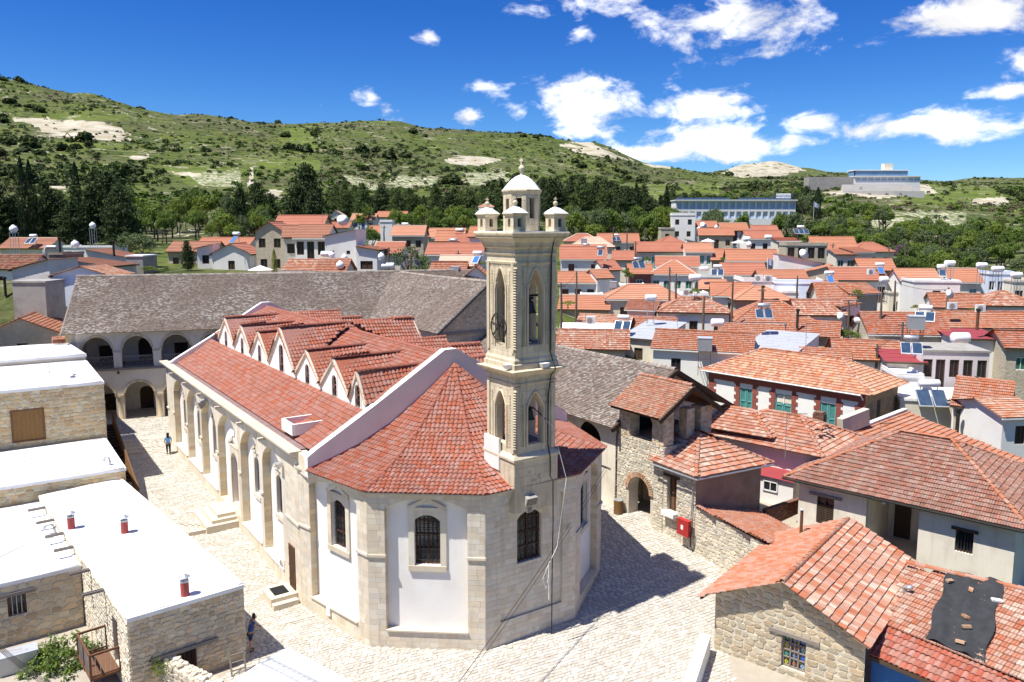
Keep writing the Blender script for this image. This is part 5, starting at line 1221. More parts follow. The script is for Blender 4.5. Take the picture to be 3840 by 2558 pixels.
mb = MB(); mb.bar((.03, -.05, 1.2), (.03, 12, 12 * .23 + 1.2), .1, .06); mb.bar((.03, -.1, -.3), (.03, -.1, 1.2), .08); mb.build('handrail', WOOD_M, SR)

# yard with balcony, shrub, metal box, garden wall and the near white roof with a ladder
YD = MB(); YD.prism([(-36, 20), (-13.5, 20), (-13.4, 27.5), (-15.6, 29.9), (-28.2, 44.5), (-38, 37)], -3, -1.55); tag(YD.build('yard', YARD), 'pale stony yard below the left houses', None, None, 'structure')
bp = Vector((*FL, 0)).lerp(Vector((*BL, 0)), .14); U = (Vector((*FL, 0)) - Vector((*BL, 0))).normalized(); N = Vector((U.y, -U.x, 0))
BC = thing('iron_balcony', 'rusty brown iron balcony with plank floor on the long house side', 'balcony', (bp.x, bp.y, -.5), math.atan2(U.y, U.x))
mb = MB(); mb.box((0, -.6, 0), (2.3, 1.15, .08)); mb.build('floor', WOOD_M, BC)
mb = MB()
for x in (-1.15, 0, 1.15): mb.bar((x, -1.15, -.1), (x, -1.15, 1.1), .08)
for x in (-1.15, 1.15): mb.bar((x, -1.15, 1.08), (x, 0, 1.08), .08); mb.bar((x, -1.15, .12), (x, 0, .12), .06); mb.bar((x, -.02, -.1), (x, -.02, 1.1), .08)
mb.bar((-1.15, -1.15, 1.08), (1.15, -1.15, 1.08), .08); mb.bar((-1.15, -1.15, .12), (1.15, -1.15, .12), .06); mb.build('frame', RUST, BC)
mb = MB()
for i in range(16): x = -1.15 + 2.3 * i / 15; mb.bar((x, -1.15, .1), (x, -1.15, 1.05), .02)
for i in range(7):
    for x in (-1.15, 1.15): mb.bar((x, -1.15 + i * .19, .1), (x, -1.15 + i * .19, 1.05), .02)
mb.build('balusters', STEEL, BC)
mb = MB(); mb.bar((1.0, -.9, -.1), (1.0, -.9, -1.4), .12); mb.build('post', WOOD_D, BC)
gb = thing('metal_cabinet', 'grey metal cabinet standing in the yard beside the shrub', 'cabinet', pz(60, 2545, -1.5), R(36)); mb = MB(); mb.box((0, 0, .6), (1.7, .7, 1.2)); mb.build('body', STEEL, gb); mb = MB(); mb.box((0, 0, 1.23), (1.78, .78, .06)); mb.build('lid', SHEET, gb)
# garden wall running to the camera
ga, gb_ = pz(505, 2425, .2), pz(860, 2610, .2)
gw = thing('garden_wall', 'crumbling pale stone garden wall with weeds on top, bottom left', 'wall', (ga.x, ga.y, -1.6), 0)
a, b = Vector((0, 0, 0)), Vector((gb_.x - ga.x, gb_.y - ga.y, 0)); U = (b - a).normalized(); N = -Vector((U.y, -U.x, 0)); N = Vector((U.y, -U.x, 0)); L_ = (b - a).length
mb = MB(); mb.prism([(p.x, p.y) for p in (a, b, b + N * -.55, a + N * -.55)], 0, 1.75); mb.build('wall_core', MORTAR, gw)
pc = Pieces(gw, 'wall_stone', RUB, RUB_WHITE, 200, 'wall_stones'); stones(pc, a, U, N, L_, 1.75, [], .2, .2, .45, rough=True, th=.06); stones(pc, b - N * .55, -U, -N, L_, 1.75, [], .2, .2, .45, rough=True, th=.06)
for i in range(int(L_ / .32)):
    for j in range(2):
        s = .3 * random.uniform(.8, 1.25); an = random.uniform(0, 3); o_ = a + U * (i + .5) * .32 - N * (.13 + .28 * j)
        pc.put(basis(np.array((math.cos(an), math.sin(an), 0)) * s, np.array((-math.sin(an), math.cos(an), 0)) * s, np.array((0, 0, .1 * random.uniform(.6, 1.6))), (o_.x, o_.y, 1.73)), random.randrange(5))
pc.finish()
nA, nB, nC = pz(1080, 2432, .9), pz(770, 2620, .9), pz(1420, 2620, .9); nD = nB + nC - nA
NR_, nr, on = flat_house('flat_roofed_shed', 'low white flat roof with a ladder lying on it at the bottom edge', [p[:2] for p in (nD, nC, nA, nB)], .9, -1.6, [], gm=PLASTER)
la_, lb_ = pz(1010, 2490, .93), pz(1190, 2580, .93)
LD = thing('ladder', 'aluminium ladder lying on the near white roof', 'ladder', la_.lerp(lb_, .5), math.atan2(lb_.y - la_.y, lb_.x - la_.x))
mb = MB(); mb.box((0, .22, .04), (3.6, .05, .08)); mb.box((0, -.22, .04), (3.6, .05, .08)); mb.build('rails', ALU, LD)
for i in range(12): mb = MB(); mb.bar((-1.65 + i * .3, -.2, .05), (-1.65 + i * .3, .2, .05), .04); mb.build('rung', ALU, LD)
LD2 = thing('wooden_ladder', 'short wooden ladder leaning by the base of the long stone house', 'ladder', (-11.9, 31.6, -1.1), R(35))
mb = MB(); mb.bar((-.3, 0, 0), (-.3, .35, 1.0), .06); mb.bar((.3, 0, 0), (.3, .35, 1.0), .06); mb.build('rails', WOOD_G, LD2)
for i in range(3): mb = MB(); mb.bar((-.3, .08 + i * .1, .22 + i * .3), (.3, .08 + i * .1, .22 + i * .3), .05); mb.build('rung', WOOD_G, LD2)
# ---------------------------------------------------------------- bell porch and houses on the right
def local_thing(name, label, cat): return thing(name, label, cat, CHO, CHR)
PO = local_thing('bell_porch', 'small stone bell porch with brick arch entrance and its own tiled gable roof', 'porch')
PS = Pieces(PO, 'wall_stone', RUB, RUB_WHITE, 300, 'wall_stones'); mb = MB()
ar = op(7.4 - 6.3, 7.4 - 4.4, .15, 2.05, .95)
panel(mb, (12.2, 7.4, 0), (0, -1, 0), (-1, 0, 0), 4.0, 5.3, [ar], .8, z0=-.6); stones(PS, (12.2, 7.4, 0), (0, -1, 0), (-1, 0, 0), 4.0, 5.3, [op(ar['x0'], ar['x1'], .15, 2.05, 1.1)], .17, .18, .42, z0=-.4, rough=True, th=.05, pad=.2)
panel(mb, (12.2, 3.4, 0), (1, 0, 0), (0, -1, 0), 4.3, 5.3, [], .3, z0=-.6); stones(PS, (12.2, 3.4, 0), (1, 0, 0), (0, -1, 0), 4.3, 5.3, [], .17, .18, .42, z0=4, rough=True, th=.05)
mb.build('wall', MORTAR, PO)
mb = MB(); mb.box((14.2, 5.4, 5.2), (4, 4, .2)); mb.build('belfry_floor', WOOD_G, PO)
mb = MB(); mb.box((14.6, 5.35, 1.6), (.2, 4, 4)); mb.build('passage_wall', RUBBLE, PO)
BK = Pieces(PO, 'arch_brick', SLAB, BRICKA, 100)
for i in range(25):
    t = math.pi * (i + .5) / 25; c_, s_ = math.cos(t), math.sin(t); cy = 5.35; hw = .95
    pos = Vector((12.15, cy - hw * 1.12 * c_, 2.05 + .95 * 1.12 * s_)); tang = Vector((0, s_, c_)); rad = Vector((0, -c_, s_))
    BK.put(basis(tang * .1, rad * .3, Vector((-.07, 0, 0)), pos), 0, (-1, 0, 0))
BK.finish(); PS.finish()
for x, y, sx, sy in ((12.65, 6.85, .9, 1.0), (12.65, 3.95, .9, 1.0), (15.9, 3.85, 1.0, .9), (15.9, 6.9, 1.0, .9), (14.55, 3.8, .7, .7)):
    mb = MB(); mb.box((x, y, 6.3), (sx - .06, sy - .06, 2.05)); mb.build('pier', MORTAR, PO)
    P5 = Pieces(PO, 'pier_stone', RUB, RUBBLE, 40, 'pier_stones')
    for (ax, ay), U, N in FACES:
        if ax * N[0] > .5 and False: continue
        O = Vector((x + ax * sx / 2 - ax * .03, y + ay * sy / 2 - ay * .03, 0)); wd = (sx if U[0] else sy) - .06
        stones(P5, O, Vector((*U, 0)), Vector((*N, 0)), wd, 7.3, [], .17, .2, .45, z0=5.3, rough=True, th=.04)
    P5.finish()
mb = MB(); panel(mb, (12.25, 7.3, 0), (0, -1, 0), (-1, 0, 0), 3.8, 7.3, [op(.9, 2.9, 5.32, 6.3, .8)], .5, z0=6.4, xs=[]); mb.build('arch_head', RUBBLE, PO)
mb = MB(); mb.box((14.2, 7.2, 6.3), (3.4, .2, 2)); mb.build('belfry_back', DARK, PO)
PT = Pieces(PO, 'roof_tile', [F_TILE], BRN2_TILE, 200, 'roof_tiles'); PR = Pieces(PO, 'ridge_tile', [R_TILE], OR_TILE, 30)
dk = MB(); f1 = [(11.5, 7.5, 7.2), (11.5, 3.1, 7.2), (14.2, 3.1, 8.85), (14.2, 7.5, 8.85)]; dk.quad(*f1); tile_face(PT, f1, .21, .17, gap=1)
f2 = [(16.9, 3.1, 7.0), (16.9, 7.5, 7.0), (14.2, 7.5, 8.85), (14.2, 3.1, 8.85)]; dk.quad(*f2); tile_face(PT, f2, .21, .17, gap=1); dk.build('roof_deck', BRN2_TILE, PO); ridge_line(PR, (14.2, 3.1, 8.87), (14.2, 7.5, 8.87), .4); PT.finish(); PR.finish()
mb = MB(); mb.bar((11.4, 3.0, 7.05), (14.2, 3.0, 8.72), .12, .26); mb.bar((17.0, 3.0, 6.85), (14.2, 3.0, 8.72), .12, .26); mb.bar((11.6, 7.4, 7.1), (11.6, 3.1, 7.1), .1); mb.build('barge_board', WOOD_D, PO)
bl = bell(cw(13.5, 3.75, 6.0), .33, 'grey bell hanging in the open stone bell porch'); 

def roofed(par, tm, rm, faces, ridges, tile=M_TILE, wd=.25, ex=.33, most=300, deck_m=None, rname='roof_tile', jit=.008):
    T = Pieces(par, rname, [tile], tm, most, rname + 's'); Rg = Pieces(par, 'ridge_tile', [R_TILE], rm, 100); dk = MB()
    for f in faces:
        f = [Vector(p) for p in f]
        if len(f) == 4:
            n_ = (f[1] - f[0]).cross(f[2] - f[0]); f[3].z = f[0].z - (n_.x * (f[3].x - f[0].x) + n_.y * (f[3].y - f[0].y)) / n_.z
        dk.quad(*[p - Vector((0, 0, .03)) for p in f]); tile_face(T, f, wd, ex, jit=jit)
    dk.build('roof_deck', deck_m or tm, par)
    for a, b in ridges: ridge_line(Rg, a, b, .4)
    T.finish(); Rg.finish()
# hip-roofed stone house in front of the porch
H0 = local_thing('corner_house', 'small hip-roofed house with stained brown plaster end beside the bell porch', 'house')
HS = Pieces(H0, 'wall_stone', RUB, RUB_WHITE, 300, 'wall_stones'); mb = MB(); o = [op(.3, 1.05, 1.55, 3.65)]
panel(mb, (12.25, 3.4, 0), (0, -1, 0), (-1, 0, 0), 2.5, 4.4, o, .4, z0=-.8); stones(HS, (12.25, 3.4, 0), (0, -1, 0), (-1, 0, 0), 2.5, 4.4, o, .18, .2, .45, z0=-.6, rough=True, th=.05)
mb.build('stone_wall', MORTAR, H0); win_fill(H0, (12.25, 3.4, 0), (0, -1, 0), (-1, 0, 0), o[0], .3, WOOD_M, WOOD_D, 0, 'door'); lintel(H0, (12.25, 3.4, 0), (0, -1, 0), (-1, 0, 0), o[0], WOOD_D, .25)
mb = MB(); mb.box((12.1, 2.7, 1.45), (.5, 1.0, .25)); mb.build('door_sill', TRIM, H0)
mb = MB(); panel(mb, (12.27, .9, 0), (1, 0, 0), (0, -1, 0), 5.8, 4.35, [], .3, z0=-2); panel(mb, (18.07, .9, 0), (0, 1, 0), (1, 0, 0), 6, 4.35, [], .3, z0=-2); mb.build('plaster_wall', PLASTER_BR, H0)
e = 4.35; c1, c2, c3, c4 = Vector((11.75, .45, e)), Vector((18.6, .45, e - .35)), Vector((18.6, 7.5, e - .2)), Vector((11.75, 4.1, e + .1)); ap, ap2 = Vector((15.0, 3.2, 5.75)), Vector((15.4, 6.4, 5.85))
roofed(H0, OLD_TILE, OR_TILE, [[c1, c2, ap], [c2, c3, ap2, ap], [c4, c1, ap, ap2]], [(c1, ap), (c2, ap), (ap, ap2)], most=300)
mb = MB(); mb.tube([c1 + Vector((-.05, 3.4, -.1)), c1 + Vector((-.05, -.05, -.12)), c2 + Vector((0, -.05, -.12))], .06, 6); mb.tube([(12.15, 1.0, 4.2), (12.1, 1.05, 2.0), (12.1, 1.1, .1)], .04, 6); mb.build('gutter', STEEL, H0)
# passage wall and lean-to
PW = local_thing('passage_wall', 'long pale stone wall lining the paved passage below the red lean-to roof', 'wall')
WS = Pieces(PW, 'wall_stone', RUB, RUB_WHITE, 300, 'wall_stones'); mb = MB(); ft = lambda x: 2.4 - .12 * x
panel(mb, (12.27, .9, 0), (0, -1, 0), (-1, 0, 0), 5.0, ft, [], .3, z0=-1.6); stones(WS, (12.27, .9, 0), (0, -1, 0), (-1, 0, 0), 5.0, ft, [], .19, .25, .55, z0=-1.2, rough=True, th=.05); mb.build('wall_core', MORTAR, PW); WS.finish()
HS.finish()
LN = local_thing('lean_to', 'bright red lean-to tile roof sloping away behind the passage wall', 'roof'); 
f = [(17.0, -4.2, .75), (17.7, .85, 1.0), (12.15, .85, 2.5), (12.1, -4.2, 1.9)]
roofed(LN, OR_TILE, OR_TILE, [f], [], S_TILE, .21, .3, 150)
# red fire cabinet with hose, litter bin
fc = thing('fire_cabinet', 'red metal fire hose cabinet on the passage wall', 'cabinet', cw(12.02, 1.35, .62), CHR + R(-90))
mb = MB(); mb.box((0, -.14, .5), (.85, .28, .95)); mb.build('body', REDP, fc); mb = MB(); mb.box((-.05, -.285, .52), (.18, .01, .26)); mb.build('notice', TRIM, fc)
mb = MB(); mb.tube([(.45, -.1, .75), (.55, -.12, .6), (.48, -.1, .2), (.42, -.08, -.1), (.42, -.06, -.55)], .035, 6); mb.build('hose_pipe', BLACK, fc)
lb = thing('litter_bin', 'round slatted wooden litter bin by the porch entrance', 'bin', cw(11.75, 6.75, .3), CHR)
for i in range(18): mb = MB(); a = 2 * math.pi * i / 18; mb.box((.28 * math.cos(a), .28 * math.sin(a), .45), (.03, .08, .85), rz=a); mb.build('slat', WOOD, lb)
mb = MB(); mb.lathe([(.26, .02), (.26, .82)], 14); mb.build('liner', CONCRETE, lb); mb = MB(); mb.lathe([(.3, .86), (.31, .9), (.28, .9)], 14); mb.build('rim', STEEL, lb)

# frame for a house given two plan points of its front eave
def place(name, label, a, b, z=0.0, cat='house', group=None):
    a = Vector((a[0], a[1], 0)); b = Vector((b[0], b[1], 0)); d = b - a; L_ = d.length
    return thing(name, label, cat, (a.x, a.y, z), math.atan2(d.y, d.x), group), L_
# brown-roofed house with the dark open room
H3, L3 = place('hip_house', 'cream house with lichened brown hip roof and a dark open room', (16.7, 45.1), (25.6, 37.0)); D3 = 10.4; z0 = -1.4; ze = 3.3; zr = 5.95
fo = [op(1.55, 2.55, .75, 2.45), op(4.35, 7.1, -.55, 3.0), op(8.9, 9.75, 1.15, 2.35)]
mb = MB(); panel(mb, (.45, .45, 0), (1, 0, 0), (0, -1, 0), L3 - .9, ze - .05, [dict(o, x0=o['x0'] - .45, x1=o['x1'] - .45) for o in fo], .35, z0=z0)
panel(mb, (.45, D3 - .4, 0), (0, -1, 0), (-1, 0, 0), D3 - .85, ze - .05, [], .3, z0=z0); panel(mb, (L3 - .45, .45, 0), (0, 1, 0), (1, 0, 0), D3 - .9, ze - .05, [], .3, z0=z0); mb.build('wall', PLASTER_O, H3)
win_fill(H3, (0, .45, 0), (1, 0, 0), (0, -1, 0), fo[0], .2, GLASS, WOOD_D, 0)
for s in (0, 1):
    mb = MB()
    for i in range(11): mb.box((1.83 + s * .46, .5, .85 + i * .105), (.4, .05, .05))
    mb.bar((1.62 + s * .46, .52, .78), (1.62 + s * .46, .52, 2.05), .05); mb.bar((2.04 + s * .46, .52, .78), (2.04 + s * .46, .52, 2.05), .05); mb.build('shutter', WOOD_D, H3)
lintel(H3, (0, .45, 0), (1, 0, 0), (0, -1, 0), fo[0], WOOD_G, .45); win_fill(H3, (0, .45, 0), (1, 0, 0), (0, -1, 0), fo[2], .22, GLASS, WOOD_D, 6); lintel(H3, (0, .45, 0), (1, 0, 0), (0, -1, 0), fo[2], WOOD_D, .2)
mb = MB(); mb.box((5.72, 4.7, 1.2), (2.75, .1, 3.9)); mb.box((4.3, 2.6, 1.2), (.1, 4.2, 3.9)); mb.box((7.15, 2.6, 1.2), (.1, 4.2, 3.9)); mb.box((5.72, 2.6, -.6), (2.9, 4.3, .1)); mb.box((5.72, 2.6, 3.05), (2.9, 4.3, .1)); mb.build('open_room', PLASTER_O, H3)
mb = MB(); mb.box((5.2, 4.6, .6), (.9, .1, 2.1)); mb.build('inner_door', WOOD_D, H3)
mb = MB(); mb.smooth = True; mb.lathe([(.02, 0), (.1, .05), (.1, .15), (.02, .2)], 10, (5.3, .35, 2.85)); mb.build('globe_lamp', TANK, H3)
c = [Vector((-.3, -.05, ze)), Vector((L3 + .3, -.05, ze)), Vector((L3 + .3, D3 + .3, ze)), Vector((-.3, D3 + .3, ze))]; r0, r1 = Vector((4.6, 5.2, zr)), Vector((7.4, 5.2, zr))
roofed(H3, BRN_TILE, OR_TILE, [[c[0], c[1], r1, r0], [c[1], c[2], r1], [c[3], c[0], r0], [c[2], c[3], r0, r1]], [(c[0], r0), (c[1], r1), (r0, r1), (c[2], r1)])
mb = MB(); mb.tube([c[3] + Vector((-.05, 0, -.08)), c[0] + Vector((-.05, -.05, -.1)), c[1] + Vector((0, -.05, -.1))], .07, 6); mb.build('gutter', CABLE, H3)
# terrace railing in front of it
RL = thing('terrace_railing', 'thin metal railing along the terrace of the cream hip-roofed house', 'railing', H3.location + Vector((0, 0, -1.0)), H3.rotation_euler.z)
for i in range(7): mb = MB(); mb.bar((3.6 + i * 1.45, -1.6, -.4), (3.6 + i * 1.45, -1.6, 1.0), .06); mb.build('post', CABLE, RL)
mb = MB(); mb.bar((3.6, -1.6, 1.0), (12.3, -1.6, 1.0), .07); mb.bar((12.3, -1.6, 1.0), (12.3, -.2, 1.0), .07); mb.build('top_rail', STEEL, RL)
mb = MB()
for i in range(60): mb.bar((3.6 + i * .147, -1.6, .05), (3.6 + i * .147, -1.6, .95), .015)
mb.build('balusters', STEEL, RL)
mb = MB(); mb.prism([(2.5, -2.2), (14, -2.2), (14, .4), (2.5, .4)], -3, -1.35); o = mb.build('terrace', CONCRETE, RL)
# two-storey house with teal shutters
H1, L1 = place('shuttered_house', 'white two-storey house with terracotta quoins and teal shutters', (17.6, 70.2), (27.9, 59.3)); D1 = 7.4; ze = 5.2; z0 = -2.5
fo = [op(3.6, 4.85, 1.75, 4.0), op(7.0, 8.5, .9, 4.05), op(11.0, 12.3, 1.35, 3.95)]
mb = MB(); panel(mb, (.4, .4, 0), (1, 0, 0), (0, -1, 0), L1 - .8, ze, [dict(o, x0=o['x0'] - .4, x1=o['x1'] - .4) for o in fo], .25, z0=z0); panel(mb, (.4, D1, 0), (0, -1, 0), (-1, 0, 0), D1 - .4, ze, [], .2, z0=z0); mb.build('wall', PLASTER, H1)
so = [op(2.3, 3.0, 2.6, 4.3)]
mb = MB(); panel(mb, (L1 - .4, .4, 0), (0, 1, 0), (1, 0, 0), D1 - .8, ze, so, .25, z0=z0); mb.build('brick_end', mat('adobe', (.42,.29,.16), (.35,.23,.12), nscale=2, bump=.02, bscale=8, dirt=(.25,.17,.1,.5)), H1)
AB = Pieces(H1, 'adobe_brick', SLAB, mat('adobe_b', (.44,.30,.165), (.37,.25,.13), tint=.18, nscale=2, bump=.01), 100, 'adobe_bricks'); stones(AB, (L1 - .4, .4, 0), (0, 1, 0), (1, 0, 0), D1 - .8, ze, so, .16, .35, .5, z0=1, th=.02); AB.finish()
win_fill(H1, (L1 - .4, .4, 0), (0, 1, 0), (1, 0, 0), so[0], .2, WOOD_G, WOOD_G)
for k, o in enumerate(fo):
    f = MB(); opening_fill(f, (0, .4, 0), (1, 0, 0), (0, -1, 0), o, .18); wd_ = f.build('window', TEAL, H1); c_ = (o['x0'] + o['x1']) / 2
    top = o['z1'] - (.85 if k == 1 else 0)
    for s in (-1, 1):
        sh = MB(); hw = (o['x1'] - o['x0']) / 2; x0, x1 = (c_ - hw + .03, c_ - .02) if s < 0 else (c_ + .02, c_ + hw - .03)
        for x in (x0 + .05, x1 - .05): sh.bar((x, .5, o['z0'] + .03), (x, .5, top - .03), .1, .06, (0, 1, 0))
        for z in (o['z0'] + .1, (o['z0'] + top) / 2, top - .08): sh.bar((x0, .5, z), (x1, .5, z), .06, .1, (0, 0, 1))
        z = o['z0'] + .2
        while z < top - .15: sh.box(((x0 + x1) / 2, .53, z), (x1 - x0 - .15, .03, .05)); z += .1
        sh.build('shutter_leaf', TEAL, wd_)
    if k == 1: f = MB(); f.quad((o['x0'] + .1, .55, top + .1), (o['x1'] - .1, .55, top + .1), (o['x1'] - .1, .55, o['z1'] - .1), (o['x0'] + .1, .55, o['z1'] - .1)); f.build('fanlight', PLASTER_O, wd_); f = MB(); f.bar((c_, .53, top), (c_, .53, o['z1']), .08); f.build('mullion', TRIM, wd_)
    if k != 1: f = MB(); f.box((c_, .35, o['z0'] - .12), (o['x1'] - o['x0'] + .9, .2, .22)); f.build('sill', TERRA, wd_)
    Q = Pieces(H1, 'quoin', SLAB, TERRA, 60); z = o['z0'] - (.2 if k == 1 else 0); i = 0
    while z < 4.5:
        for s in (-1, 1):
            wq = .38 if i % 2 else .56; xx = c_ + s * ((o['x1'] - o['x0']) / 2 + wq / 2); Q.put(basis((wq - .01, 0, 0), (0, 0, .31), (0, -.05, 0), (xx, .4, z + .16)), 0, (0, -1, 0))
        z += .32; i += 1
    Q.finish()
Q = Pieces(H1, 'quoin', SLAB, TERRA, 60)
for x, s in ((.4, 1), (L1 - .4, -1)):
    z = 0; i = 0
    while z < 4.5: wq = .55 if i % 2 else .8; Q.put(basis((wq, 0, 0), (0, 0, .31), (0, -.05, 0), (x + s * wq / 2, .4, z + .16)), 0, (0, -1, 0)); z += .32; i += 1
Q.finish(); mb = MB(); mb.box((L1 / 2, .37, 4.82), (L1 - .8, .1, .7)); mb.build('frieze', TERRA, H1)
c = [Vector((-.2, -.0, ze)), Vector((L1 + .2, -.0, ze)), Vector((L1 + .2, D1 + .2, ze)), Vector((-.2, D1 + .2, ze))]; r0, r1 = Vector((3.9, 3.6, 7.25)), Vector((L1 - 3.8, 3.6, 7.25))
roofed(H1, PALE_TILE, OLD_TILE, [[c[0], c[1], r1, r0], [c[1], c[2], r1], [c[3], c[0], r0], [c[2], c[3], r0, r1]], [(c[0], r0), (c[1], r1), (r0, r1), (c[2], r1)])
mb = MB(); mb.tube([c[0] + Vector((0, -.05, -.06)), c[1] + Vector((-.8, -.05, -.1)), c[1] + Vector((-.75, .3, -.5))], .08, 6); mb.build('gutter', TRIM, H1); mb = MB(); mb.tube([c[1] + Vector((-.75, .6, -.4)), (L1 - .95, .32, 0)], .06, 6); mb.build('downpipe', GREENP, H1)
# hip roofs between, with slipped tiles
H2, L2 = place('tiled_house', 'white house with patchy hip roof and slipped broken tiles', (13.6, 52.6), (19.4, 47.2)); D2 = 6.2; ze = 4.0; zr = 5.55; z0 = -2
mb = MB(); so = [op(5.5, 6.4, .3, 2.3)]; panel(mb, (.3, .3, 0), (1, 0, 0), (0, -1, 0), L2 - .6, ze, so, .2, z0=z0); panel(mb, (L2 - .3, .3, 0), (0, 1, 0), (1, 0, 0), D2 - .6, ze, [], .2, z0=z0); mb.build('wall', PLASTER, H2); win_fill(H2, (.3, .3, 0), (1, 0, 0), (0, -1, 0), so[0], .12, GLASS, BLUE)
c = [Vector((-.3, -.3, ze)), Vector((L2 + .3, -.3, ze)), Vector((L2 + .3, D2 + .3, ze)), Vector((-.3, D2 + .3, ze))]; r0, r1 = Vector((2.9, 3.1, zr)), Vector((L2 - 2.6, 3.1, zr))
roofed(H2, OLD_TILE, OR_TILE, [[c[0], c[1], r1, r0], [c[1], c[2], r1], [c[3], c[0], r0], [c[2], c[3], r0, r1]], [(c[0], r0), (c[1], r1), (r0, r1), (c[2], r1), (c[3], r0)])
for i in range(14):
    mb = wave_tile(.25, .40, .035, [(0,.9),(.08,.2),(.4,.12),(.5,.95),(.6,.15),(.92,.15),(1,.9)], .03); t_ = mb.build('loose_tile', OLD_TILE, H2); u = random.uniform(-.5, 1.2); t_.location = (L2 - 1.2 + u * .6, 1.6 + random.uniform(0, 2.4), 4.75 + random.uniform(.05, .35)); t_.rotation_euler = (random.uniform(-.5, .5), random.uniform(-.5, .5), random.uniform(0, 6))
H2b, L2b = place('tiled_house', 'small hip-roofed wing with weathered tiles directly behind the bell porch', (12.3, 53.6), (17.0, 49.8)); ze = 4.5
mb = MB(); mb.prism([(.3, .3), (L2b - .3, .3), (L2b - .3, 4.2), (.3, 4.2)], -2, ze); mb.build('wall', PLASTER, H2b); c = [Vector((-.3, -.3, ze)), Vector((L2b + .3, -.3, ze)), Vector((L2b + .3, 4.6, ze)), Vector((-.3, 4.6, ze))]; r0, r1 = Vector((1.9, 2.1, 5.6)), Vector((L2b - 1.9, 2.1, 5.6))
roofed(H2b, OLD_TILE, OR_TILE, [[c[0], c[1], r1, r0], [c[1], c[2], r1], [c[3], c[0], r0]], [(c[0], r0), (c[1], r1), (r0, r1)], most=120)
ln = thing('wash_house', 'little white annex with maroon sheet roof in the back yard', 'shed', pz(2900, 1840, 1.3), R(-43))
mb = MB(); mb.prism([(-1.6, 0), (1.3, 0), (1.3, 2), (-1.6, 2)], -3, .9); mb.build('wall', PLASTER, ln); mb = MB(); mb.add([(-1.7, -.2, .9), (1.4, -.2, .9), (1.4, 2.1, 1.5), (-1.7, 2.1, 1.5)], [(0, 1, 2, 3)]); mb.build('roof', MAROON, ln); o = op(.9, 1.9, -.1, .6); win_fill(ln, (-1.6, -.01, 0), (1, 0, 0), (0, -1, 0), o, .0, GLASS, TRIM)
bw = thing('brick_wall', 'dark red brick yard wall beside the cream hip-roofed house', 'wall', cw(18.0, .2, -1.4), CHR)
mb = MB(); mb.box((1.6, .2, 1.0), (3.4, .3, 3.2)); mb.box((3.2, -.9, .9), (.3, 2.2, 3.0)); mb.build('wall_core', BRICK, bw); bp = Pieces(bw, 'brick', SLAB, BRICK, 200, 'bricks')
stones(bp, (0, .05, 0), (1, 0, 0), (0, -1, 0), 3.2, 2.6, [], .09, .22, .28, z0=-.4, th=.015, vary=.05, gap=.015); stones(bp, (3.05, .0, 0), (0, -1, 0), (-1, 0, 0), 2.0, 2.4, [], .09, .22, .28, z0=-.4, th=.015, vary=.05, gap=.015); bp.finish()
mb = MB(); mb.prism([(0, 0), (6, 0), (6, -7), (0, -7)], -1.2, .1); o = mb.build('back_yard', CONCRETE); o.location = cw(17.2, .8, -.8); o.rotation_euler = (0, 0, CHR); tag(o, 'small concrete yard behind the lean-to roof', None, None, 'structure')
ch = thing('chimney', 'square brown brick chimney in front of the teal shutters', 'chimney', pz(3070, 1640, 3.0), R(-43)); mb = MB(); mb.box((0, 0, .3), (.8, .6, 3.0)); mb.build('stack', BRICK, ch); cp = Pieces(ch, 'brick', SLAB, BRICK, 120, 'bricks'); stones(cp, (-.4, -.3, 0), (1, 0, 0), (0, -1, 0), .8, 1.8, [], .09, .2, .26, z0=-.6, th=.015, vary=.05, gap=.015); cp.finish()
mb = MB(); mb.lathe([(.4, 1.8), (.45, 1.85), (.45, 1.92)], 4, ph=R(45)); mb.build('cap', BRICK, ch)
# orange roof beyond
H6 = thing('orange_roof_house', 'house with plain bright orange roof and wide dark courses behind the brown hip roof', 'house', (0, 0, 0), 0)
A_, B_, C_, D_ = pz(3180, 1628, 3.3), pz(3400, 1545, 3.6), pz(3850, 1728, 1.9), pz(3500, 1800, 1.6)
D_ = A_ + (C_ - B_); roofed(H6, OR_TILE, OR_TILE, [[D_, C_, B_, A_]], [], M_TILE, .26, .42, 150); mb = MB(); mb.prism([(p.x, p.y) for p in (A_, D_, C_, B_)], -3, 1.5); mb.build('wall', RUB_WHITE, H6)
wl_ = thing('flashing_wall', 'short stone parapet with white mortar flashing below the adobe wall', 'wall', (0, 0, 0), 0); mb = MB(); a, b = pz(3150, 1600, 3.9), pz(3250, 1560, 4.3); mb.bar(a, b, .5, 1.2); mb.build('wall_core', RUB_WHITE, wl_); mb = MB(); mb.bar(A_ + Vector((.2, .3, .15)), B_ + Vector((0, .2, .2)), .35, .12); mb.build('flashing', LIME, wl_)

# ---------------------------------------------------------------- near stone house with the stained-glass window
d = Vector((.635, .773, 0)).normalized(); H4 = thing('near_house', 'near stone house with orange gable roof, stained glass window and black tarpaulin', 'house', (9.0, 33.5, 0), math.atan2(d.y, d.x))
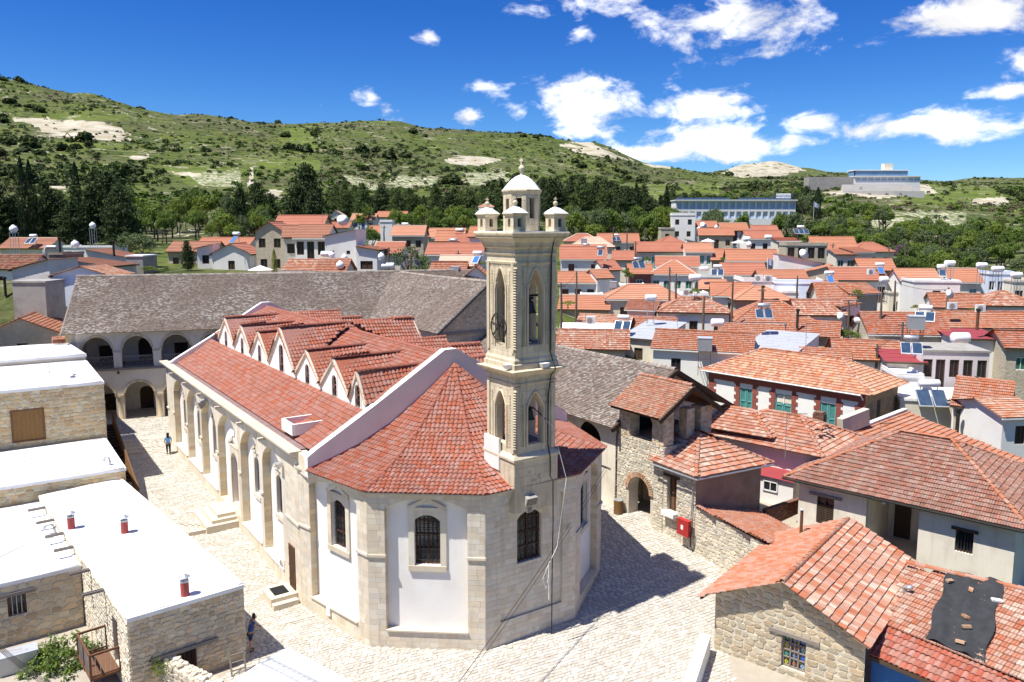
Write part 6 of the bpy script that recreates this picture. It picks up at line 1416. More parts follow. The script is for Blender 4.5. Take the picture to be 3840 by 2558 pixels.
# local x = along the ridge (away), local y = towards -across (left eave at y=0, ridge at y=-3.3)
z0 = -1.8; sg = op(3.1, 4.15, -.75, .75)
def f4(x): return 1.75 + 1.5 * (1 - abs(x - 3.3) / 3.3) if x <= 6.6 else 1.75
mb = MB(); panel(mb, (.35, -.15, 0), (0, -1, 0), (-1, 0, 0), 6.5, lambda x: f4(x + .15) - .12, [sg], .3, z0=z0, xs=[3.15]); panel(mb, (9, -.15, 0), (-1, 0, 0), (0, 1, 0), 8.65, 1.7, [], .3, z0=z0); mb.build('wall', MORTAR, H4)
SP = Pieces(H4, 'wall_stone', RUB, mat('stone_house', (.50,.42,.28), (.40,.33,.22), tint=.2, nscale=3, bump=.02, bscale=16, hue=.012), 300, 'wall_stones'); stones(SP, (.35, -.15, 0), (0, -1, 0), (-1, 0, 0), 6.5, lambda x: f4(x + .15) - .12, [sg], .27, .3, .55, z0=z0, rough=True, th=.045); SP.finish()
O = Vector((.35, -.15, 0)); U = Vector((0, -1, 0)); N = Vector((-1, 0, 0)); gl = win_fill(H4, O, U, N, sg, .2, GLASS, WOOD_G, 0); lintel(H4, O, U, N, sg, WOOD_G, .55, .16)
COLS = [(.5,.42,.02), (.02,.12,.55), (.45,.08,.03), (.03,.3,.12), (.25,.4,.5), (.05,.2,.6)]
GC = [mat('stained_%d' % i, c_, tuple(x * .7 for x in c_), rough=.2, spec=.5, nscale=6) for i, c_ in enumerate(COLS)]
fr = MB()
for t in (1 / 3, 2 / 3): x = sg['x0'] + 1.05 * t; fr.bar(O + U * x + Vector((0, 0, sg['z0'])) - N * .15, O + U * x + Vector((0, 0, sg['z1'])) - N * .15, .06, .05, N)
for t in (.3, .52, .76): z = sg['z0'] + 1.5 * t; fr.bar(O + U * sg['x0'] + Vector((0, 0, z)) - N * .15, O + U * sg['x1'] + Vector((0, 0, z)) - N * .15, .05, .05, N)
fr.build('glazing_bars', WOOD_G, gl)
for i in range(3):
    for j in range(4):
        cx = sg['x0'] + .175 + i * .35; cz = sg['z0'] + .2 + j * .37; s_ = MB(); m_ = GC[(i * 2 + j * 3) % 6]
        s_.quad(*(O + U * (cx + a_) + Vector((0, 0, cz + b_)) - N * .19 for a_, b_ in ((-.1, 0), (0, -.15), (.1, 0), (0, .15)))); s_.build('coloured_pane', m_, gl)
        s_ = MB(); s_.quad(*(O + U * (cx + a_) + Vector((0, 0, cz + b_)) - N * .185 for a_, b_ in ((-.035, 0), (0, -.05), (.035, 0), (0, .05)))); s_.build('coloured_pane', GC[(i + j * 2 + 3) % 6], gl)
        for a0, b0 in ((-.12, .12), (.1, -.13)):
            s_ = MB(); s_.quad(*(O + U * (cx + a0 + a_) + Vector((0, 0, cz + b0 + b_)) - N * .188 for a_, b_ in ((-.03, -.05), (.03, -.04), (.02, .05), (-.03, .03)))); s_.build('coloured_pane', GC[(i * 3 + j) % 6], gl)
e0, e1 = Vector((-.25, .3, 1.6)), Vector((9.2, .3, 1.6)); g0, g1 = Vector((-.1, -3.3, 3.3)), Vector((9.2, -3.3, 3.3)); s0, s1 = Vector((-.2, -6.9, 1.62)), Vector((9.2, -6.9, 1.62))
roofed(H4, OR_TILE, OR_TILE, [[e1, e0, g0, g1]], [], S_TILE, .23, .34, 150, rname='left_roof_tile')
roofed(H4, OLD_TILE, OR_TILE, [[s0, s1, g1, g0]], [(g0, g1)], M_TILE, .26, .36, 300)
mb = MB(); mb.bar(e0 + Vector((.05, 0, -.12)), e1 + Vector((0, 0, -.12)), .12, .14); mb.bar((-.1, .3, 1.5), (.5, .3, 1.4), .1); mb.build('eaves_timber', WOOD_D, H4)
# side roofs on the right, one half covered with tarpaulin
inv = wmat(H4).inverted()
def L4(px, py, z): return inv @ pz(px, py, z)
A_, B_, C_, D_ = L4(3330, 2345, 1.55), L4(3860, 2560, 1.5), L4(3860, 2215, 2.75), L4(3400, 2110, 2.75)
roofed(H4, OLD_TILE, OR_TILE, [[A_, B_, C_, D_]], [(D_, C_)], M_TILE, .26, .34, 250, rname='side_roof_tile')
A2, B2, C2, D2_ = L4(3262, 2455, .85), L4(3700, 2640, .8), L4(3850, 2545, 1.45), L4(3325, 2330, 1.5)
roofed(H4, mat('tile_side', (.40,.15,.10), (.34,.125,.085), tint=.16, nscale=2, bump=.005, hue=.008), OR_TILE, [[A2, B2, C2, D2_]], [], S_TILE, .2, .36, 250, rname='porch_roof_tile')
mb = MB(); mb.bar(A2 + Vector((0, 0, -.1)), B2 + Vector((0, 0, -.1)), .12, .16); mb.build('porch_beam', WOOD_D, H4)
mb = MB(); q = [A2 + Vector((.35, 0, -.2)), B2 + Vector((.35, 0, -.2))]; mb.quad(q[0] + Vector((0, 0, -2.2)), q[1] + Vector((0, 0, -2.2)), q[1], q[0]); mb.build('porch_wall', BLUE, H4)
W4 = wmat(H4); pA, pB, pD = (W4 @ v for v in (A_, B_, C_)); pn = (pB - pA).cross(pD - pA).normalized(); pn = pn if pn.z > 0 else -pn
def onroof(px, py, h=0.0):                               # point of the side roof seen at a photo pixel
    d_ = ray(px, py); o_ = Vector((0, 0, HC)); return o_ + d_ * ((pA - o_).dot(pn) / d_.dot(pn)) + pn * h
tp = MB(); n_, m_ = 16, 24; TL_, TR_, BR_, BL_ = (onroof(*q_) for q_ in ((3561, 2145), (3764, 2192), (3696, 2495), (3469, 2400)))
for i in range(n_ + 1):
    for j in range(m_ + 1):
        u, v = i / n_, j / m_; p = BL_.lerp(BR_, u).lerp(TL_.lerp(TR_, u), v)
        wr = .09 + .10 * abs(math.sin(u * 7 + v * 2.2)) ** 3 + .05 * math.sin(v * 9 + u * 5) * u + .06 * max(0, math.sin((u - v * .6) * 11)) ** 4 + random.uniform(0, .012)
        e_ = (BR_ - BL_).normalized() * (.08 * math.sin(v * 13) * ((i == 0) - (i == n_)))
        tp.v.append(tuple(p + pn * wr + e_))
tp.f = [(i * (m_ + 1) + j, (i + 1) * (m_ + 1) + j, (i + 1) * (m_ + 1) + j + 1, i * (m_ + 1) + j + 1) for i in range(n_) for j in range(m_)]; tp.smooth = True
TPo = tp.build('tarpaulin', TARP); tag(TPo, 'black tarpaulin weighted with bricks on the near orange roof', 'tarpaulin')
for i, (px, py, lbl) in enumerate(((3562, 2195, 'top left corner of the tarpaulin'), (3641, 2228, 'upper middle of the tarpaulin'), (3622, 2330, 'centre of the tarpaulin'), (3602, 2425, 'lower end of the tarpaulin'), (3625, 2368, 'spot just below the tarpaulin centre'))):
    mb = MB(); mb.box((0, 0, 0), (.34, .17, .1)); o = mb.build('loose_brick', BRICKA); o.location = onroof(px, py, .24); o.rotation_euler = (.2, .1, R(20 + i * 37)); tag(o, 'loose orange brick at the ' + lbl, 'brick')
mb = MB(); mb.box((0, 0, 0), (.4, .2, .08)); o = mb.build('white_block', TRIM); o.location = onroof(3738, 2262, .15); o.rotation_euler = (.1, .1, R(-10)); tag(o, 'white block lying on the right edge of the tarpaulin', 'block')
fl = thing('stove_pipe', 'dark rusty stove pipe on the orange roof ridge near the passage', 'pipe', pz(3003, 2010, 2.3), 0); mb = MB(); mb.lathe([(.08, 0), (.08, 1.35)], 10); mb.build('pipe', RUST, fl); mb = MB(); mb.lathe([(.12, 1.42), (.12, 1.44), (.02, 1.5)], 10); mb.build('cap', SHEET, fl); mb = MB(); mb.bar((.0, 0, 1.3), (0, 0, 1.45), .03); mb.build('strut', STEEL, fl)
mb = MB(); mb.smooth = True; mb.tube([(0, 0, 0), (0, 0, .3), (.05, -.1, .42), (.1, -.3, .45)], .1, 10); o = mb.build('vent_cowl', ALU); o.location = onroof(3390, 2225, -.1); o.rotation_euler = (0, 0, R(30)); tag(o, 'shiny bent metal vent cowl on the near orange roof', 'vent')
# white low wall at the bottom
ww = thing('low_wall', 'low whitewashed wall at the corner of the near stone house', 'wall', (0, 0, 0), 0); mb = MB(); a, b = Vector((8.6, 33.4, 0)), Vector((6.1, 27.5, 0)); n = Vector((.9, -.4, 0)) * .5; mb.prism([(p.x, p.y) for p in (a, b, b + n, a + n)], -2, -.15); mb.build('wall_core', LIME, ww)
wp = Pieces(ww, 'wall_stone', RUB, mat('whitewashed_stone', (.72,.71,.68), (.64,.63,.6), tint=.08, nscale=3, bump=.02), 150, 'wall_stones'); U = (a - b).normalized(); stones(wp, b, U, Vector((U.y, -U.x, 0)) , (a - b).length, -.2, [], .2, .25, .5, z0=-1.2, rough=True, th=.02); stones(wp, a, -U, Vector((-U.y, U.x, 0)), (a - b).length, -.2, [], .2, .25, .5, z0=-1.2, rough=True, th=.02); wp.finish()
# ---------------------------------------------------------------- the village
FAR_OR = mat('far_tile', (.43,.187,.11), (.37,.155,.092), tint=.05, nscale=.5, bump=.01, bscale=3.2)
FAR_RD = mat('far_tile_red', (.41,.165,.105), (.35,.135,.088), tint=.05, nscale=.5, bump=.01, bscale=3.2)
FAR_BR = mat('far_tile_brown', (.33,.155,.10), (.27,.125,.08), tint=.06, nscale=.6, bump=.01, bscale=3.2)
FAR_PL = mat('far_tile_pale', (.58,.42,.32), (.50,.33,.24), tint=.10, nscale=.8, bump=.03, bscale=3.2)
STWALL = mat('far_stone_wall', (.52,.455,.345), (.40,.335,.24), nscale=3.5, bump=.05, bscale=5, dirt=(.33,.28,.2,.5))
WM = dict(W=PLASTER, C=PLASTER_CR, P=PLASTER_PK, B=PLASTER_BL, S=STWALL, O=PLASTER_O, R=PLASTER_RD, G=CONCRETE, N=PLASTER_BR)
RM = dict(o=FAR_OR, r=FAR_RD, b=FAR_BR, p=FAR_PL, m=SHEET, k=MAROON, w=LIME, c=CONCRETE)
WC = dict(d=(GLASS, BROWNP), b=(BLUE, TRIM), g=(GREENP, TRIM), t=(TEAL, TRIM), w=(GLASS, TRIM), n=(WOOD_D, WOOD_D))
FAR_LT = mat('far_tile_light', (.49,.24,.15), (.43,.20,.125), tint=.05, nscale=.5, bump=.01, bscale=3.2)
NEAR_M = {'o': OR_TILE, 'r': OR_TILE, 'b': BRN2_TILE, 'p': PALE_TILE}
def courses(mb, eL, eR, rR, rL, ex=.38, th=.055):
    eL, eR, rR, rL = map(Vector, (eL, eR, rR, rL)); h = max(((eL + eR) / 2 - (rL + rR) / 2).length, .3); n = max(2, int(h / ex))
    N = (eR - eL).cross(rL - eL)
    if N.length < 1e-4: N = (eR - eL).cross(rR - eL)
    N.normalize()
    for i in range(n):
        a, b = i / n, (i + 1) / n; p, q, r_, s_ = eL.lerp(rL, a), eR.lerp(rR, a), eR.lerp(rR, b), eL.lerp(rL, b); u = N * th
        mb.add([p + u, q + u, r_ + u * .25, s_ + u * .25, p, q], [(0, 1, 2, 3), (4, 5, 1, 0)])
def house(pxL, pxR, py, Y, yaw, depth, wh, roof, rise, wl_, rf, nf, ns, win, label, name='village_house', ov=.3, group=None, wz=None, wsz=(.95, 1.25), cat='house', flip=False):
    if pxL > 2050: Y = Y * lerp_tab(Y, [(58, 1.22), (66, 1.20), (90, 1.10), (140, 1.0)])
    depth *= .8; rise *= .68 if Y < 110 else .82
    A = pY(pxL, py, Y); yw = R(yaw); U = Vector((math.cos(yw), math.sin(yw), 0))
    k = (pxR - 1920) / F / 1.0; q = ray(pxR, py); k = q.x / q.y; wd = (k * A.y - A.x) / (U.x - k * U.y)
    base = A.z - wh; o = thing(name, label, cat, (A.x, A.y, base), yw, group); Vv = Vector((0, 1, 0)); D = depth; H_ = wh; wm_ = WM[wl_]; rm_ = RM[rf]; near = Y < 95 and rf in NEAR_M; nm = NEAR_M.get(rf)
    if rf == 'o': rm_ = (FAR_OR, FAR_LT, FAR_OR, FAR_RD)[int(pxL * 7 + py) % 4]; nm = (OR_TILE, OR_TILE3, OR_TILE, OR_TILE2, OLD_TILE)[int(pxL * 3 + py) % 5]
    ru = 1.0 if roof in ('gy',) else 0
    zr = H_ + rise; fl = -3.0
    # wall tops by roof kind: front, right, back, left
    if roof == 'gx': tops = [H_, lambda x: H_ + rise * (1 - abs(x - D / 2) / (D / 2)), H_, lambda x: H_ + rise * (1 - abs(x - D / 2) / (D / 2))]
    elif roof == 'gy': tops = [lambda x: H_ + rise * (1 - abs(x - wd / 2) / (wd / 2)), H_, lambda x: H_ + rise * (1 - abs(x - wd / 2) / (wd / 2)), H_]
    elif roof == 'sf': tops = [H_, lambda x: H_ + rise * x / D, H_ + rise, lambda x: H_ + rise * (1 - x / D)]
    elif roof == 'sl': tops = [lambda x: H_ + rise * x / wd, H_ + rise, lambda x: H_ + rise * (1 - x / wd), H_]
    elif roof == 'sr': tops = [lambda x: H_ + rise * (1 - x / wd), H_, lambda x: H_ + rise * x / wd, H_ + rise]
    else: tops = [H_] * 4
    P4 = [Vector((0, 0, 0)), Vector((wd, 0, 0)), Vector((wd, D, 0)), Vector((0, D, 0))]; wmb = MB(); two = wh > 4.3
    lv = wz if wz is not None else ([wh - 2.3] if not two else [wh - 2.2, wh - 5.0])
    m2, fm = WC[win]; fills = []
    sides = [(0, nf), (1 if A.x < 0 and not flip or (flip and A.x > 0) else 3, ns)]
    if ns and yaw < -8: sides[1] = (1, ns)
    if ns and yaw > 8: sides[1] = (3, ns)
    for i in range(4):
        p, q = P4[i], P4[(i + 1) % 4]; u = (q - p); L_ = u.length; u /= L_; n = Vector((u.y, -u.x, 0)); cnt = sum(c for s, c in sides if s == i); ops = []
        for z in lv:
            for j in range(cnt):
                ww_, hh = wsz; c = L_ * (j + .5) / cnt + random.uniform(-.15, .15) * min(1, L_ / cnt / 3); dr = (j % 3 == 1 and cnt > 2) or (cnt == 1 and False)
                ww_ = min(ww_, L_ / cnt * .7); z0 = z - (1.0 if dr else 0); ops.append(op(c - ww_ / 2, c + ww_ / 2, z0, z + hh))
        panel(wmb, p, u, n, L_, tops[i], ops, .16, z0=fl, xs=[L_ / 2])
        fills += [(p, u, n, oo) for oo in ops]
    wmb.build('wall', wm_, o)
    for p, u, n, oo in fills:
        if Y < 175: win_fill(o, p, u, n, oo, .12, m2, fm)
        else: f = MB(); opening_fill(f, p, u, n, oo, .1); f.build('window', m2, o)
    faces = []; rid = []; e = ov; zo = rise / max(.1, D / 2) * e if roof == 'gx' else 0
    V = lambda x, y, z: Vector((x, y, z))
    if roof == 'gx':
        faces = [(V(-e, -e, H_ - zo), V(wd + e, -e, H_ - zo), V(wd + e, D / 2, zr), V(-e, D / 2, zr)), (V(wd + e, D + e, H_ - zo), V(-e, D + e, H_ - zo), V(-e, D / 2, zr), V(wd + e, D / 2, zr))]; rid = [(V(-e, D / 2, zr), V(wd + e, D / 2, zr))]
    elif roof == 'gy':
        zo = rise / (wd / 2) * e; faces = [(V(-e, D + e, H_ - zo), V(-e, -e, H_ - zo), V(wd / 2, -e, zr), V(wd / 2, D + e, zr)), (V(wd + e, -e, H_ - zo), V(wd + e, D + e, H_ - zo), V(wd / 2, D + e, zr), V(wd / 2, -e, zr))]; rid = [(V(wd / 2, -e, zr), V(wd / 2, D + e, zr))]
    elif roof == 'hip':
        h = min(D, wd) / 2
        if wd >= D: r0, r1 = V(h, D / 2, zr), V(wd - h, D / 2, zr)
        else: r0 = V(wd / 2, h, zr); r1 = V(wd / 2, D - h, zr)
        c = [V(-e, -e, H_ - .05), V(wd + e, -e, H_ - .05), V(wd + e, D + e, H_ - .05), V(-e, D + e, H_ - .05)]
        if wd >= D: faces = [(c[0], c[1], r1, r0), (c[1], c[2], r1, r1), (c[2], c[3], r0, r1), (c[3], c[0], r0, r0)]; rid = [(c[0], r0), (c[1], r1), (r0, r1), (c[3], r0), (c[2], r1)]
        else: faces = [(c[0], c[1], r0, r0), (c[1], c[2], r1, r0), (c[2], c[3], r1, r1), (c[3], c[0], r0, r1)]; rid = [(c[0], r0), (c[1], r0), (r0, r1), (c[3], r1), (c[2], r1)]
    elif roof == 'sf': faces = [(V(-e, -e, H_ - .05), V(wd + e, -e, H_ - .05), V(wd + e, D, zr), V(-e, D, zr))]
    elif roof == 'sl': faces = [(V(-e, D + e, H_), V(-e, -e, H_), V(wd + e * .3, -e, zr), V(wd + e * .3, D + e, zr))]
    elif roof == 'sr': faces = [(V(wd + e, -e, H_), V(wd + e, D + e, H_), V(-e * .3, D + e, zr), V(-e * .3, -e, zr))]
    if roof == 'flat':
        mb = MB(); mb.prism([(-.1, -.1), (wd + .1, -.1), (wd + .1, D + .1), (-.1, D + .1)], H_ - .02, H_ + .16); mb.build('roof_slab', rm_, o)
        if rise: mb = MB(); [mb.bar(a, b, .16, rise) for a, b in ((V(0, 0, H_ + rise / 2 + .15), V(wd, 0, H_ + rise / 2 + .15)), (V(wd, 0, H_ + rise / 2 + .15), V(wd, D, H_ + rise / 2 + .15)), (V(0, 0, H_ + rise / 2 + .15), V(0, D, H_ + rise / 2 + .15)))]; mb.build('parapet', wm_, o)
    elif near:
        T = Pieces(o, 'roof_tile', [M_TILE], nm, 60, 'roof_tiles'); dk = MB()
        for f in faces:
            g_ = [v for i, v in enumerate(f) if i == 0 or (v - f[i - 1]).length > 1e-4]; dk.quad(*[v - Vector((0, 0, .03)) for v in g_]); tile_face(T, g_, .26, .36)
        T.finish(); dk.build('roof_deck', nm, o); Rg = Pieces(o, 'ridge_tile', [R_TILE], OR_TILE, 40)
        for a, b in rid: ridge_line(Rg, a, b, .42)
        Rg.finish()
    else:
        mb = MB()
        for f in faces: courses(mb, *f, ex=.42 if rf not in 'mk' else 1.2, th=.06 if rf not in 'mk' else .03)
        mb.build('roof', rm_, o)
        if rid and rf not in 'mk':
            mb = MB(); [mb.tube([a + Vector((0, 0, .04)), b + Vector((0, 0, .04))], .11, 6) for a, b in rid]; mb.build('ridge_cap', rm_ if random.random() < .6 else FAR_PL, o)
    if roof != 'flat':
        mb = MB()
        for f in faces: mb.bar(f[0] - Vector((0, 0, .1)), f[1] - Vector((0, 0, .1)), .08, .12)
        mb.build('fascia', WOOD_D if random.random() < .6 else TRIM, o)
    return o
H = house
# nearest to the porch outwards: (left px, right px, eave row, distance, turn, depth, wall height, roof, rise, wall, tiles, windows, label)
H(2093,2345,1300,62,-8,7,3.5,'gx',2.0,'S','o',0,0,'d','low stone house with plain orange roof just right of the tower')
H(2102,2332,1236,70,-4,6,3.0,'flat',.0,'C','w',0,0,'d','flat white roof with air conditioner right of the tower bells')
H(2160,2345,1221,76,-22,6,3.2,'gx',1.6,'C','o',0,0,'d','house with orange gable roof behind the flat white roof')
H(2373,2520,1226,75,-14,5,3.0,'gx',1.4,'S','o',0,0,'d','small stone house with short orange roof behind the metal sheet roof')
H(2329,2470,1262,67,-32,10,3.8,'sf',1.4,'O','m',1,0,'n','old pale house under a grey corrugated sheet roof with an arched hatch',ov=.2)
H(2450,2810,1300,63,-20,8,3.6,'gx',2.0,'W','o',2,0,'d','white house with big orange roof behind the orange tree')
H(2770,2975,1310,62,-35,12,3.6,'sf',1.3,'W','m',1,0,'d','white house under a streaked metal sheet roof beside the teal-shuttered house',ov=.15)
H(2700,2930,1262,70,-16,6,3.2,'gx',1.7,'W','o',0,0,'d','orange roofed house left of the streaked sheet roof')
H(3138,3372,1338,60,-14,6,3.2,'gx',2.0,'W','o',1,0,'b','house with orange roof and blue gutters behind the teal-shuttered house')
H(3010,3180,1345,60,-18,4,3.0,'gx',1.2,'W','o',0,0,'d','low orange roof tucked between the sheet roof and the blue-guttered house')
H(2955,3140,1250,69,-25,6,3.2,'gx',1.7,'S','o',0,0,'d','stone house with orange roof and maroon ridge above the streaked sheet roof')
H(2275,2555,1120,86,-6,7,3.4,'hip',2.3,'C','o',2,0,'d','hip-roofed cream house in the middle of the village right of the tower')
H(2472,2735,1168,79,-10,6.5,3.6,'hip',2.2,'W','o',3,1,'d','hip-roofed white house with a dark porch and white tank in front')
H(2099,2280,1155,86,-10,7,3.2,'gx',2.0,'S','o',0,0,'d','stone house with sagging orange roof beside the vine pergola')
H(2351,2450,1158,81,-18,4,3.0,'sf',1.2,'O','r',1,0,'d','small porch with sloping orange roof and maroon verge','village_porch',cat='porch')
H(2098,2240,1056,101,-4,6,3.6,'gx',1.8,'W','o',3,0,'d','white house with glazed front under an orange roof right of the tower')
H(2240,2295,1040,100,20,5,4.6,'gx',1.4,'W','o',0,1,'d','tall white gabled house end beside the glazed house')
H(2104,2270,968,120,-3,7,5.4,'gx',2.2,'W','r',2,0,'d','long white two-storey house with red roof right of the tower top tier')
H(2268,2326,1010,116,22,6,4.4,'gx',1.6,'W','r',0,0,'d','white gable end of the long two-storey house')
H(2297,2378,972,128,-12,6,3.2,'gx',1.6,'O','o',2,0,'d','small house with dark doorway behind the white gable')
H(2360,2442,1024,106,-6,6,4.8,'gx',1.4,'R','o',1,0,'g','maroon painted house wing with green shutter')
H(2442,2606,1026,106,-14,7,5.0,'hip',2.2,'W','o',4,0,'g','white house with tall green doors joined to the maroon wing')
H(2463,2619,994,113,-10,6,3.4,'gx',1.5,'C','o',0,1,'d','yellow gabled house just behind the green-doored house')
H(2386,2571,941,136,-4,7,4.6,'gx',1.8,'O','o',4,0,'t','long grey-green house with teal windows in the village centre')
H(2573,2672,942,131,-3,6,4.2,'gx',1.6,'W','o',4,0,'t','white sunroom house with many glazed panes',wsz=(1.2,1.6))
H(2118,2252,905,170,-2,7,3.4,'hip',2.0,'O','o',1,0,'d','orange hip-roofed house right beside the tower cornice')
H(2244,2395,906,165,-4,7,3.6,'gx',2.0,'C','o',3,0,'d','cream house with orange roof and a solar tank on the ridge')
H(2137,2300,925,150,-8,7,3.2,'hip',2.2,'C','p',2,0,'d','house with faded pink-white roof right of the tower')
H(2109,2272,950,141,-3,6,3.4,'gx',1.8,'W','o',1,0,'d','low orange roof with solar panel right of the tower')
H(2472,2566,911,160,0,6,3.0,'hip',1.6,'C','o',1,0,'d','small square house with pyramid orange roof')
H(2575,2642,915,150,-6,5,3.0,'sr',1.0,'W','o',0,0,'d','white lean-to wall beside the small pyramid roof')
H(2519,2608,808,186,-6,7,6.4,'flat',.6,'W','w',2,0,'d','white modern cube house with balcony below the school')
H(2480,2530,860,184,0,6,3.8,'flat',.4,'S','c',1,0,'d','grey stone basement block below the white cube house')
H(2600,2690,850,190,-4,6,3.0,'gx',1.6,'W','o',0,0,'d','orange roofed house right of the white cube house')
H(2622,2750,880,166,-10,6,4.0,'gx',1.6,'S','o',3,1,'d','stone house with shaded porch and white parasol')
H(2670,2785,972,130,-8,7,3.4,'gx',2.0,'S','o',1,0,'d','stone house with wide orange roof left of the flag pole')
H(2730,2915,974,121,-8,6,3.4,'gx',1.9,'S','o',1,1,'d','long stone house with orange roof behind the blue and white flag')
H(2716,2872,1027,108,-4,6,3.6,'gx',1.8,'W','r',3,0,'d','white house with red roof and white gable beside the solar tank')
H(2627,2720,1080,95,-10,5,3.0,'gx',1.4,'O','o',0,0,'d','low orange roof right of the white water tank')
H(2672,2815,1104,90,-12,6,3.6,'gx',2.0,'W','o',1,0,'d','white house wall with orange roof left of the blue flat house')
H(2708,2806,862,170,0,6,3.8,'gx',1.8,'W','o',3,0,'d','white house with arched doors and vine terrace',wsz=(1.0,2.0))
H(2824,2918,867,182,-3,6,3.0,'gx',1.6,'W','o',1,0,'d','low house with orange roof below the school trees')
H(2802,2936,893,156,-3,7,3.6,'gx',1.8,'W','o',3,0,'d','white gabled house with water tanks on its terrace')
H(2917,3000,902,140,-4,6,6.2,'sf',.6,'C','r',2,0,'d','cream tower block with awning roof beside the stone terrace house')
H(2950,3102,922,134,-2,7,4.6,'flat',.5,'S','c',4,0,'d','modern stone house with big openings and flat terrace',wsz=(1.3,1.9))
H(3050,3213,930,142,-8,8,4.0,'gx',2.4,'W','o',2,0,'d','white house with very large plain orange roof')
H(3200,3350,943,144,-4,7,3.6,'hip',2.0,'C','o',3,0,'d','house with wide orange hip roof at the village edge')
H(3137,3210,953,121,-4,5,5.0,'sf',1.0,'C','o',2,0,'g','cream house with green shutters and door, front part')
H(3205,3272,945,121,14,5,5.4,'sf',.8,'C','o',1,0,'g','cream tall end of the green-shuttered house')
H(2917,3085,986,112,-10,6,3.6,'sr',1.6,'W','r',1,0,'d','white house with red sloping roof and satellite dish')
H(2853,3025,1041,102,-3,5,2.8,'gx',1.4,'C','o',1,0,'d','low house with air conditioners before its orange roof')
H(2992,3122,1030,105,-18,6,3.8,'sl',1.8,'S','o',1,0,'d','stone house with single orange slope rising to the right')
H(3132,3325,1046,100,-6,7,4.0,'gx',2.2,'W','r',5,0,'n','white house with red roof and long dark lattice front')
H(3230,3357,1010,110,-6,6,3.4,'gx',1.8,'S','o',0,0,'d','stone gabled house with a blue solar panel beside it')
H(2788,2910,1056,93,-4,7,3.8,'flat',.5,'W','w',0,0,'d','white flat-roofed box house in the village middle')
H(2905,3085,1062,91,-14,7,4.0,'flat',.5,'B','w',2,0,'w','pale blue flat-roofed house joined to the white box')
H(3032,3152,1092,93,-6,6,3.0,'gx',1.8,'C','o',0,0,'d','orange roof with a small dormer behind the pale blue house')
H(3073,3200,1118,83,-10,7,3.6,'gx',2.4,'C','o',1,0,'d','broad orange roof with stone gable and a young tree before it')
H(3190,3292,1100,83,20,6,4.4,'gx',1.4,'S','o',0,0,'d','stone gable end beside the young tree')
H(2759,2968,1124,85,-5,7,3.2,'hip',2.2,'S','o',2,0,'d','stone house with hip roof and chimney left of the white box house')
H(2759,3060,1205,75,-8,8,3.4,'hip',3.0,'W','o',2,0,'d','large hip-roofed house with silver solar tank in the village middle')
H(2993,3165,1175,75,-6,6,3.6,'gx',2.0,'W','o',1,0,'d','house with white parapet walls round an old orange roof')
H(3160,3225,1150,75,16,6,4.2,'sl',.5,'W','o',1,0,'d','blank white gable wall with satellite dish behind the fig tree')
H(3223,3312,1238,73,-8,5,3.0,'gx',1.5,'W','o',2,0,'b','small house with blue door left of the long stone gable')
H(3381,3526,1050,96,-4,6,3.8,'gx',2.0,'W','o',4,0,'n','white house with maroon door frames and orange roof at the right')
H(3427,3602,1058,89,-10,6,3.6,'flat',.2,'W','w',1,0,'d','white windowless flat house before the maroon-framed house')
H(3558,3680,1052,96,-10,6,3.4,'gx',2.2,'O','o',2,1,'t','grey house with steep orange roof and teal door')
H(3708,3800,1028,96,-8,6,5.0,'flat',.4,'B','w',3,0,'w','bluish white flat house with verandah at the far right')
H(3800,3900,1060,93,-8,6,4.0,'flat',.4,'O','c',2,0,'d','grey concrete house at the right edge behind the blue-windowed house')
H(3504,3690,1148,83,-16,7,3.2,'gx',2.0,'W','o',0,0,'d','orange roof with satellite dish and water tank on its left')
H(3700,3900,1144,81,-6,7,3.6,'hip',2.2,'W','o',3,0,'b','white house with bright blue windows at the right edge')
H(3542,3910,1222,71,-4,6,4.2,'gx',2.0,'W','r',4,0,'g','long whitish house with green frames and red roof at the right')
H(3264,3560,1246,67,-8,8,3.8,'gx',2.6,'S','o',4,0,'b','big orange roof with solar panels, blue verandah and long stone gable')
H(3577,3752,1266,63,-8,6,3.6,'sf',.5,'W','k',1,0,'d','small white house with maroon sheet roof at the right')
H(3775,3900,1298,60,-10,6,3.2,'gx',1.8,'S','o',1,0,'g','stone house with orange roof and green shutter at the right edge')
H(3328,3465,1352,57,-12,6,3.0,'sf',1.0,'O','k',1,0,'n','dark open shed under a bright maroon sheet roof','village_shed',cat='shed')
H(3455,3712,1318,56.5,-8,6,3.6,'flat',.0,'P','c',5,0,'d','half ruined pinkish house with flat concrete roof',wsz=(1.2,1.6))
H(3360,3462,1415,54,-10,5,2.6,'flat',.3,'W','w',0,0,'d','bright white cube terrace behind the adobe gable')
H(3376,3650,1500,52,-14,7,3.4,'flat',.1,'C','w',0,0,'d','cream flat-roofed house carrying two solar panels at the right')
H(3580,3770,1512,50,-36,8,4.4,'gx',2.4,'S','o',0,0,'d','stone house with wooden shutter and orange roof at the right edge')
H(3762,3900,1560,46,6,7,4.4,'gx',1.0,'W','o',1,0,'n','white house front with brown shutter at the right edge',wsz=(.8,1.4))
H(2555,2655,1108,90,-4,5,2.8,'flat',.3,'W','w',1,0,'d','white terrace block beside the air conditioner below the column tank')
H(2618,2706,1040,108,-6,5,4.0,'flat',.4,'W','w',2,0,'d','white cube between the yellow gable and the red-roofed white house')
H(3336,3425,1102,97,-6,5,3.2,'flat',.3,'C','c',1,0,'d','cream terrace wall right of the lattice house')
H(3450,3600,1128,92,-6,6,2.8,'flat',.2,'W','w',0,0,'d','long white flat terrace below the white windowless house')
H(3600,3740,1168,84,-4,5,2.8,'flat',.2,'W','w',1,0,'d','white flat roof left of the blue-windowed house')
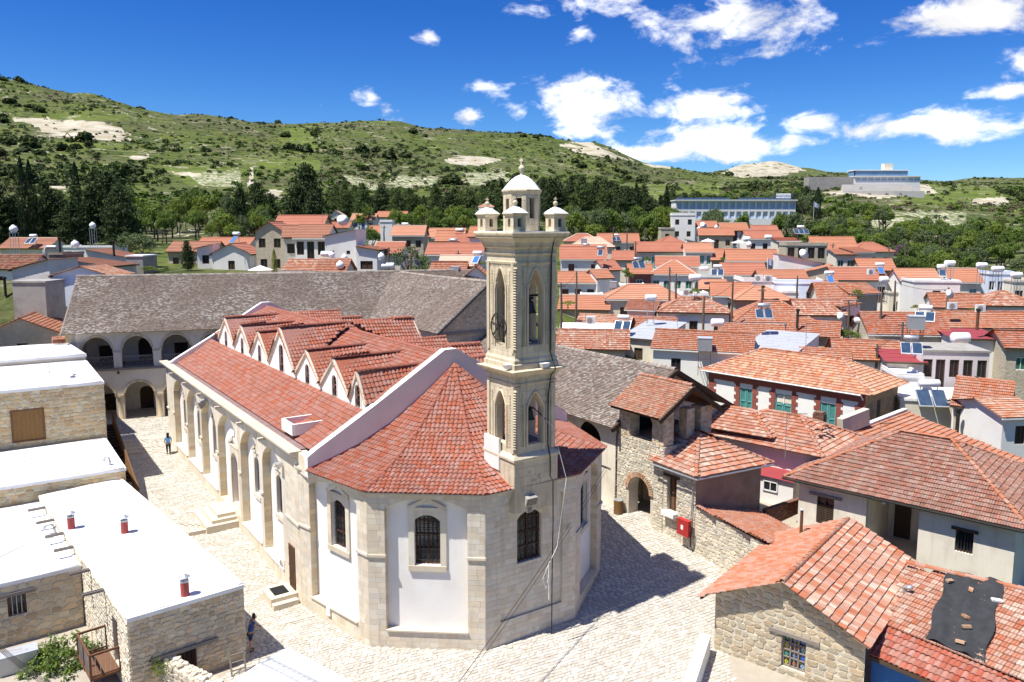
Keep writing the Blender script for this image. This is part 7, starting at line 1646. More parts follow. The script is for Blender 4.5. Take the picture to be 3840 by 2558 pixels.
H(2330,2420,1075,98,-4,5,3.2,'flat',.2,'W','w',1,0,'d','small white flat house in the gap below the maroon wing')
H(2180,2260,1110,94,-4,4,3.0,'flat',.2,'W','w',1,0,'d','white flat house behind the sagging orange roof')
H(2560,2625,1152,85,-6,4,2.6,'flat',.2,'W','w',0,0,'d','little white wall block between the two hip roofs')
H(2935,2995,1098,88,-6,4,2.8,'flat',.2,'W','w',1,0,'w','small white block at the foot of the pale blue house')
H(3455,3560,1385,58,-8,5,2.6,'flat',.2,'B','m',0,0,'d','bluish metal canopy in front of the ruined house')
H(3230,3300,1300,66,-8,4,2.6,'flat',.1,'W','w',1,0,'b','white block with blue window behind the blue-guttered house')
# behind the arcaded range, middle
H(628,800,940,120,-4,6,2.8,'gx',1.6,'S','b',3,0,'d','low stone tavern with brown roof and dark verandah')
H(740,930,918,131,-4,6,3.0,'gx',1.4,'O','o',0,0,'d','long orange roof behind the white gabled house')
H(738,800,932,111,10,6,4.6,'sl',.8,'W','o',1,0,'d','white house front with orange roof beside the conifer')
H(795,936,950,110,-2,7,4.2,'gy',1.6,'W','o',1,0,'n','white gabled house with one brown window behind the grey roof')
H(957,1064,868,106,-4,6,6.6,'gy',1.9,'S','r',2,0,'d','tall stone house with small balconies and red roof')
H(1028,1207,850,126,-3,7,4.6,'gx',2.2,'S','r',0,0,'d','large red roof behind the stone balcony house')
H(1064,1110,886,100,12,7,6.0,'gx',2.0,'C','b',1,0,'d','cream side wall with narrow windows under a brown roof')
H(1106,1222,888,99,-3,7,4.2,'gx',2.2,'W','b',3,0,'d','white house with brown tiled roof and shaded balcony',wsz=(1.6,1.7))
H(1218,1335,886,95,-2,7,5.6,'sl',1.2,'W','b',2,0,'d','tall blank white house with slanting roof line and two small windows',wsz=(.45,.45))
H(1335,1413,938,93,-3,7,4.2,'sr',.7,'W','r',1,0,'n','low white house with one wide brown shuttered window',wsz=(1.5,1.0))
H(1405,1500,947,97,-3,7,3.0,'gx',1.8,'O','r',0,0,'d','red roof partly hidden by the tall bare-branched tree')
H(1380,1472,870,150,-3,6,3.4,'gx',1.4,'W','o',1,0,'d','orange roof with square white stair block')
H(1425,1470,832,148,0,4,4.5,'flat',.3,'W','w',0,0,'d','square white rooftop block left of the big white tank')
H(1470,1587,879,136,-3,6,3.6,'gx',1.8,'S','o',3,0,'d','stone house with orange roof, dark porch and white pillar')
H(1607,1737,888,141,-3,7,3.2,'gx',1.8,'C','o',0,0,'d','orange roof left of the tower top behind the stone gable')
H(1637,1735,901,122,-2,6,3.2,'gx',1.8,'S','o',0,0,'d','stone house with solar panels on its orange roof left of the tower')
H(1730,1785,905,121,18,6,3.4,'gx',1.4,'S','o',1,0,'d','stone gable end left of the tower with a tiny window')
H(1600,1805,951,108,-4,7,3.6,'gx',2.0,'W','o',4,0,'d','white house with orange roof and solar panel below the stone gable')
H(1650,1782,994,95,-4,5,3.0,'gx',1.6,'O','p',0,0,'d','faded patchy roof left of the tower with blue solar panel')
H(1613,1732,1026,88,-8,5,3.0,'gx',1.8,'O','o',0,0,'d','orange roof with square steel tank just behind the grey ridge')
H(1732,1838,1046,86,0,6,3.0,'gy',2.0,'W','o',0,0,'d','white plastered gable immediately left of the tower')
H(1760,1818,884,116,-6,6,4.4,'gx',1.6,'W','o',1,0,'g','white house with green shutters just left of the tower')
H(1230,1287,806,232,4,7,3.2,'gy',1.6,'C','p',1,0,'d','cream gabled house half hidden by pines')
H(1317,1405,822,216,-3,6,3.2,'gx',1.8,'W','o',3,0,'b','white house with three blue windows below the pines')
H(1414,1522,812,226,-3,6,3.0,'gx',1.8,'C','o',3,0,'d','cream villa with orange roof among the trees')
H(1200,1306,853,172,-3,6,3.0,'gx',1.4,'O','r',0,0,'d','long low red roof behind the satellite dish')
H(1765,1850,795,232,-3,6,4.4,'flat',.3,'W','w',3,0,'d','white villa among trees just left of the tower pinnacles')
H(1795,1850,776,236,0,5,3.0,'hip',1.4,'W','o',0,0,'d','small orange hip roof above the white villa')
H(1190,1290,1012,85,-4,5,3.0,'gx',1.6,'O','o',0,0,'d','orange roof with white tanks just behind the grey ridge')
H(1067,1180,1010,88,-6,5,3.0,'gx',1.5,'P','o',0,0,'d','pinkish shed with orange roof edge behind the grey ridge')
H(828,882,806,260,-4,6,3.0,'gx',1.2,'W','o',1,0,'d','small white house with orange roof between the dark conifers')
# left
H(0,178,928,126,-3,7,3.2,'gx',1.8,'C','b',1,0,'d','long brown roof at the far left with a white solar tank')
H(-40,106,1003,92,-3,6,4.2,'gx',2.0,'W','b',2,0,'n','white house with weathered brown roof at the left edge')
H(45,185,1012,89,-8,6,4.6,'sl',1.8,'P','b',0,0,'d','pinkish white wall with slanting dark roof edge at the left')
H(185,234,955,96,0,6,5.0,'flat',.2,'N','c',0,0,'d','narrow tan plastered wall with metal duct at the left')
H(228,415,998,95,-4,7,4.6,'sr',1.3,'P','b',0,0,'d','pale wall under a long brown roof falling to the right')
H(198,415,1032,82,-2,5,4.0,'gy',1.3,'B','o',0,0,'d','light bluish gable with orange verge behind the grey roof end')
H(322,472,965,106,-6,6,4.0,'sr',1.6,'P','b',1,0,'d','upper pale house with brown roof and chimney falling to the right')
H(472,535,962,101,0,5,3.4,'flat',.0,'G','w',0,0,'d','small grey concrete block with bunting beside the plane tree')
H(238,420,928,118,0,6,3.0,'flat',.2,'W','w',0,0,'d','white flat-roofed house below the dark pines at the left')
H(45,168,1060,78,-2,4,4.4,'flat',.0,'G','c',0,0,'d','bare grey cement block wall at the left of the grey roof')
H(-60,215,1252,72,18,8,3.4,'gy',2.0,'S','o',1,0,'d','stone gable with bright orange roof at the left edge beside the grey roof')
# school and the terraced building on the hill
def big_block(name, label, px0, px1, pyt, pyb, Y, bays, floors, z_extra=6, blue=True):
    A, B = pY(px0, pyt, Y), pY(px1, pyt, Y); Wd = B.x - A.x; Hh = A.z - pY(px0, pyb, Y).z; o = thing(name, label, 'building', (A.x, A.y, A.z - Hh), 0); fh = Hh / floors; mb = MB(); ops = []
    for f in range(floors):
        for i in range(bays): ops.append(op(Wd * i / bays + .35, Wd * (i + 1) / bays - .35, fh * f + .5, fh * (f + 1) - .55))
    panel(mb, (0, 0, 0), (1, 0, 0), (0, -1, 0), Wd, Hh, ops, .6, z0=-z_extra); mb.box((Wd / 2, 5, Hh / 2 - z_extra / 2 - .05), (Wd, 8.6, Hh + z_extra - .1)); mb.build('wall', TRIM, o)
    for oo in ops:
        f = MB(); opening_fill(f, (0, 0, 0), (1, 0, 0), (0, -1, 0), oo, .55); w_ = f.build('window', mat('school_glass', (.52,.58,.63), (.40,.48,.56), nscale=.3, rough=.2, spec=.5), o)
        m_ = MB(); z = oo['z0'] + (oo['z1'] - oo['z0']) * .32; m_.bar((oo['x0'], .4, z * .5 + oo['z0'] * .5), (oo['x1'], .4, z * .5 + oo['z0'] * .5), .08, z - oo['z0'], (0, 0, 1)); m_.build('spandrel', mat('spandrel_blue', (.45,.58,.75), (.4,.52,.7)), w_)
    mb = MB(); mb.box((Wd / 2, 4.2, Hh + .1), (Wd + .8, 10, .35)); mb.build('roof_slab', TRIM, o)
    return o, Wd, Hh
SCH, Ws, Hs = big_block('school', 'long white two-storey school with blue windows and solar panels', 2535, 2985, 752, 824, 300, 18, 2)
for i in range(26):
    if 12 <= i < 14: continue
    mb = MB(); mb.quad((-.75, 0, 0), (.75, 0, 0), (.75, .9, .75), (-.75, .9, .75)); p_ = mb.build('solar_panel', SOLAR, SCH); p_.location = (.9 + i * (Ws - 1.5) / 26, .2, Hs + .35)
sb = MB(); sb.box((0, 0, 1.0), (5.6, .15, 2.0)); sbo = sb.build('rooftop_sign', TRIM); sbo.location = pY(2938, 745, 301); tag(sbo, 'white rooftop sign board with blue Greek lettering on the school', 'sign')
fc_ = bpy.data.curves.new('lettering', 'FONT'); fc_.body = 'ΓΥΜΝΑΣΙΟ ΟΜΟΔΟΥΣ'; fc_.size = .72; fc_.align_x = 'CENTER'; fc_.extrude = .02
to = bpy.data.objects.new('lettering_tmp', fc_); COL.objects.link(to); dg = bpy.context.evaluated_depsgraph_get(); me = bpy.data.meshes.new_from_object(to.evaluated_get(dg)); bpy.data.objects.remove(to); me.materials.clear(); me.materials.append(BLUE)
lt = link('lettering', me, sbo); lt.location = (0, -.1, .75); lt.rotation_euler = (R(90), 0, 0)
WIN, Ww, Hw = big_block('hill_building', 'white terraced modern building with blue glass high on the right hill', 3205, 3452, 662, 680, 455, 10, 1, 8)
mb = MB(); mb.box((Ww * .42, 6, Hw + 2.0), (Ww * .82, 8, 3.2)); mb.build('upper_floor', mat('hill_glass', (.12,.22,.36), (.2,.3,.42), nscale=.2, rough=.2), WIN); mb = MB(); mb.box((Ww * .42, 6, Hw + 3.7), (Ww * .84, 9, .5)); mb.box((Ww * .02, 6, Hw + 2), (.6, 8, 3.2)); mb.build('upper_roof', TRIM, WIN); mb = MB(); mb.box((Ww * .57, 7, Hw + 5.8), (5, 4, 4)); mb.build('stair_tower', PLASTER_CR, WIN)
mb = MB(); mb.box((-13, 5, -1.2), (26, 8, 7.5)); mb.build('side_block', CONCRETE, WIN); mb = MB()
for i in range(5): mb.box((Ww * .45 - 6, -3 - i * 2.2, -4.6 - i * 1.0), (Ww * 1.0 + i * 2, 2.4, 5)); 
mb.build('terraces', mat('terrace_wall', (.58,.55,.50), (.48,.45,.41), nscale=.3, bump=.05, bscale=1), WIN)
# ---------------------------------------------------------------- trees, shrubs, scrub
def leafmat(name, c, c2, trans=.25): return mat(name, c, c2, rough=.8, tint=.35, nscale=.35, spec=.15, trans=trans, hue=.02)
L_PINE = leafmat('leaf_pine', (.055,.082,.028), (.034,.054,.019), .22)
L_PINE2 = leafmat('leaf_pine_light', (.10,.140,.040), (.062,.096,.028), .25)
L_CYP = leafmat('leaf_cypress', (.022,.042,.014), (.014,.028,.011), .1)
L_GRN = leafmat('leaf_green', (.135,.205,.034), (.082,.138,.026))
L_LIM = leafmat('leaf_lime', (.185,.245,.036), (.12,.175,.028))
L_OLV = leafmat('leaf_olive', (.135,.18,.072), (.085,.125,.052))
L_BRN = leafmat('leaf_brown', (.125,.095,.045), (.085,.075,.035))
L_YEL = leafmat('leaf_yellow', (.30,.28,.02), (.17,.20,.02))
L_PUR = leafmat('leaf_purple', (.26,.12,.24), (.16,.09,.14))
BARK = mat('bark', (.13,.10,.075), (.08,.06,.045), nscale=5, stretch=(5,5,1), bump=.02)
FRUIT = mat('orange_fruit', (.75,.33,.02), (.65,.26,.02), nscale=5)
def cards(C, Nn, S, asp=1.6):
    n = len(C); rnd = NR.normal(size=(n, 3)); Nn = Nn / np.maximum(np.linalg.norm(Nn, axis=1, keepdims=True), 1e-6)
    X = np.cross(Nn, rnd); X /= np.maximum(np.linalg.norm(X, axis=1, keepdims=True), 1e-6); Y = np.cross(Nn, X); S = S[:, None]
    V = np.stack([C - X * S * .5, C - Y * S * .5 / asp + X * S * .08, C + X * S * .5, C + Y * S * .5 / asp + X * S * .05], 1).reshape(-1, 3)
    return V
def mesh_quads(name, V, m_):
    n = len(V) // 4; me = bpy.data.meshes.new(name); me.vertices.add(len(V)); me.vertices.foreach_set('co', V.ravel().astype(np.float32)); me.loops.add(len(V)); me.loops.foreach_set('vertex_index', np.arange(len(V), dtype=np.int32))
    me.polygons.add(n); me.polygons.foreach_set('loop_start', (np.arange(n) * 4).astype(np.int32)); me.update(calc_edges=True); me.materials.append(m_); return me
def crown(kind, seed):
    """unit tree: height 1, crown radius about .5 of a unit width; returns card vertices"""
    rs = np.random.RandomState(seed); C = []; N = []; S = []
    if kind == 'pine':
        off_ = rs.randn(2) * .04
        for t in np.linspace(.10, .985, 30):
            rad = np.interp(t, [.05, .2, .45, .7, .88, 1], [.30, .46, .50, .38, .22, .05]) * rs.uniform(.78, 1.15); nb = max(3, int(8 * rad * 2) + 1); ph = rs.rand() * 6.3
            for b in range(nb):
                a = ph + 6.28 * b / nb + rs.randn() * .4; L_ = rad * rs.uniform(.5, 1.15); m = 24
                u = rs.uniform(.2, 1, m) ** .6; sp = .055
                p = np.stack([np.cos(a) * L_ * u + off_[0] * t, np.sin(a) * L_ * u + off_[1] * t, t + .02 - .05 * u * (1 - t)], 1) + rs.randn(m, 3) * np.array([sp, sp, .016])
                C.append(p); N.append(rs.randn(m, 3) * .7 + np.array([np.cos(a) * .4, np.sin(a) * .4, .8])); S.append(rs.uniform(.035, .075, m))
    elif kind == 'cypress':
        m = 3600; t = rs.uniform(.02, 1, m); prof = np.interp(t, [0, .06, .3, .7, .92, 1], [.3, .42, .5, .4, .18, .03]); a = rs.rand(m) * 6.28; lump = 1 + .16 * np.sin(a * 3 + t * 9) + .1 * np.sin(a * 7 - t * 23)
        r = prof * lump * rs.uniform(.75, 1.04, m); C.append(np.stack([np.cos(a) * r, np.sin(a) * r, t], 1)); N.append(np.stack([np.cos(a), np.sin(a), .4 + 0 * a], 1) + rs.randn(m, 3) * .5); S.append(rs.uniform(.03, .06, m))
    else:
        nc, m = (46, 60) if kind == 'broad' else (20, 60)
        for i in range(nc):
            d = rs.randn(3); d /= np.linalg.norm(d); d[2] = abs(d[2]) * 1.0 - .25; rr = rs.uniform(.55, 1.0) ; lo = .62 if kind == 'broad' else .5
            c = np.array([d[0] * .40 * rr, d[1] * .40 * rr, lo + d[2] * .34 * rr]); s_ = rs.uniform(.07, .14)
            o = rs.randn(m, 3); o /= np.linalg.norm(o, axis=1, keepdims=True); p = c + o * s_ * rs.uniform(.5, 1.05, (m, 1)) * np.array([1.15, 1.15, .8])
            C.append(p); N.append(o + rs.randn(m, 3) * .5 + np.array([0, 0, .35])); S.append(rs.uniform(.035, .065, m))
        if kind == 'sparse': C = [c[::2] for c in C]; N = [c[::2] for c in N]; S = [c[::2] for c in S]
    C, N, S = np.concatenate(C), np.concatenate(N), np.concatenate(S); return cards(C, N, S)
def trunk(kind, seed):
    rs = random.Random(seed); mb = MB(); top = dict(pine=.95, cypress=.8, broad=.55, sparse=.6).get(kind, .5)
    pts = [Vector((rs.uniform(-.02, .02) * i, rs.uniform(-.02, .02) * i, top * i / 4 - (.06 if i == 0 else 0))) for i in range(5)]; r0 = .035 if kind != 'cypress' else .06
    mb.tube(pts, [r0 * (1 - .8 * i / 4) for i in range(5)], 6)
    if kind in ('broad', 'sparse'):
        for i in range(7): a = 6.28 * i / 7; b = pts[2] + Vector((0, 0, .04 * i - .1)); mb.tube([b, b + Vector((math.cos(a) * .16, math.sin(a) * .16, .13)), b + Vector((math.cos(a) * .3, math.sin(a) * .3, .3))], [.016, .010, .004], 4)
    return mb
PROTO = {}
def proto(kind, m_):
    key = (kind, m_.name)
    if key not in PROTO: PROTO[key] = [(mesh_quads(kind + '_crown', crown(kind, 10 * i + len(PROTO)), m_), trunk(kind, i).data(kind + '_trunk', BARK)) for i in range(3 if kind != 'cypress' else 2)]
    return PROTO[key]
def tree(px, top, base, Y, wpx, kind, m_, name, label, group=None, zfix=None):
    P = pY(px, base, Y); z = tz(P.x, P.y) if zfix is None else zfix; z = min(z, P.z + 1.5) if zfix is None else z
    Ht = pY(px, top, Y).z - z; wd = wpx * Y / F; cm, tm = random.choice(proto(kind, m_)); o = thing(name, label, 'tree' if Ht > 2.2 else 'shrub', (P.x, P.y, z), random.uniform(0, 6.28), group)
    for n, d in (('crown', cm), ('trunk', tm)):
        c = link(n, d, o); c.scale = (wd, wd, Ht)
    return o
rp = random.Random(5)
TONE = {'leaf_pine': 'very dark', 'leaf_pine_light': 'dark olive', 'leaf_green': 'fresh green', 'leaf_lime': 'lime green', 'leaf_olive': 'grey-green', 'leaf_cypress': 'blackish'}
def where(px, tab):
    for a, t_ in tab:
        if px < a: return t_
    return tab[-1][1]
def say(px, t, b, w_, m_, noun, tab, lo, hi): return '%s %s %s %s, %s row' % ('tall' if b - t > w_ * .95 else 'broad' if w_ > 88 else 'small', TONE[m_.name], noun, where(px, tab), 'front' if b > (lo + hi) / 2 else 'back')
def wtree(px, t, b, Y, w_, kind, m_, name, noun, tab, lo, hi, group): tree(px, t, b, Y, w_, kind, m_, name, say(px, t, b, w_, m_, noun, tab, lo, hi), group)
T_L = ((600, 'behind the pale tall tree'), (740, 'behind the stone tavern'), (880, 'behind the white gabled house'), (2000, 'left of the stone balcony house'))
T_M = ((1330, 'behind the satellite dish'), (1450, 'by the three blue windows'), (1600, 'behind the dark porch house'), (1720, 'above the stone gable'), (4000, 'near the white villa left of the tower'))
T_R = ((2180, 'beside the tower pinnacles'), (2300, 'behind the cream solar-tank house'), (2430, 'behind the pyramid roof'), (4000, 'left of the white cube house'))
T_S = ((2800, 'before the left half of the school'), (4000, 'before the right half of the school'))
T_E = ((3110, 'below the school flag pole'), (3220, 'above the very large plain roof'), (3330, 'above the wide hip roof'), (3440, 'near the purple tree'), (3560, 'above the maroon-framed house'), (3700, 'above the steep grey house'), (9999, 'at the right edge of the slope'))
for px, t, Y in ((97, 588, 150), (128, 600, 152), (298, 608, 150)): tree(px, t, 915, Y, 46 if px > 200 else 42, 'cypress', L_CYP, 'cypress_tree', {97: 'tallest thin cypress, leftmost of the dark row', 128: 'thin cypress leaning on the tallest one', 298: 'single thin cypress standing between dark pines'}[px])
for px, t, w in ((8, 690, 150), (60, 740, 120), (185, 690, 130), (235, 735, 120), (345, 700, 140), (405, 650, 190), (455, 700, 150), (270, 760, 130), (150, 780, 120)): tree(px, t, 925, rp.uniform(138, 160), w, 'pine', L_PINE, 'pine_tree', {8: 'dark pine cut by the left picture edge', 60: 'dark pine just left of the tallest cypress', 185: 'dark pine right of the leaning cypress', 235: 'dark pine left of the single cypress', 345: 'dark pine right of the single cypress', 405: 'widest dark pine above the white flat-roofed house', 455: 'rightmost dark pine of the left row', 270: 'low dark pine at the foot of the single cypress', 150: 'low dark pine at the foot of the leaning cypress'}[px], 'dark pines at the left')
for px, t, w, Y in ((900, 705, 85, 190), (978, 690, 110, 195), (1020, 730, 90, 200), (1145, 622, 190, 195), (1110, 700, 130, 190), (1185, 720, 120, 188), (860, 790, 90, 175)): tree(px, t, 868, Y, w, 'pine', L_PINE, 'pine_tree', {900: 'slim dark conifer left of the stone balcony house', 978: 'dark conifer directly behind the stone balcony house', 1020: 'lower dark conifer between two taller ones', 1145: 'largest dark conifer, towering above the stone balcony house', 1110: 'dark conifer at the left foot of the largest one', 1185: 'dark conifer at the right foot of the largest one', 860: 'short dark conifer beside the small white house on the slope'}[px], 'conifers left of centre')
for i in range(19): px = 1260 + i * 34 + rp.uniform(-10, 10); Y = rp.uniform(255, 300); wtree(px, rp.uniform(690, 750) - (12 if px > 1640 else 0), 835 + (285 - Y) * .2, Y, rp.uniform(62, 100), 'pine', L_PINE2 if rp.random() < .6 else L_PINE, 'pine_tree', 'wood pine', T_M, 835, 836, 'pine wood left of the tower')
for i in range(20): px = 2035 + i * 21 + rp.uniform(-9, 9); Y = rp.uniform(265, 300); wtree(px, rp.uniform(650, 700) + max(0, px - 2330) * .55, 838 + (285 - Y) * .2, Y, rp.uniform(70, 110), 'pine', L_PINE if rp.random() < .6 else L_PINE2, 'pine_tree', 'wood pine', T_R, 838, 839, 'pine wood right of the tower')
for px, t in ((2385, 690), (2475, 735), (2500, 700)): tree(px, t, 815, 285, 34, 'pine', L_CYP, 'spruce_tree', 'slim dark spruce at the right end of the pine wood', 'slim spruces')
for i in range(24): px = 2520 + i * 24 + rp.uniform(-9, 9); tree(px, rp.uniform(700, 735), 790, rp.uniform(330, 380), rp.uniform(55, 80), rp.choice(('broad', 'pine')), rp.choice((L_PINE2, L_PINE, L_OLV)), 'stone_pine', 'rounded pine in the row behind the school', 'pines behind the school')
tree(3063, 702, 812, 296, 36, 'cypress', L_CYP, 'cypress_tree', 'single cypress beside the school flag pole')
tree(3010, 690, 775, 330, 75, 'sparse', L_OLV, 'poplar_tree', 'tall pale bare-looking tree left of the hill building terraces')
# leafy trees
for i in range(46): px = rp.uniform(470, 1010); b = rp.uniform(770, 905); Y = lerp_tab(b, [(760, 230), (905, 150)]); wtree(px, b - rp.uniform(50, 95), b, Y, rp.uniform(60, 120), 'broad', rp.choice((L_GRN, L_GRN, L_LIM, L_OLV)), 'leafy_tree', 'leafy tree', T_L, 770, 905, 'leafy trees at the left')
for i in range(26): px = rp.uniform(1210, 1810); b = rp.uniform(830, 880); wtree(px, b - rp.uniform(45, 85), b, rp.uniform(190, 235), rp.uniform(55, 100), 'broad', rp.choice((L_GRN, L_GRN, L_LIM)), 'leafy_tree', 'leafy tree', T_M, 830, 880, 'leafy trees left of the tower')
for i in range(30): px = rp.uniform(2110, 2560); b = rp.uniform(835, 905); wtree(px, b - rp.uniform(50, 95), b, rp.uniform(185, 225), rp.uniform(65, 120), 'broad', rp.choice((L_GRN, L_GRN, L_LIM, L_OLV)), 'leafy_tree', 'leafy tree', T_R, 835, 905, 'leafy trees right of the tower')
for i in range(14): px = rp.uniform(2640, 2990); b = rp.uniform(830, 880); wtree(px, b - rp.uniform(45, 75), b, rp.uniform(200, 240), rp.uniform(60, 90), 'broad', rp.choice((L_GRN, L_OLV)), 'leafy_tree', 'leafy tree', T_S, 830, 880, 'leafy trees before the school')
for i in range(110):
    px = rp.uniform(3000, 3880); b = rp.uniform(800, 1000) if px < 3350 else rp.uniform(850, 1030); Y = lerp_tab(b, [(800, 320), (880, 240), (960, 185), (1030, 140)]); wtree(px, b - rp.uniform(40, 70) * (240 / Y) ** .4, b, Y, rp.uniform(50, 105), 'broad', rp.choice((L_GRN, L_GRN, L_OLV, L_GRN, L_LIM, L_PINE2)), 'leafy_tree', 'leafy tree', T_E, 800, 1030, 'leafy trees on the right slope')
tree(3375, 905, 945, 185, 50, 'broad', L_PUR, 'judas_tree', 'purple flowering tree on the right slope')
tree(540, 868, 1000, 112, 130, 'broad', L_OLV, 'plane_tree', 'pale green tall tree beside the grey block and bunting'); tree(490, 860, 985, 116, 110, 'broad', L_OLV, 'plane_tree', 'pale green tree left of the tallest pale tree')
tree(705, 905, 1010, 107, 60, 'pine', L_PINE, 'young_conifer', 'small dark conifer left of the white gabled house')
tree(560, 985, 1040, 98, 70, 'bush', L_LIM, 'lime_shrub', 'bright lime shrub above the left half of the grey ridge'); tree(610, 990, 1038, 99, 60, 'bush', L_GRN, 'lime_shrub', 'green shrub beside the bright lime shrub')
tree(1029, 934, 1000, 97, 22, 'cypress', L_YEL, 'topiary_tree', 'small yellow-green cone-shaped topiary tree by the stone house')
tree(1530, 865, 1060, 92, 150, 'sparse', L_OLV, 'ash_tree', 'tall open-branched tree left of the tower'); tree(1590, 920, 1050, 92, 100, 'sparse', L_GRN, 'ash_tree', 'open-branched tree right next to the tall one'); tree(1395, 832, 905, 135, 75, 'broad', L_GRN, 'leafy_garden_tree', 'dense dark green tree beside the tall blank white house')
tree(2483, 1322, 1400, 78, 75, 'bush', L_YEL, 'orange_tree', 'orange tree laden with fruit behind the grey tiled wing'); tree(2452, 1330, 1400, 79, 55, 'bush', L_LIM, 'orange_tree', 'left half of the fruit tree group by the grey wing')
for a in ((2350, 985, 1070, 104, 60, L_GRN, 'lemon tree in the gap left of the maroon house'), (2425, 950, 990, 128, 40, L_GRN, 'small round tree before the grey-green house'), (2500, 940, 990, 127, 65, L_GRN, 'large round tree before the grey-green house'), (2605, 1068, 1115, 92, 60, L_LIM, 'shrub beside the white water tank on a column'), (3180, 1208, 1290, 84, 110, L_GRN, 'broad fig tree in front of the white gable wall'), (3440, 1133, 1166, 93, 55, L_YEL, 'yellowish orange bush on the right'), (2710, 955, 985, 128, 26, L_LIM, 'lime bush beside the stone house left of the flag'), (3285, 962, 990, 122, 35, L_GRN, 'round bush right of the green-shuttered house'), (3330, 960, 992, 122, 40, L_LIM, 'second round bush right of the green-shuttered house'), (3660, 1145, 1175, 88, 60, L_LIM, 'low shrub left of the blue-windowed house'), (2130, 1120, 1150, 88, 80, L_LIM, 'vine pergola greenery right of the tower'), (1815, 970, 1000, 92, 45, L_LIM, 'lime shrub immediately left of the tower')):
    tree(a[0], a[1], a[2], a[3], a[4], 'bush', a[5], 'garden_tree', a[6], None, tz(*pY(a[0], a[2], a[3]).xy) if False else pY(a[0], a[2] + 6, a[3]).z)
tree(3212, 1058, 1150, 84, 60, 'sparse', L_LIM, 'young_tree', 'thin young tree before the stone gable on the right', None, pY(3212, 1150, 84).z)
# scrub on the hills: nobody could count it
def blob(seed):
    rs = np.random.RandomState(seed); t = (1 + 5 ** .5) / 2; v = np.array([(-1,t,0),(1,t,0),(-1,-t,0),(1,-t,0),(0,-1,t),(0,1,t),(0,-1,-t),(0,1,-t),(t,0,-1),(t,0,1),(-t,0,-1),(-t,0,1)]) / math.hypot(1, t) * rs.uniform(.75, 1.2, (12, 1))
    f = [(0,11,5),(0,5,1),(0,1,7),(0,7,10),(0,10,11),(1,5,9),(5,11,4),(11,10,2),(10,7,6),(7,1,8),(3,9,4),(3,4,2),(3,2,6),(3,6,8),(3,8,9),(4,9,5),(2,4,11),(6,2,10),(8,6,7),(9,8,1)]
    mb = MB(); mb.add([(*p[:2] * .5, p[2] * .42 + .3) for p in v], f); return mb
def leafy_blob(seed, n=46):
    rs = np.random.RandomState(seed); d = rs.randn(n, 3); d /= np.linalg.norm(d, axis=1, keepdims=True); d[:, 2] = np.abs(d[:, 2]) * 1.1 - .2
    V = cards(d * .42 * rs.uniform(.6, 1.1, (n, 1)) + np.array((0, 0, .3)), d + rs.randn(n, 3) * .5, rs.uniform(.22, .4, n), 1.3); mb = MB(); mb.v = [tuple(x) for x in V]; mb.f = [(4 * i, 4 * i + 1, 4 * i + 2, 4 * i + 3) for i in range(n)]; return mb
def scrub(name, label, m_, n, seed, ylo, yhi, smin, smax, mesh_f, pw=1.0, clump=.5):
    rs = np.random.RandomState(seed); Y = ylo * (yhi / ylo) ** (rs.rand(n * 3) ** pw); px = rs.uniform(-300, 4150, n * 3); X = (px - 1920) / F * Y
    keep = (np.sin(X * .021 + Y * .013 + seed) + np.sin(Y * .031 - X * .017 + seed * 2) + np.sin(X * .06 + seed) * .6 + rs.randn(n * 3) * .7) > clump; X, Y, px = X[keep][:n], Y[keep][:n], px[keep][:n]
    Z = tz_np(X, Y); py = np.array([proj((a, b, c))[1] for a, b, c in zip(X, Y, Z)]); ok = np.ones(len(X), bool)
    for i in range(len(X)):
        if (any(inside(p, px[i], py[i]) for p in CHALK) and rs.rand() < .8) or (any(inside(p, px[i], py[i]) for p in FIELD + VINE) and rs.rand() < .8): ok[i] = False
        if Y[i] < 330 and 2480 < px[i] < 3010 and Y[i] > 255: ok[i] = False
    X, Y, Z = X[ok], Y[ok], Z[ok]; S = rs.uniform(smin, smax, len(X)) * rs.uniform(.6, 1.25, len(X)); A = np.zeros((len(X), 4, 4)); an = rs.rand(len(X)) * 6.28
    A[:, 0, 0] = np.cos(an) * S * 1.2; A[:, 1, 0] = np.sin(an) * S * 1.2; A[:, 0, 1] = -np.sin(an) * S; A[:, 1, 1] = np.cos(an) * S; A[:, 2, 2] = S * rs.uniform(.6, 1.0, len(X)); A[:, :3, 3] = np.stack([X, Y, Z - .1 * S], 1); A[:, 3, 3] = 1
    ms = [mesh_f(seed * 5 + i) for i in range(4)]; o = link(name, join_np(ms, A, rs.randint(0, 4, len(X)), name, m_)); tag(o, label, 'scrub', None, 'stuff')
scrub('dark_scrub', 'dark green bushes scattered over the hillside', leafmat('scrub_dark', (.045,.072,.020), (.028,.048,.015), .1), 4200, 1, 330, 1150, 2.2, 5.2, lambda s: leafy_blob(s, 30), .8, .3)
scrub('olive_scrub', 'olive green low scrub on the hillside', leafmat('scrub_olive', (.085,.105,.030), (.055,.075,.024), .1), 5200, 2, 260, 1150, 1.4, 3.4, lambda s: leafy_blob(s, 22), .8, .1)
scrub('brown_scrub', 'brownish bare bushes on the hillside', leafmat('scrub_brown', (.105,.080,.045), (.07,.055,.035), .05), 1600, 3, 330, 1100, 1.8, 4.2, lambda s: leafy_blob(s, 24), .8, .6)
scrub('green_scrub', 'bright green bushes on the lower slopes', leafmat('scrub_green', (.095,.155,.024), (.06,.105,.02), .15), 1500, 4, 215, 700, 2.4, 5.5, lambda s: leafy_blob(s, 60), .9, .2)
scrub('thicket', 'large dark thickets in bands across the hillside', leafmat('thicket_leaf', (.060,.085,.024), (.036,.056,.018), .12), 420, 8, 380, 1000, 6, 11, lambda s: leafy_blob(s, 130), .9, 1.15)
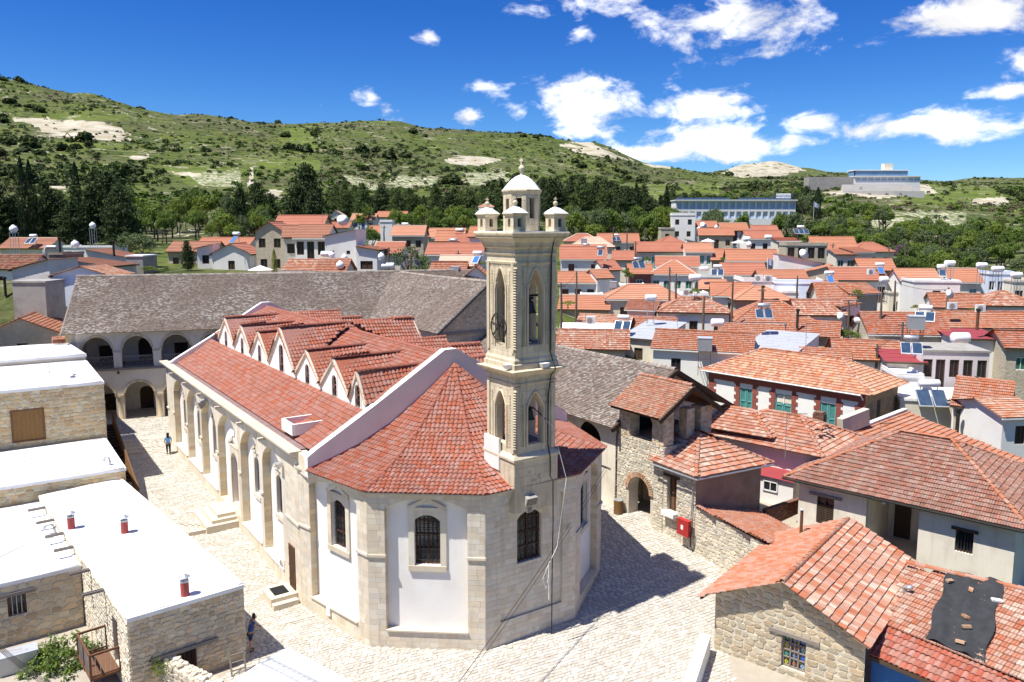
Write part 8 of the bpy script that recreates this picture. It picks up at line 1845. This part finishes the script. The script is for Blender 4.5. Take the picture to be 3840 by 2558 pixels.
scrub('far_scrub', 'tiny distant bushes on the far hills', leafmat('scrub_far', (.06,.085,.032), (.045,.065,.028), .05), 900, 6, 1100, 2200, 3, 6, blob, 1.0, .0)
# yard shrub with leaves, weeds on the garden wall
sh = thing('yard_shrub', 'leafy green shrub filling the yard below the iron balcony', 'shrub', pz(250, 2520, -1.55), 0)
rs = np.random.RandomState(4); C, N, S = [], [], []
for i in range(60):
    d = rs.randn(3); d /= np.linalg.norm(d); c = np.array((d[0] * 2.0, d[1] * 1.5, .55 + abs(d[2]) * .9)) * rs.uniform(.5, 1); m = 60; o_ = rs.randn(m, 3); o_ /= np.linalg.norm(o_, axis=1, keepdims=True); C.append(c + o_ * .32 * rs.uniform(.4, 1, (m, 1))); N.append(o_ + rs.randn(m, 3) * .4 + np.array((0, 0, .6))); S.append(rs.uniform(.09, .17, m))
link('foliage', mesh_quads('foliage', cards(np.concatenate(C), np.concatenate(N), np.concatenate(S), 1.4), L_GRN), sh)
mb = MB()
for i in range(12): a = 6.28 * i / 12; mb.tube([(0, 0, 0), (math.cos(a) * .5, math.sin(a) * .4, .5), (math.cos(a) * 1.3, math.sin(a) * 1.0, 1.0)], [.03, .02, .008], 4)
mb.build('stems', BARK, sh)
def weeds(name, label, pts, r, n, m_, sz):
    C = []; rs = np.random.RandomState(n)
    for p in pts: C.append(np.array(p) + rs.randn(n, 3) * np.array((r, r, r * 1.2)))
    C = np.concatenate(C); o = link(name, mesh_quads(name, cards(C, rs.randn(len(C), 3) + np.array((0, 0, .5)), rs.uniform(sz * .6, sz * 1.3, len(C)), 1.8), m_)); return tag(o, label, 'weeds', None, 'stuff')
weeds('wall_weeds', 'green weeds hanging over the crumbling garden wall', [pz(500 + 18 * i, 2415 + 16 * i, .15) for i in range(7)], .16, 160, L_GRN, .09)
weeds('yard_weeds', 'weeds growing at the foot of the long house', [pz(365, 2500, -1.4), pz(375, 2540, -1.4), pz(205, 2440, -1.3)], .2, 120, L_LIM, .1)
# ---------------------------------------------------------------- people
def skinned(name, mat_, joints, edges, parent=None, sub=2):
    me = bpy.data.meshes.new(name); me.from_pydata([j[0] for j in joints], edges, []); o = link(name, me, parent); me.materials.append(mat_)
    md = o.modifiers.new('skin', 'SKIN'); md.use_smooth_shade = True
    for i, j in enumerate(joints):
        r_ = j[1] if isinstance(j[1], tuple) else (j[1], j[1]); me.skin_vertices[0].data[i].radius = r_
    me.skin_vertices[0].data[0].use_root = True; s_ = o.modifiers.new('sub', 'SUBSURF'); s_.levels = sub; s_.render_levels = sub
    return o
SKIN = mat('skin', (.45,.27,.19), (.40,.23,.16), nscale=8, rough=.6); HAIR = mat('hair', (.025,.016,.012), (.015,.01,.008), nscale=20, rough=.5); SHIRT = mat('shirt_blue', (.13,.33,.62), (.10,.27,.54), nscale=6); SHIRT_D = mat('shirt_navy', (.035,.075,.25), (.028,.06,.20), nscale=6); TROUS = mat('trousers', (.015,.015,.018), (.02,.02,.023), nscale=6); SHORTS = mat('shorts', (.02,.03,.07), (.018,.025,.055), nscale=6); SHOE = mat('shoe', (.03,.03,.035), (.05,.05,.05), nscale=9)
def hand(par, wrist, dirv, side):
    wrist = Vector(wrist); d = Vector(dirv).normalized(); s = Vector(side).normalized(); J = [(wrist, .022), (wrist + d * .05, (.034, .018)), (wrist + d * .09, (.036, .016))]; E = [(0, 1), (1, 2)]
    for k, (off_, L_) in enumerate(((-.028, .065), (-.009, .075), (.010, .07), (.028, .055))):
        b = len(J); p = wrist + d * .092 + s * off_; J += [(p, .009), (p + d * L_ * .55 + Vector((0, 0, -.008)), .008), (p + d * L_ + Vector((0, 0, -.022)), .007)]; E += [(2, b), (b, b + 1), (b + 1, b + 2)]
    b = len(J); p = wrist + d * .035 - s * .035; J += [(p, .010), (p + d * .03 - s * .018, .009), (p + d * .06 - s * .022, .008)]; E += [(1, b), (b, b + 1), (b + 1, b + 2)]
    return skinned('hand', SKIN, J, E, par, 1)
def person(label, loc, rz, shirt, legs_m, bare_legs, hair_long, hts, lean, arm_l, arm_r, stride):
    o = thing('person', label, 'person', loc, rz); V = Vector; hip = V((0, 0, .92)); ch_ = V((0, lean * .6, 1.28)); nk = V((0, lean, 1.45)); hd = V((0, lean + .03 + lean * .25, 1.60 - abs(lean) * .12))
    lk, rk = V((-.1, .03 + stride, .5)), V((.1, -.02 - stride * .4, .5)); la_, ra_ = V((-.1, -.01 + stride * .6, .085)), V((.1, -.03 - stride, .085)); ls, rs_ = V((-.18, lean * .9, 1.40)), V((.18, lean * .9, 1.40))
    J = [(hip, (.15, .11)), (ch_, (.165, .11)), (nk, .055), (hd, (.078, .095)), (hd + V((0, .01, .09)), (.07, .085)), (ls, .062), (arm_l[0], .042), (arm_l[1], .027), (rs_, .062), (arm_r[0], .042), (arm_r[1], .027), (V((-.1, 0, .86)), .095), (lk, .06), (la_, .037), (V((.1, 0, .86)), .095), (rk, .06), (ra_, .037), (la_ + V((0, .13, -.045)), (.04, .028)), (ra_ + V((0, .13, -.045)), (.04, .028))]
    E = [(0, 1), (1, 2), (2, 3), (3, 4), (1, 5), (5, 6), (6, 7), (1, 8), (8, 9), (9, 10), (0, 11), (11, 12), (12, 13), (0, 14), (14, 15), (15, 16), (13, 17), (16, 18)]
    skinned('body', SKIN, J, E, o)
    hm = -.12
    JS = [(V((0, 0, .98 + hm)), (.19, .145)), (V((0, lean * .3, 1.12)), (.18, .13)), (ch_ + V((0, 0, .03)), (.19, .13)), (V((0, lean * .85, 1.41)), (.11, .085)), (ls + V((0, 0, -.01)), .078), (arm_l[0].lerp(ls, .15 if hts else .55), .062 if hts else .06), (rs_ + V((0, 0, -.01)), .078), (arm_r[0].lerp(rs_, .15 if hts else .55), .062 if hts else .06)]
    skinned('shirt', shirt, JS, [(0, 1), (1, 2), (2, 3), (2, 4), (4, 5), (2, 6), (6, 7)], o)
    if bare_legs: JL = [(V((0, 0, .95)), (.165, .13)), (V((-.1, .01, .8)), .112), (lk + V((0, 0, .04)), .082), (V((.1, -.01, .8)), .112), (rk + V((0, 0, .04)), .082)]; EL = [(0, 1), (1, 2), (0, 3), (3, 4)]
    else: JL = [(V((0, 0, .95)), (.165, .13)), (V((-.1, .01, .8)), .112), (lk, .078), (la_ + V((0, 0, .03)), .058), (V((.1, -.01, .8)), .112), (rk, .078), (ra_ + V((0, 0, .03)), .058)]; EL = [(0, 1), (1, 2), (2, 3), (0, 4), (4, 5), (5, 6)]
    skinned('trousers' if not bare_legs else 'shorts', legs_m, JL, EL, o)
    for a in (la_, ra_): skinned('shoe', SHOE, [(a + V((0, -.04, -.04)), (.045, .04)), (a + V((0, .07, -.05)), (.045, .032)), (a + V((0, .16, -.058)), (.04, .024))], [(0, 1), (1, 2)], o)
    mb = MB(); mb.smooth = True; hc = hd + V((0, -.012, .05)); n = 10
    prof = [(.02, .155), (.075, .135), (.105, .08), (.108, .01), (.10, -.06)] + ([(.12, -.16), (.125, -.28), (.10, -.36), (.05, -.38)] if hair_long else [(.085, -.09)])
    for r_, z in prof[::-1]:
        for k in range(n + 1): a = math.pi * (1.0 + k / n) if z < .06 else math.pi * (.9 + 1.2 * k / n); mb.v.append(tuple(hc + V((math.cos(a) * r_, math.sin(a) * r_ * 1.05 + (.0 if z > -.1 else -.01), z))))
    m_ = len(prof); mb.f = [(i * (n + 1) + k, i * (n + 1) + k + 1, (i + 1) * (n + 1) + k + 1, (i + 1) * (n + 1) + k) for i in range(m_ - 1) for k in range(n)]
    h = mb.build('hair', HAIR, o); sm_ = h.modifiers.new('sol', 'SOLIDIFY'); sm_.thickness = .025
    fe = MB(); f0 = hd + V((0, .088, .03))
    fe.add([f0 + V((-.014, 0, -.03)), f0 + V((.014, 0, -.03)), f0 + V((0, .03, -.03)), f0 + V((0, 0, .015))], [(0, 1, 2), (0, 2, 3), (1, 3, 2)]); fe.build('nose', SKIN, o)
    for s in (-1, 1):
        mb = MB(); mb.lathe([(.002, -.012), (.012, 0), (.002, .012)], 6, hd + V((s * .034, .083, .035))); mb.build('eye', HAIR, o)
        mb = MB(); mb.lathe([(.003, -.03), (.016, 0), (.003, .03)], 6, hd + V((s * .092, .0, .02))); mb.build('ear', SKIN, o)
    mb = MB(); mb.box(hd + V((0, .092, -.035)), (.045, .012, .01)); mb.build('mouth', mat('lips', (.35,.12,.10), (.3,.1,.09)), o)
    for el, wr in (arm_l, arm_r): hand(o, wr, wr - el, (1, 0, 0))
    return o
V = Vector
wp = pz(633, 1706, -.12)
person('woman in a blue top and black trousers walking along the lane', (wp.x, wp.y, g(wp.x, wp.y) + .01), R(28), SHIRT, TROUS, False, True, True, .02, (V((-.27, -.02, 1.14)), V((-.22, .12, .97))), (V((.27, .0, 1.14)), V((.25, .12, .98))), .1)
mp_ = Vector((-12.0, 33.35, 0))
person('man in navy shirt and shorts leaning over by the stone house corner', (-12.02, 33.5, g(-12, 33.5) + .01), R(-60), SHIRT_D, SHORTS, True, False, False, .16, (V((-.24, .22, 1.13)), V((-.1, .4, 1.08))), (V((.24, .22, 1.13)), V((.1, .4, 1.08))), .02)

# ---------------------------------------------------------------- rooftop things
def ground_at(px, py, Y): return pY(px, py, Y)
def tank(px, py, Y, r, L_, stand, label, yaw=0, ball=False):
    r *= .82; L_ *= .85
    o = thing('water_tank', label, 'water tank', pY(px, py, Y), R(yaw)); mb = MB(); mb.smooth = True
    if ball: mb.lathe([(.05, 0)] + [(r * math.sin(t), r - r * math.cos(t)) for t in np.linspace(.35, 2.8, 9)] + [(r * .3, 2 * r), (r * .3, 2 * r + .08)], 14, (0, 0, stand)); mb.build('tank', TANK, o)
    else:
        pts = [(-L_ / 2, 0, stand + r), (-L_ / 2 + .06, 0, stand + r), (-L_ / 2 + .14, 0, stand + r), (L_ / 2 - .14, 0, stand + r), (L_ / 2 - .06, 0, stand + r), (L_ / 2, 0, stand + r)]; mb.tube(pts, [r * .55, r * .88, r, r, r * .88, r * .55], 14); mb.build('tank', TANK, o)
        for x in (-.25, .25): mb = MB(); mb.tube([(x * L_, 0, stand + r), (x * L_ + .04, 0, stand + r)], r * 1.02, 14); mb.build('band', TRIM, o)
    if stand > .15:
        for x, y in ((-.35, -.3), (.35, -.3), (.35, .3), (-.35, .3)): mb = MB(); mb.bar((x, y, -1.6), (x, y, stand + .1), .05); mb.build('stand_leg', STEEL, o)
        mb = MB(); mb.box((0, 0, stand), (.85, .75, .06)); mb.build('stand_top', STEEL, o)
    return o
def heater(px, py, Y, yaw, label, pan=2, col=SOLAR, silver=False, sc_=1.0, stand=.25):
    o = thing('solar_heater', label, 'solar heater', pY(px, py, Y), R(yaw)); o.scale = (sc_ * .82,) * 3; w_ = 1.0
    for i in range(pan):
        x = (i - (pan - 1) / 2) * (w_ + .08); fr = MB(); fr.add([(x - w_ / 2, 0, .1), (x + w_ / 2, 0, .1), (x + w_ / 2, 1.2, 1.15), (x - w_ / 2, 1.2, 1.15), (x - w_ / 2, .05, .02), (x + w_ / 2, .05, .02), (x + w_ / 2, 1.25, 1.07), (x - w_ / 2, 1.25, 1.07)], [(0, 1, 2, 3), (4, 7, 6, 5), (0, 4, 5, 1), (1, 5, 6, 2), (2, 6, 7, 3), (3, 7, 4, 0)]); p_ = fr.build('collector', ALU, o)
        gl_ = MB(); gl_.quad(*[V((x + a, b, c)) + V((0, -.012, .014)) for a, b, c in ((-w_ / 2 + .06, .07, .16), (w_ / 2 - .06, .07, .16), (w_ / 2 - .06, 1.13, 1.09), (-w_ / 2 + .06, 1.13, 1.09))]); gl_.build('collector_glass', col, p_)
    mb = MB(); mb.smooth = True; z = 1.35 + stand; mb.tube([(-.75, 1.3, z), (-.68, 1.3, z), (.68, 1.3, z), (.75, 1.3, z)], [.2, .3, .3, .2], 14); mb.build('tank', STEEL if silver else TANK, o)
    mb = MB()
    for x in (-.6, .6): mb.bar((x, 1.3, -.2), (x, 1.3, z), .05); mb.bar((x, .2, .0), (x, 1.3, .0), .04)
    mb.build('frame', STEEL, o); return o
HT = [(2868,1196,80,-8,'solar heater with silver tank on the large hip roof',2,SOLAR,True),(3466,1208,74,-30,'solar heater with white tank and two panels on the big orange roof at right',2,SOLAR,False),(3505,1530,62,-8,'big solar heater with large white tank on the cream flat roof',2,SOLAR,False,1.35),
 (2400,1008,106,10,'solar heater at the left end of the green-doored house roof',2,SOLAR,True),(2312,905,164,0,'white solar tank high on the cream house ridge',2,SOLAR,False),(2690,1035,109,-15,'solar heater beside the white gable in the village centre',2,SOLAR,False),(3118,1062,101,-5,'blue solar panel heater beside the white lattice house',1,BLUE,False),(3308,1028,108,-5,'blue solar panel heater by the stone gabled house',1,BLUE,False),
 (865,912,108,-30,'tall solar heater with blue panel and white tank above the white gabled house',1,BLUE,False),(1512,868,138,-12,'solar heater with big white tank on the porch house',2,SOLAR,False),(1716,893,123,-12,'two bright solar panels on the stone house roof left of the tower',2,SOLAR,False),(1692,936,110,-12,'solar heater on the white house roof left of the tower',2,SOLAR,True),(1778,990,94,-22,'bright blue solar collector with white tank left of the tower',1,BLUE,False),
 (108,915,125,-10,'white solar tank on the long brown roof at the far left',2,SOLAR,False),(3420,1330,66,-20,'pair of tilted solar panels on the edge of the ruined house',2,SOLAR,True),(3536,1038,100,-20,'solar heater between the two orange roofs at the upper right',1,SOLAR,False),(3008,878,140,-3,'wide solar heater on the stone terrace house',3,SOLAR,False),(2330,1240,80,-20,'two grey solar panels beside the small stone roof',2,SOLAR,False),(2250,960,121,-12,'dark solar panel on the long red roof right of the tower',1,SOLAR,True),(2195,945,142,-10,'solar panel on the low orange roof right of the tower',2,SOLAR,True)]
for h in HT: heater(*h)
TK = [(2440,1158,84,.42,1.5,.9,'white cylindrical tank on a tall stand before the dark porch'),(2690,1228,80,.5,1.6,.1,'white cylindrical tank in front of the cream wall',),(2605,1080,96,.5,1.8,.9,'large white tank on a column beside the green-doored house'),(2640,1020,104,.42,1.4,.1,'white tank beside the yellow gable'),(55,915,100,.6,1.2,1.4,'round white tank on a rusty stand at the far left',0,True),(350,885,116,.55,1.2,1.1,'round white tank on a stand below the pines',0,True),(283,935,100,.62,1.3,.1,'squat white tank beside the silver duct',0,True),(1222,965,92,.42,1.4,.05,'white tank at the foot of the tall blank house'),(1245,985,88,.45,1.2,.5,'round white tank on a stand above the orange roof',0,True),(1276,1010,85,.55,1.2,.0,'white dome tank sitting by the grey ridge',0,True),(1292,985,88,.45,1.2,.2,'white ball tank beside the rubble stub wall',0,True),(1431,1005,90,.5,1.2,.9,'round white tank on a stand right of the low white house',0,True),(1455,1012,90,.45,1.8,.1,'long white tank lying behind the grey ridge'),
 (2685,880,168,.5,1.2,1.2,'round white tank on a column beside the stone porch house',0,True),(2620,870,180,.6,1.2,.2,'white ball tank near the white cube house',0,True),(2800,908,152,.6,1.5,.1,'white tank on the terrace of the white gabled house'),(2880,900,152,.55,1.6,.1,'second white tank on the terrace by the white gabled house'),(2808,930,132,.6,1.2,.1,'white ball tank above the grey stone wall',0,True),(3600,1290,66,.55,1.8,.1,'white tank in front of the small maroon-roofed house'),(3560,1020,100,.42,1.6,.8,'white tank on a stand above the white flat house'),(3680,1022,100,.42,1.6,.6,'white tank left of the bluish white house'),(3740,1030,98,.42,1.8,.4,'white tank on the bluish white house'),(3810,1060,94,.42,1.6,.6,'white tank above the grey concrete house'),(3225,1215,84,.4,1.5,.1,'silver-white tank by the fig tree'),(3312,1090,92,.5,1.2,.9,'square-looking white tank on a post right of the lattice house')]
for t in TK: tank(*t[:4], t[4], t[5], t[6], *(t[7:] if len(t) > 7 else ()))
def steel_box(px, py, Y, s, hgt, label, yaw=-15):
    o = thing('steel_tank', label, 'water tank', pY(px, py, Y), R(yaw)); mb = MB(); mb.box((0, 0, hgt + s * .45), (s, s, s * .9)); mb.build('tank', STEEL, o); mb = MB(); mb.box((0, 0, hgt + s * .92), (s * 1.05, s * 1.05, .05)); mb.build('lid', SHEET, o)
    for x in (-.42, .42):
        for y in (-.42, .42): mb = MB(); mb.bar((x * s, y * s, 0), (x * s, y * s, hgt + .05), .05); mb.build('leg', RUST, o)
    if hgt > .6:
        mb = MB()
        for z in (hgt * .33, hgt * .66):
            for a, b in (((-.42, -.42), (.42, -.42)), ((.42, -.42), (.42, .42)), ((-.42, -.42), (-.42, .42))): mb.bar((a[0] * s, a[1] * s, z), (b[0] * s, b[1] * s, z), .04)
        mb.build('brace', RUST, o)
steel_box(2640, 1405, 74, 1.35, 2.4, 'galvanised box tank on tall rusty legs beside the orange tree house')
steel_box(1567, 1018, 92, .95, .5, 'galvanised box tank on a column under the tall tree'); steel_box(1708, 1035, 87, 1.0, .1, 'galvanised box tank behind the grey ridge left of the tower'); steel_box(2300, 1088, 102, .9, .3, 'square metal tank beside the tall white gable'); steel_box(3430, 1270, 70, 1.3, .9, 'six-sided metal tank on a column before the big orange roof'); steel_box(2190, 930, 146, 1.0, .8, 'small box tank on the faded roof right of the tower')
def dish(px, py, Y, r, label, yaw=20):
    o = thing('satellite_dish', label, 'satellite dish', pY(px, py, Y), R(yaw)); mb = MB(); mb.smooth = True; mb.lathe([(.02, 0), (r * .5, .03), (r, .14 * r * 2)], 16); d = mb.build('reflector', TANK, o); d.location = (0, 0, r + .35); d.rotation_euler = (R(65), 0, 0); mb = MB(); mb.bar((0, .1, 0), (0, .1, r + .3), .05); mb.bar((0, 0, r + .35), (0, -r * 1.0, r + .55), .03); mb.build('mast', STEEL, o)
for d_ in ((1286, 862, 97, .75, 'large white satellite dish on the slanting roof'), (3150, 1222, 86, .6, 'white satellite dish behind the fig tree'), (3010, 985, 112, .8, 'tilted satellite dish on the red sloping roof'), (3556, 1135, 86, .55, 'satellite dish on the pole by the orange roof at right'), (2635, 868, 182, .9, 'satellite dish on the white cube house terrace')): dish(*d_)
PL = [(2160,1017,1180,92,'before the white glazed house'),(2104,1062,1225,82,'nearest to the tower belfry, right side'),(2511,1001,1098,94,'left of the pair before the green doors'),(2535,1026,1105,93,'right of the pair before the green doors'),(2742,1058,1225,86,'beside the cream wall with the white tank'),(2637,1110,1225,83,'in front of the hip-roofed white house porch'),(2418,853,925,150,'with a street lamp at the edge of the green belt'),(2351,853,938,140,'left of the lamp pole at the green belt'),(2381,906,995,122,'behind the maroon house'),(3374,1207,1420,72,'tallest one at the maroon shed'),(3285,1292,1400,72,'by the blue-guttered house'),(3303,1118,1180,82,'beside the long stone gable'),(3354,1052,1140,93,'right of the white lattice house'),(3551,1078,1160,87,'with a box beside the dish roof'),(1459,928,1015,90,'thickest one behind the grey ridge left of the tower'),(1540,950,1018,90,'under the tall open tree'),(1720,940,1005,100,'left of the blue solar collector'),(1441,846,905,132,'beside the big white tank house'),(1396,790,880,190,'in front of the three blue windows'),(1598,798,890,185,'in the leafy belt left of the tower'),(3120,913,985,132,'before the very large plain roof'),(3330,925,990,140,'at the right village edge'),(3390,905,1010,150,'on the wooded slope with a lamp'),(2988,1035,1130,95,'before the white box house'),(3180,1128,1215,86,'before the blank white gable wall'),(2300,850,935,150,'right of the tower cornice'),(2855,1078,1150,88,'by the stone hip house chimney')]
wires = []
for px, t, b, Y, lb in PL:
    P = pY(px, b, Y); Ht = pY(px, t, Y).z - P.z; o = thing('utility_pole', 'dark wooden utility pole ' + lb, 'utility pole', P, R(rp.uniform(-30, 30))); mb = MB(); mb.tube([(0, 0, -1), (rp.uniform(-.05, .05), 0, Ht * .5), (rp.uniform(-.08, .08), 0, Ht)], [.14, .12, .09], 7); mb.build('post', POLE, o)
    if rp.random() < .65: mb = MB(); mb.box((0, 0, Ht - .35), (.9, .07, .08)); mb.build('crossarm', POLE, o)
    for z in (.2, .45): mb = MB(); mb.lathe([(.03, 0), (.05, .04), (.03, .1)], 6, (.12, 0, Ht - z)); mb.build('insulator', TRIM, o)
    wires.append((P + V((0, 0, Ht - .2)), px, Y))
def wire(a, b, sag, r, name, label, n=8, offs=((0, 0, 0),)):
    mb = MB()
    for of in offs: mb.tube([a.lerp(b, t / n) + V(of) + V((0, 0, -sag * 4 * (t / n) * (1 - t / n))) for t in range(n + 1)], r, 4)
    return tag(mb.build(name, CABLE), label, 'cable')
for i, j, lb in ((0, 1, 'between the two poles right of the tower'), (2, 3, 'between the pair of poles before the green doors'), (9, 10, 'from the tallest pole to the blue-guttered house'), (6, 7, 'along the green belt'), (13, 12, 'above the white flat house at right'), (14, 15, 'behind the grey ridge under the tall tree'), (5, 4, 'before the hip-roofed white house')): wire(wires[i][0], wires[j][0], .4, .022, 'power_line', 'thin dark power line ' + lb)
q0 = cw(*APSE[4], 0) + V((.15, -.1, 5.3)); q1 = pz(1690, 2600, 1.5)
wire(q0, q1, .3, .010, 'wall_cables', 'three thin cables sagging from the apse window to the bottom edge', 10, ((0, 0, 0), (.06, 0, .1), (.1, 0, -.12)))
wire(pz(-60, 2370, 1.5), pz(300, 2640, -.2), .1, .014, 'yard_cables', 'five thin white cables crossing the yard corner', 6, tuple((i * .16, -.1 * i, -.1 * i) for i in range(5)))
# parasols, flags, excavator
for px, py, Y, lb in ((977, 1014, 94, 'white square parasol above the grey ridge'), (2655, 906, 158, 'white parasol before the stone porch house'), (2770, 912, 155, 'white parasol on the terrace by the white gabled house')):
    o = thing('parasol', lb, 'parasol', pY(px, py, Y) - V((0, 0, 1.9)), .3); mb = MB(); mb.lathe([(1.5, 1.9), (1.5, 1.95), (.05, 2.5)], 8); mb.build('canopy', TRIM, o); mb = MB(); mb.tube([(0, 0, -1), (0, 0, 2.45)], .04, 6); mb.build('pole', STEEL, o)
def flag(px, t, b, Y, label, w_=1.6):
    o = thing('flag_pole', label, 'flag', pY(px, b, Y), 0); Ht = pY(px, t, Y).z - o.location.z; mb = MB(); mb.tube([(0, 0, -1), (0, 0, Ht)], .06, 6); mb.build('pole', TANK, o)
    for i in range(9):
        f = MB(); z = Ht - .1 - i * .11 * w_ / 1.6; n = 6
        for k in range(n + 1): x = w_ * .55 * k / n; y = .08 * math.sin(k * 1.4); f.v += [(x, y, z - x * .5), (x, y, z - .11 * w_ / 1.6 - x * .5)]
        f.f = [(2 * k, 2 * k + 1, 2 * k + 3, 2 * k + 2) for k in range(n)]; f.build('stripe', BLUE if i % 2 == 0 else TRIM, o)
flag(2878, 965, 1018, 118, 'blue and white striped flag on a white pole beside the stone house'); flag(3050, 755, 826, 290, 'tall white flag pole with a flag beside the school', 3.0)
ex = thing('excavator', 'small brown excavator on the bare dug patch at the upper left', 'excavator', pY(275, 506, 605), R(20)); ex.location.z = tz(ex.location.x, ex.location.y); YEL = mat('machine_yellow', (.42,.26,.05), (.33,.2,.04))
for y in (-1.1, 1.1): mb = MB(); mb.box((0, y, .5), (4.2, .6, 1.0)); mb.build('track', BLACK, ex)
mb = MB(); mb.box((.3, 0, 1.7), (3.6, 2.4, 1.3)); mb.build('body', YEL, ex); mb = MB(); mb.box((-.9, -.6, 2.9), (1.4, 1.1, 1.5)); mb.build('cab', GLASS, ex)
mb = MB(); mb.bar((-1.2, .3, 2.2), (-4.2, .3, 6.4), .55, .7); mb.build('boom', YEL, ex); mb = MB(); mb.bar((-4.2, .3, 6.4), (-6.2, .3, 3.2), .4, .5); mb.build('arm', YEL, ex); mb = MB(); mb.box((-6.2, .3, 2.4), (1.0, 1.2, 1.2)); mb.build('bucket', IRON, ex)
# air conditioners, duct, chimneys
for px, py, Y, lb in ((2215, 1215, 78, 'white air conditioner on the flat white roof right of the tower'), (2575, 1108, 94, 'white air conditioner on the white roof near the column tank'), (2845, 1055, 94, 'air conditioner pair on the white box house, left one'), (2880, 1056, 94, 'air conditioner pair on the white box house, right one'), (3265, 1030, 104, 'air conditioner on the red lattice house roof'), (3570, 1160, 84, 'air conditioner on the white wall at the upper right'), (3675, 1170, 82, 'air conditioner left of the blue-windowed house')):
    o = thing('air_conditioner', lb, 'air conditioner', pY(px, py, Y), R(rp.uniform(-20, 20))); mb = MB(); mb.box((0, 0, .4), (.95, .38, .75)); mb.build('casing', PLASTIC, o); mb = MB(); mb.lathe([(.28, 0), (.28, .02)], 12); f_ = mb.build('fan_grille', CONCRETE, o); f_.location = (-.12, -.19, .4); f_.rotation_euler = (R(90), 0, 0)
mb = MB(); mb.smooth = True; mb.tube([(0, 0, -1), (0, 0, .9), (.15, 0, 1.15), (.45, 0, 1.25), (1.4, 0, 1.25), (1.6, 0, 1.1)], .22, 10); o = mb.build('metal_duct', STEEL); o.location = pY(168, 965, 95); tag(o, 'bent silver exhaust duct on the roofs at the left', 'duct')
for px, py, Y, lb in ((3660, 1480, 63, 'black stove pipe on the orange roof at the right edge'), (3590, 1600, 60, 'black cowled chimney behind the bright orange roof'), (2860, 1120, 90, 'rusty pipe chimney on the stone hip roof'), (3665, 1215, 76, 'dark chimney at the end of the long red roof'), (2990, 1212, 82, 'short red chimney on the maroon ridge'), (427, 945, 104, 'small red brick chimney on the upper pale house'), (225, 935, 98, 'small tiled chimney beside the silver duct'), (20, 1090, 86, 'tall thin rusty pipe by the left white house')):
    o = thing('chimney_pipe', lb, 'chimney', pY(px, py, Y), 0); mb = MB(); mb.lathe([(.14, -.6), (.14, 1.3)], 10); mb.build('pipe', RUST if 'r' in lb[:3] else CABLE, o); mb = MB(); mb.lathe([(.2, 1.3), (.22, 1.5), (.1, 1.55)], 10); mb.build('cowl', CABLE, o)
def aerial(px, py, Y, lb, yaw=0, hgt=1.6):
    o = thing('tv_aerial', lb, 'aerial', pY(px, py, Y), R(yaw)); mb = MB(); mb.bar((0, 0, -.5), (0, 0, hgt), .035); mb.build('mast', STEEL, o); mb = MB(); mb.bar((-.1, 0, hgt), (1.3, 0, hgt), .025)
    for i in range(9): mb.bar((.1 + i * .14, -.25 + i * .015, hgt), (.1 + i * .14, .25 - i * .015, hgt), .015)
    mb.build('elements', CABLE, o)
for a in ((2945, 1690, 48, 'tall aerial mast standing before the slipped-tile roof', 0, 2.4), (3302, 1620, 55, 'comb-shaped aerial on the ridge of the brown hip roof', 20, .6), (2540, 1210, 82, 'aerial on the grey corrugated sheet roof', 30, .7), (1600, 900, 140, 'aerial on the orange roof left of the tower', 10, 1.5), (2160, 1030, 100, 'wide aerial right of the tower', 90, 1.0), (3155, 1150, 84, 'aerial on the white parapet roof', -30, 1.2), (1210, 840, 126, 'aerial mast behind the satellite dish', 0, 2.0), (3020, 1320, 70, 'white pipe mast before the streaked sheet roof', 0, 2.6)): aerial(*a)
def lay(pts, z, lb):
    mb = MB(); mb.tube([pz(a, b, z) + V((0, 0, .03)) for a, b in pts], .018, 4); tag(mb.build('roof_cable', CONCRETE), lb, 'cable')
lay([(0, 1745), (60, 1738), (150, 1712), (215, 1690), (235, 1672)], 3.15, 'thin grey cable lying across the terrace roof'); lay([(0, 2090), (60, 2060), (110, 2040), (200, 2017)], 1.95, 'thin grey cable lying on the lower left roof'); lay([(180, 1300), (178, 1345), (185, 1400), (200, 1430)], 7.28, 'thin cable hanging over the tall house roof')
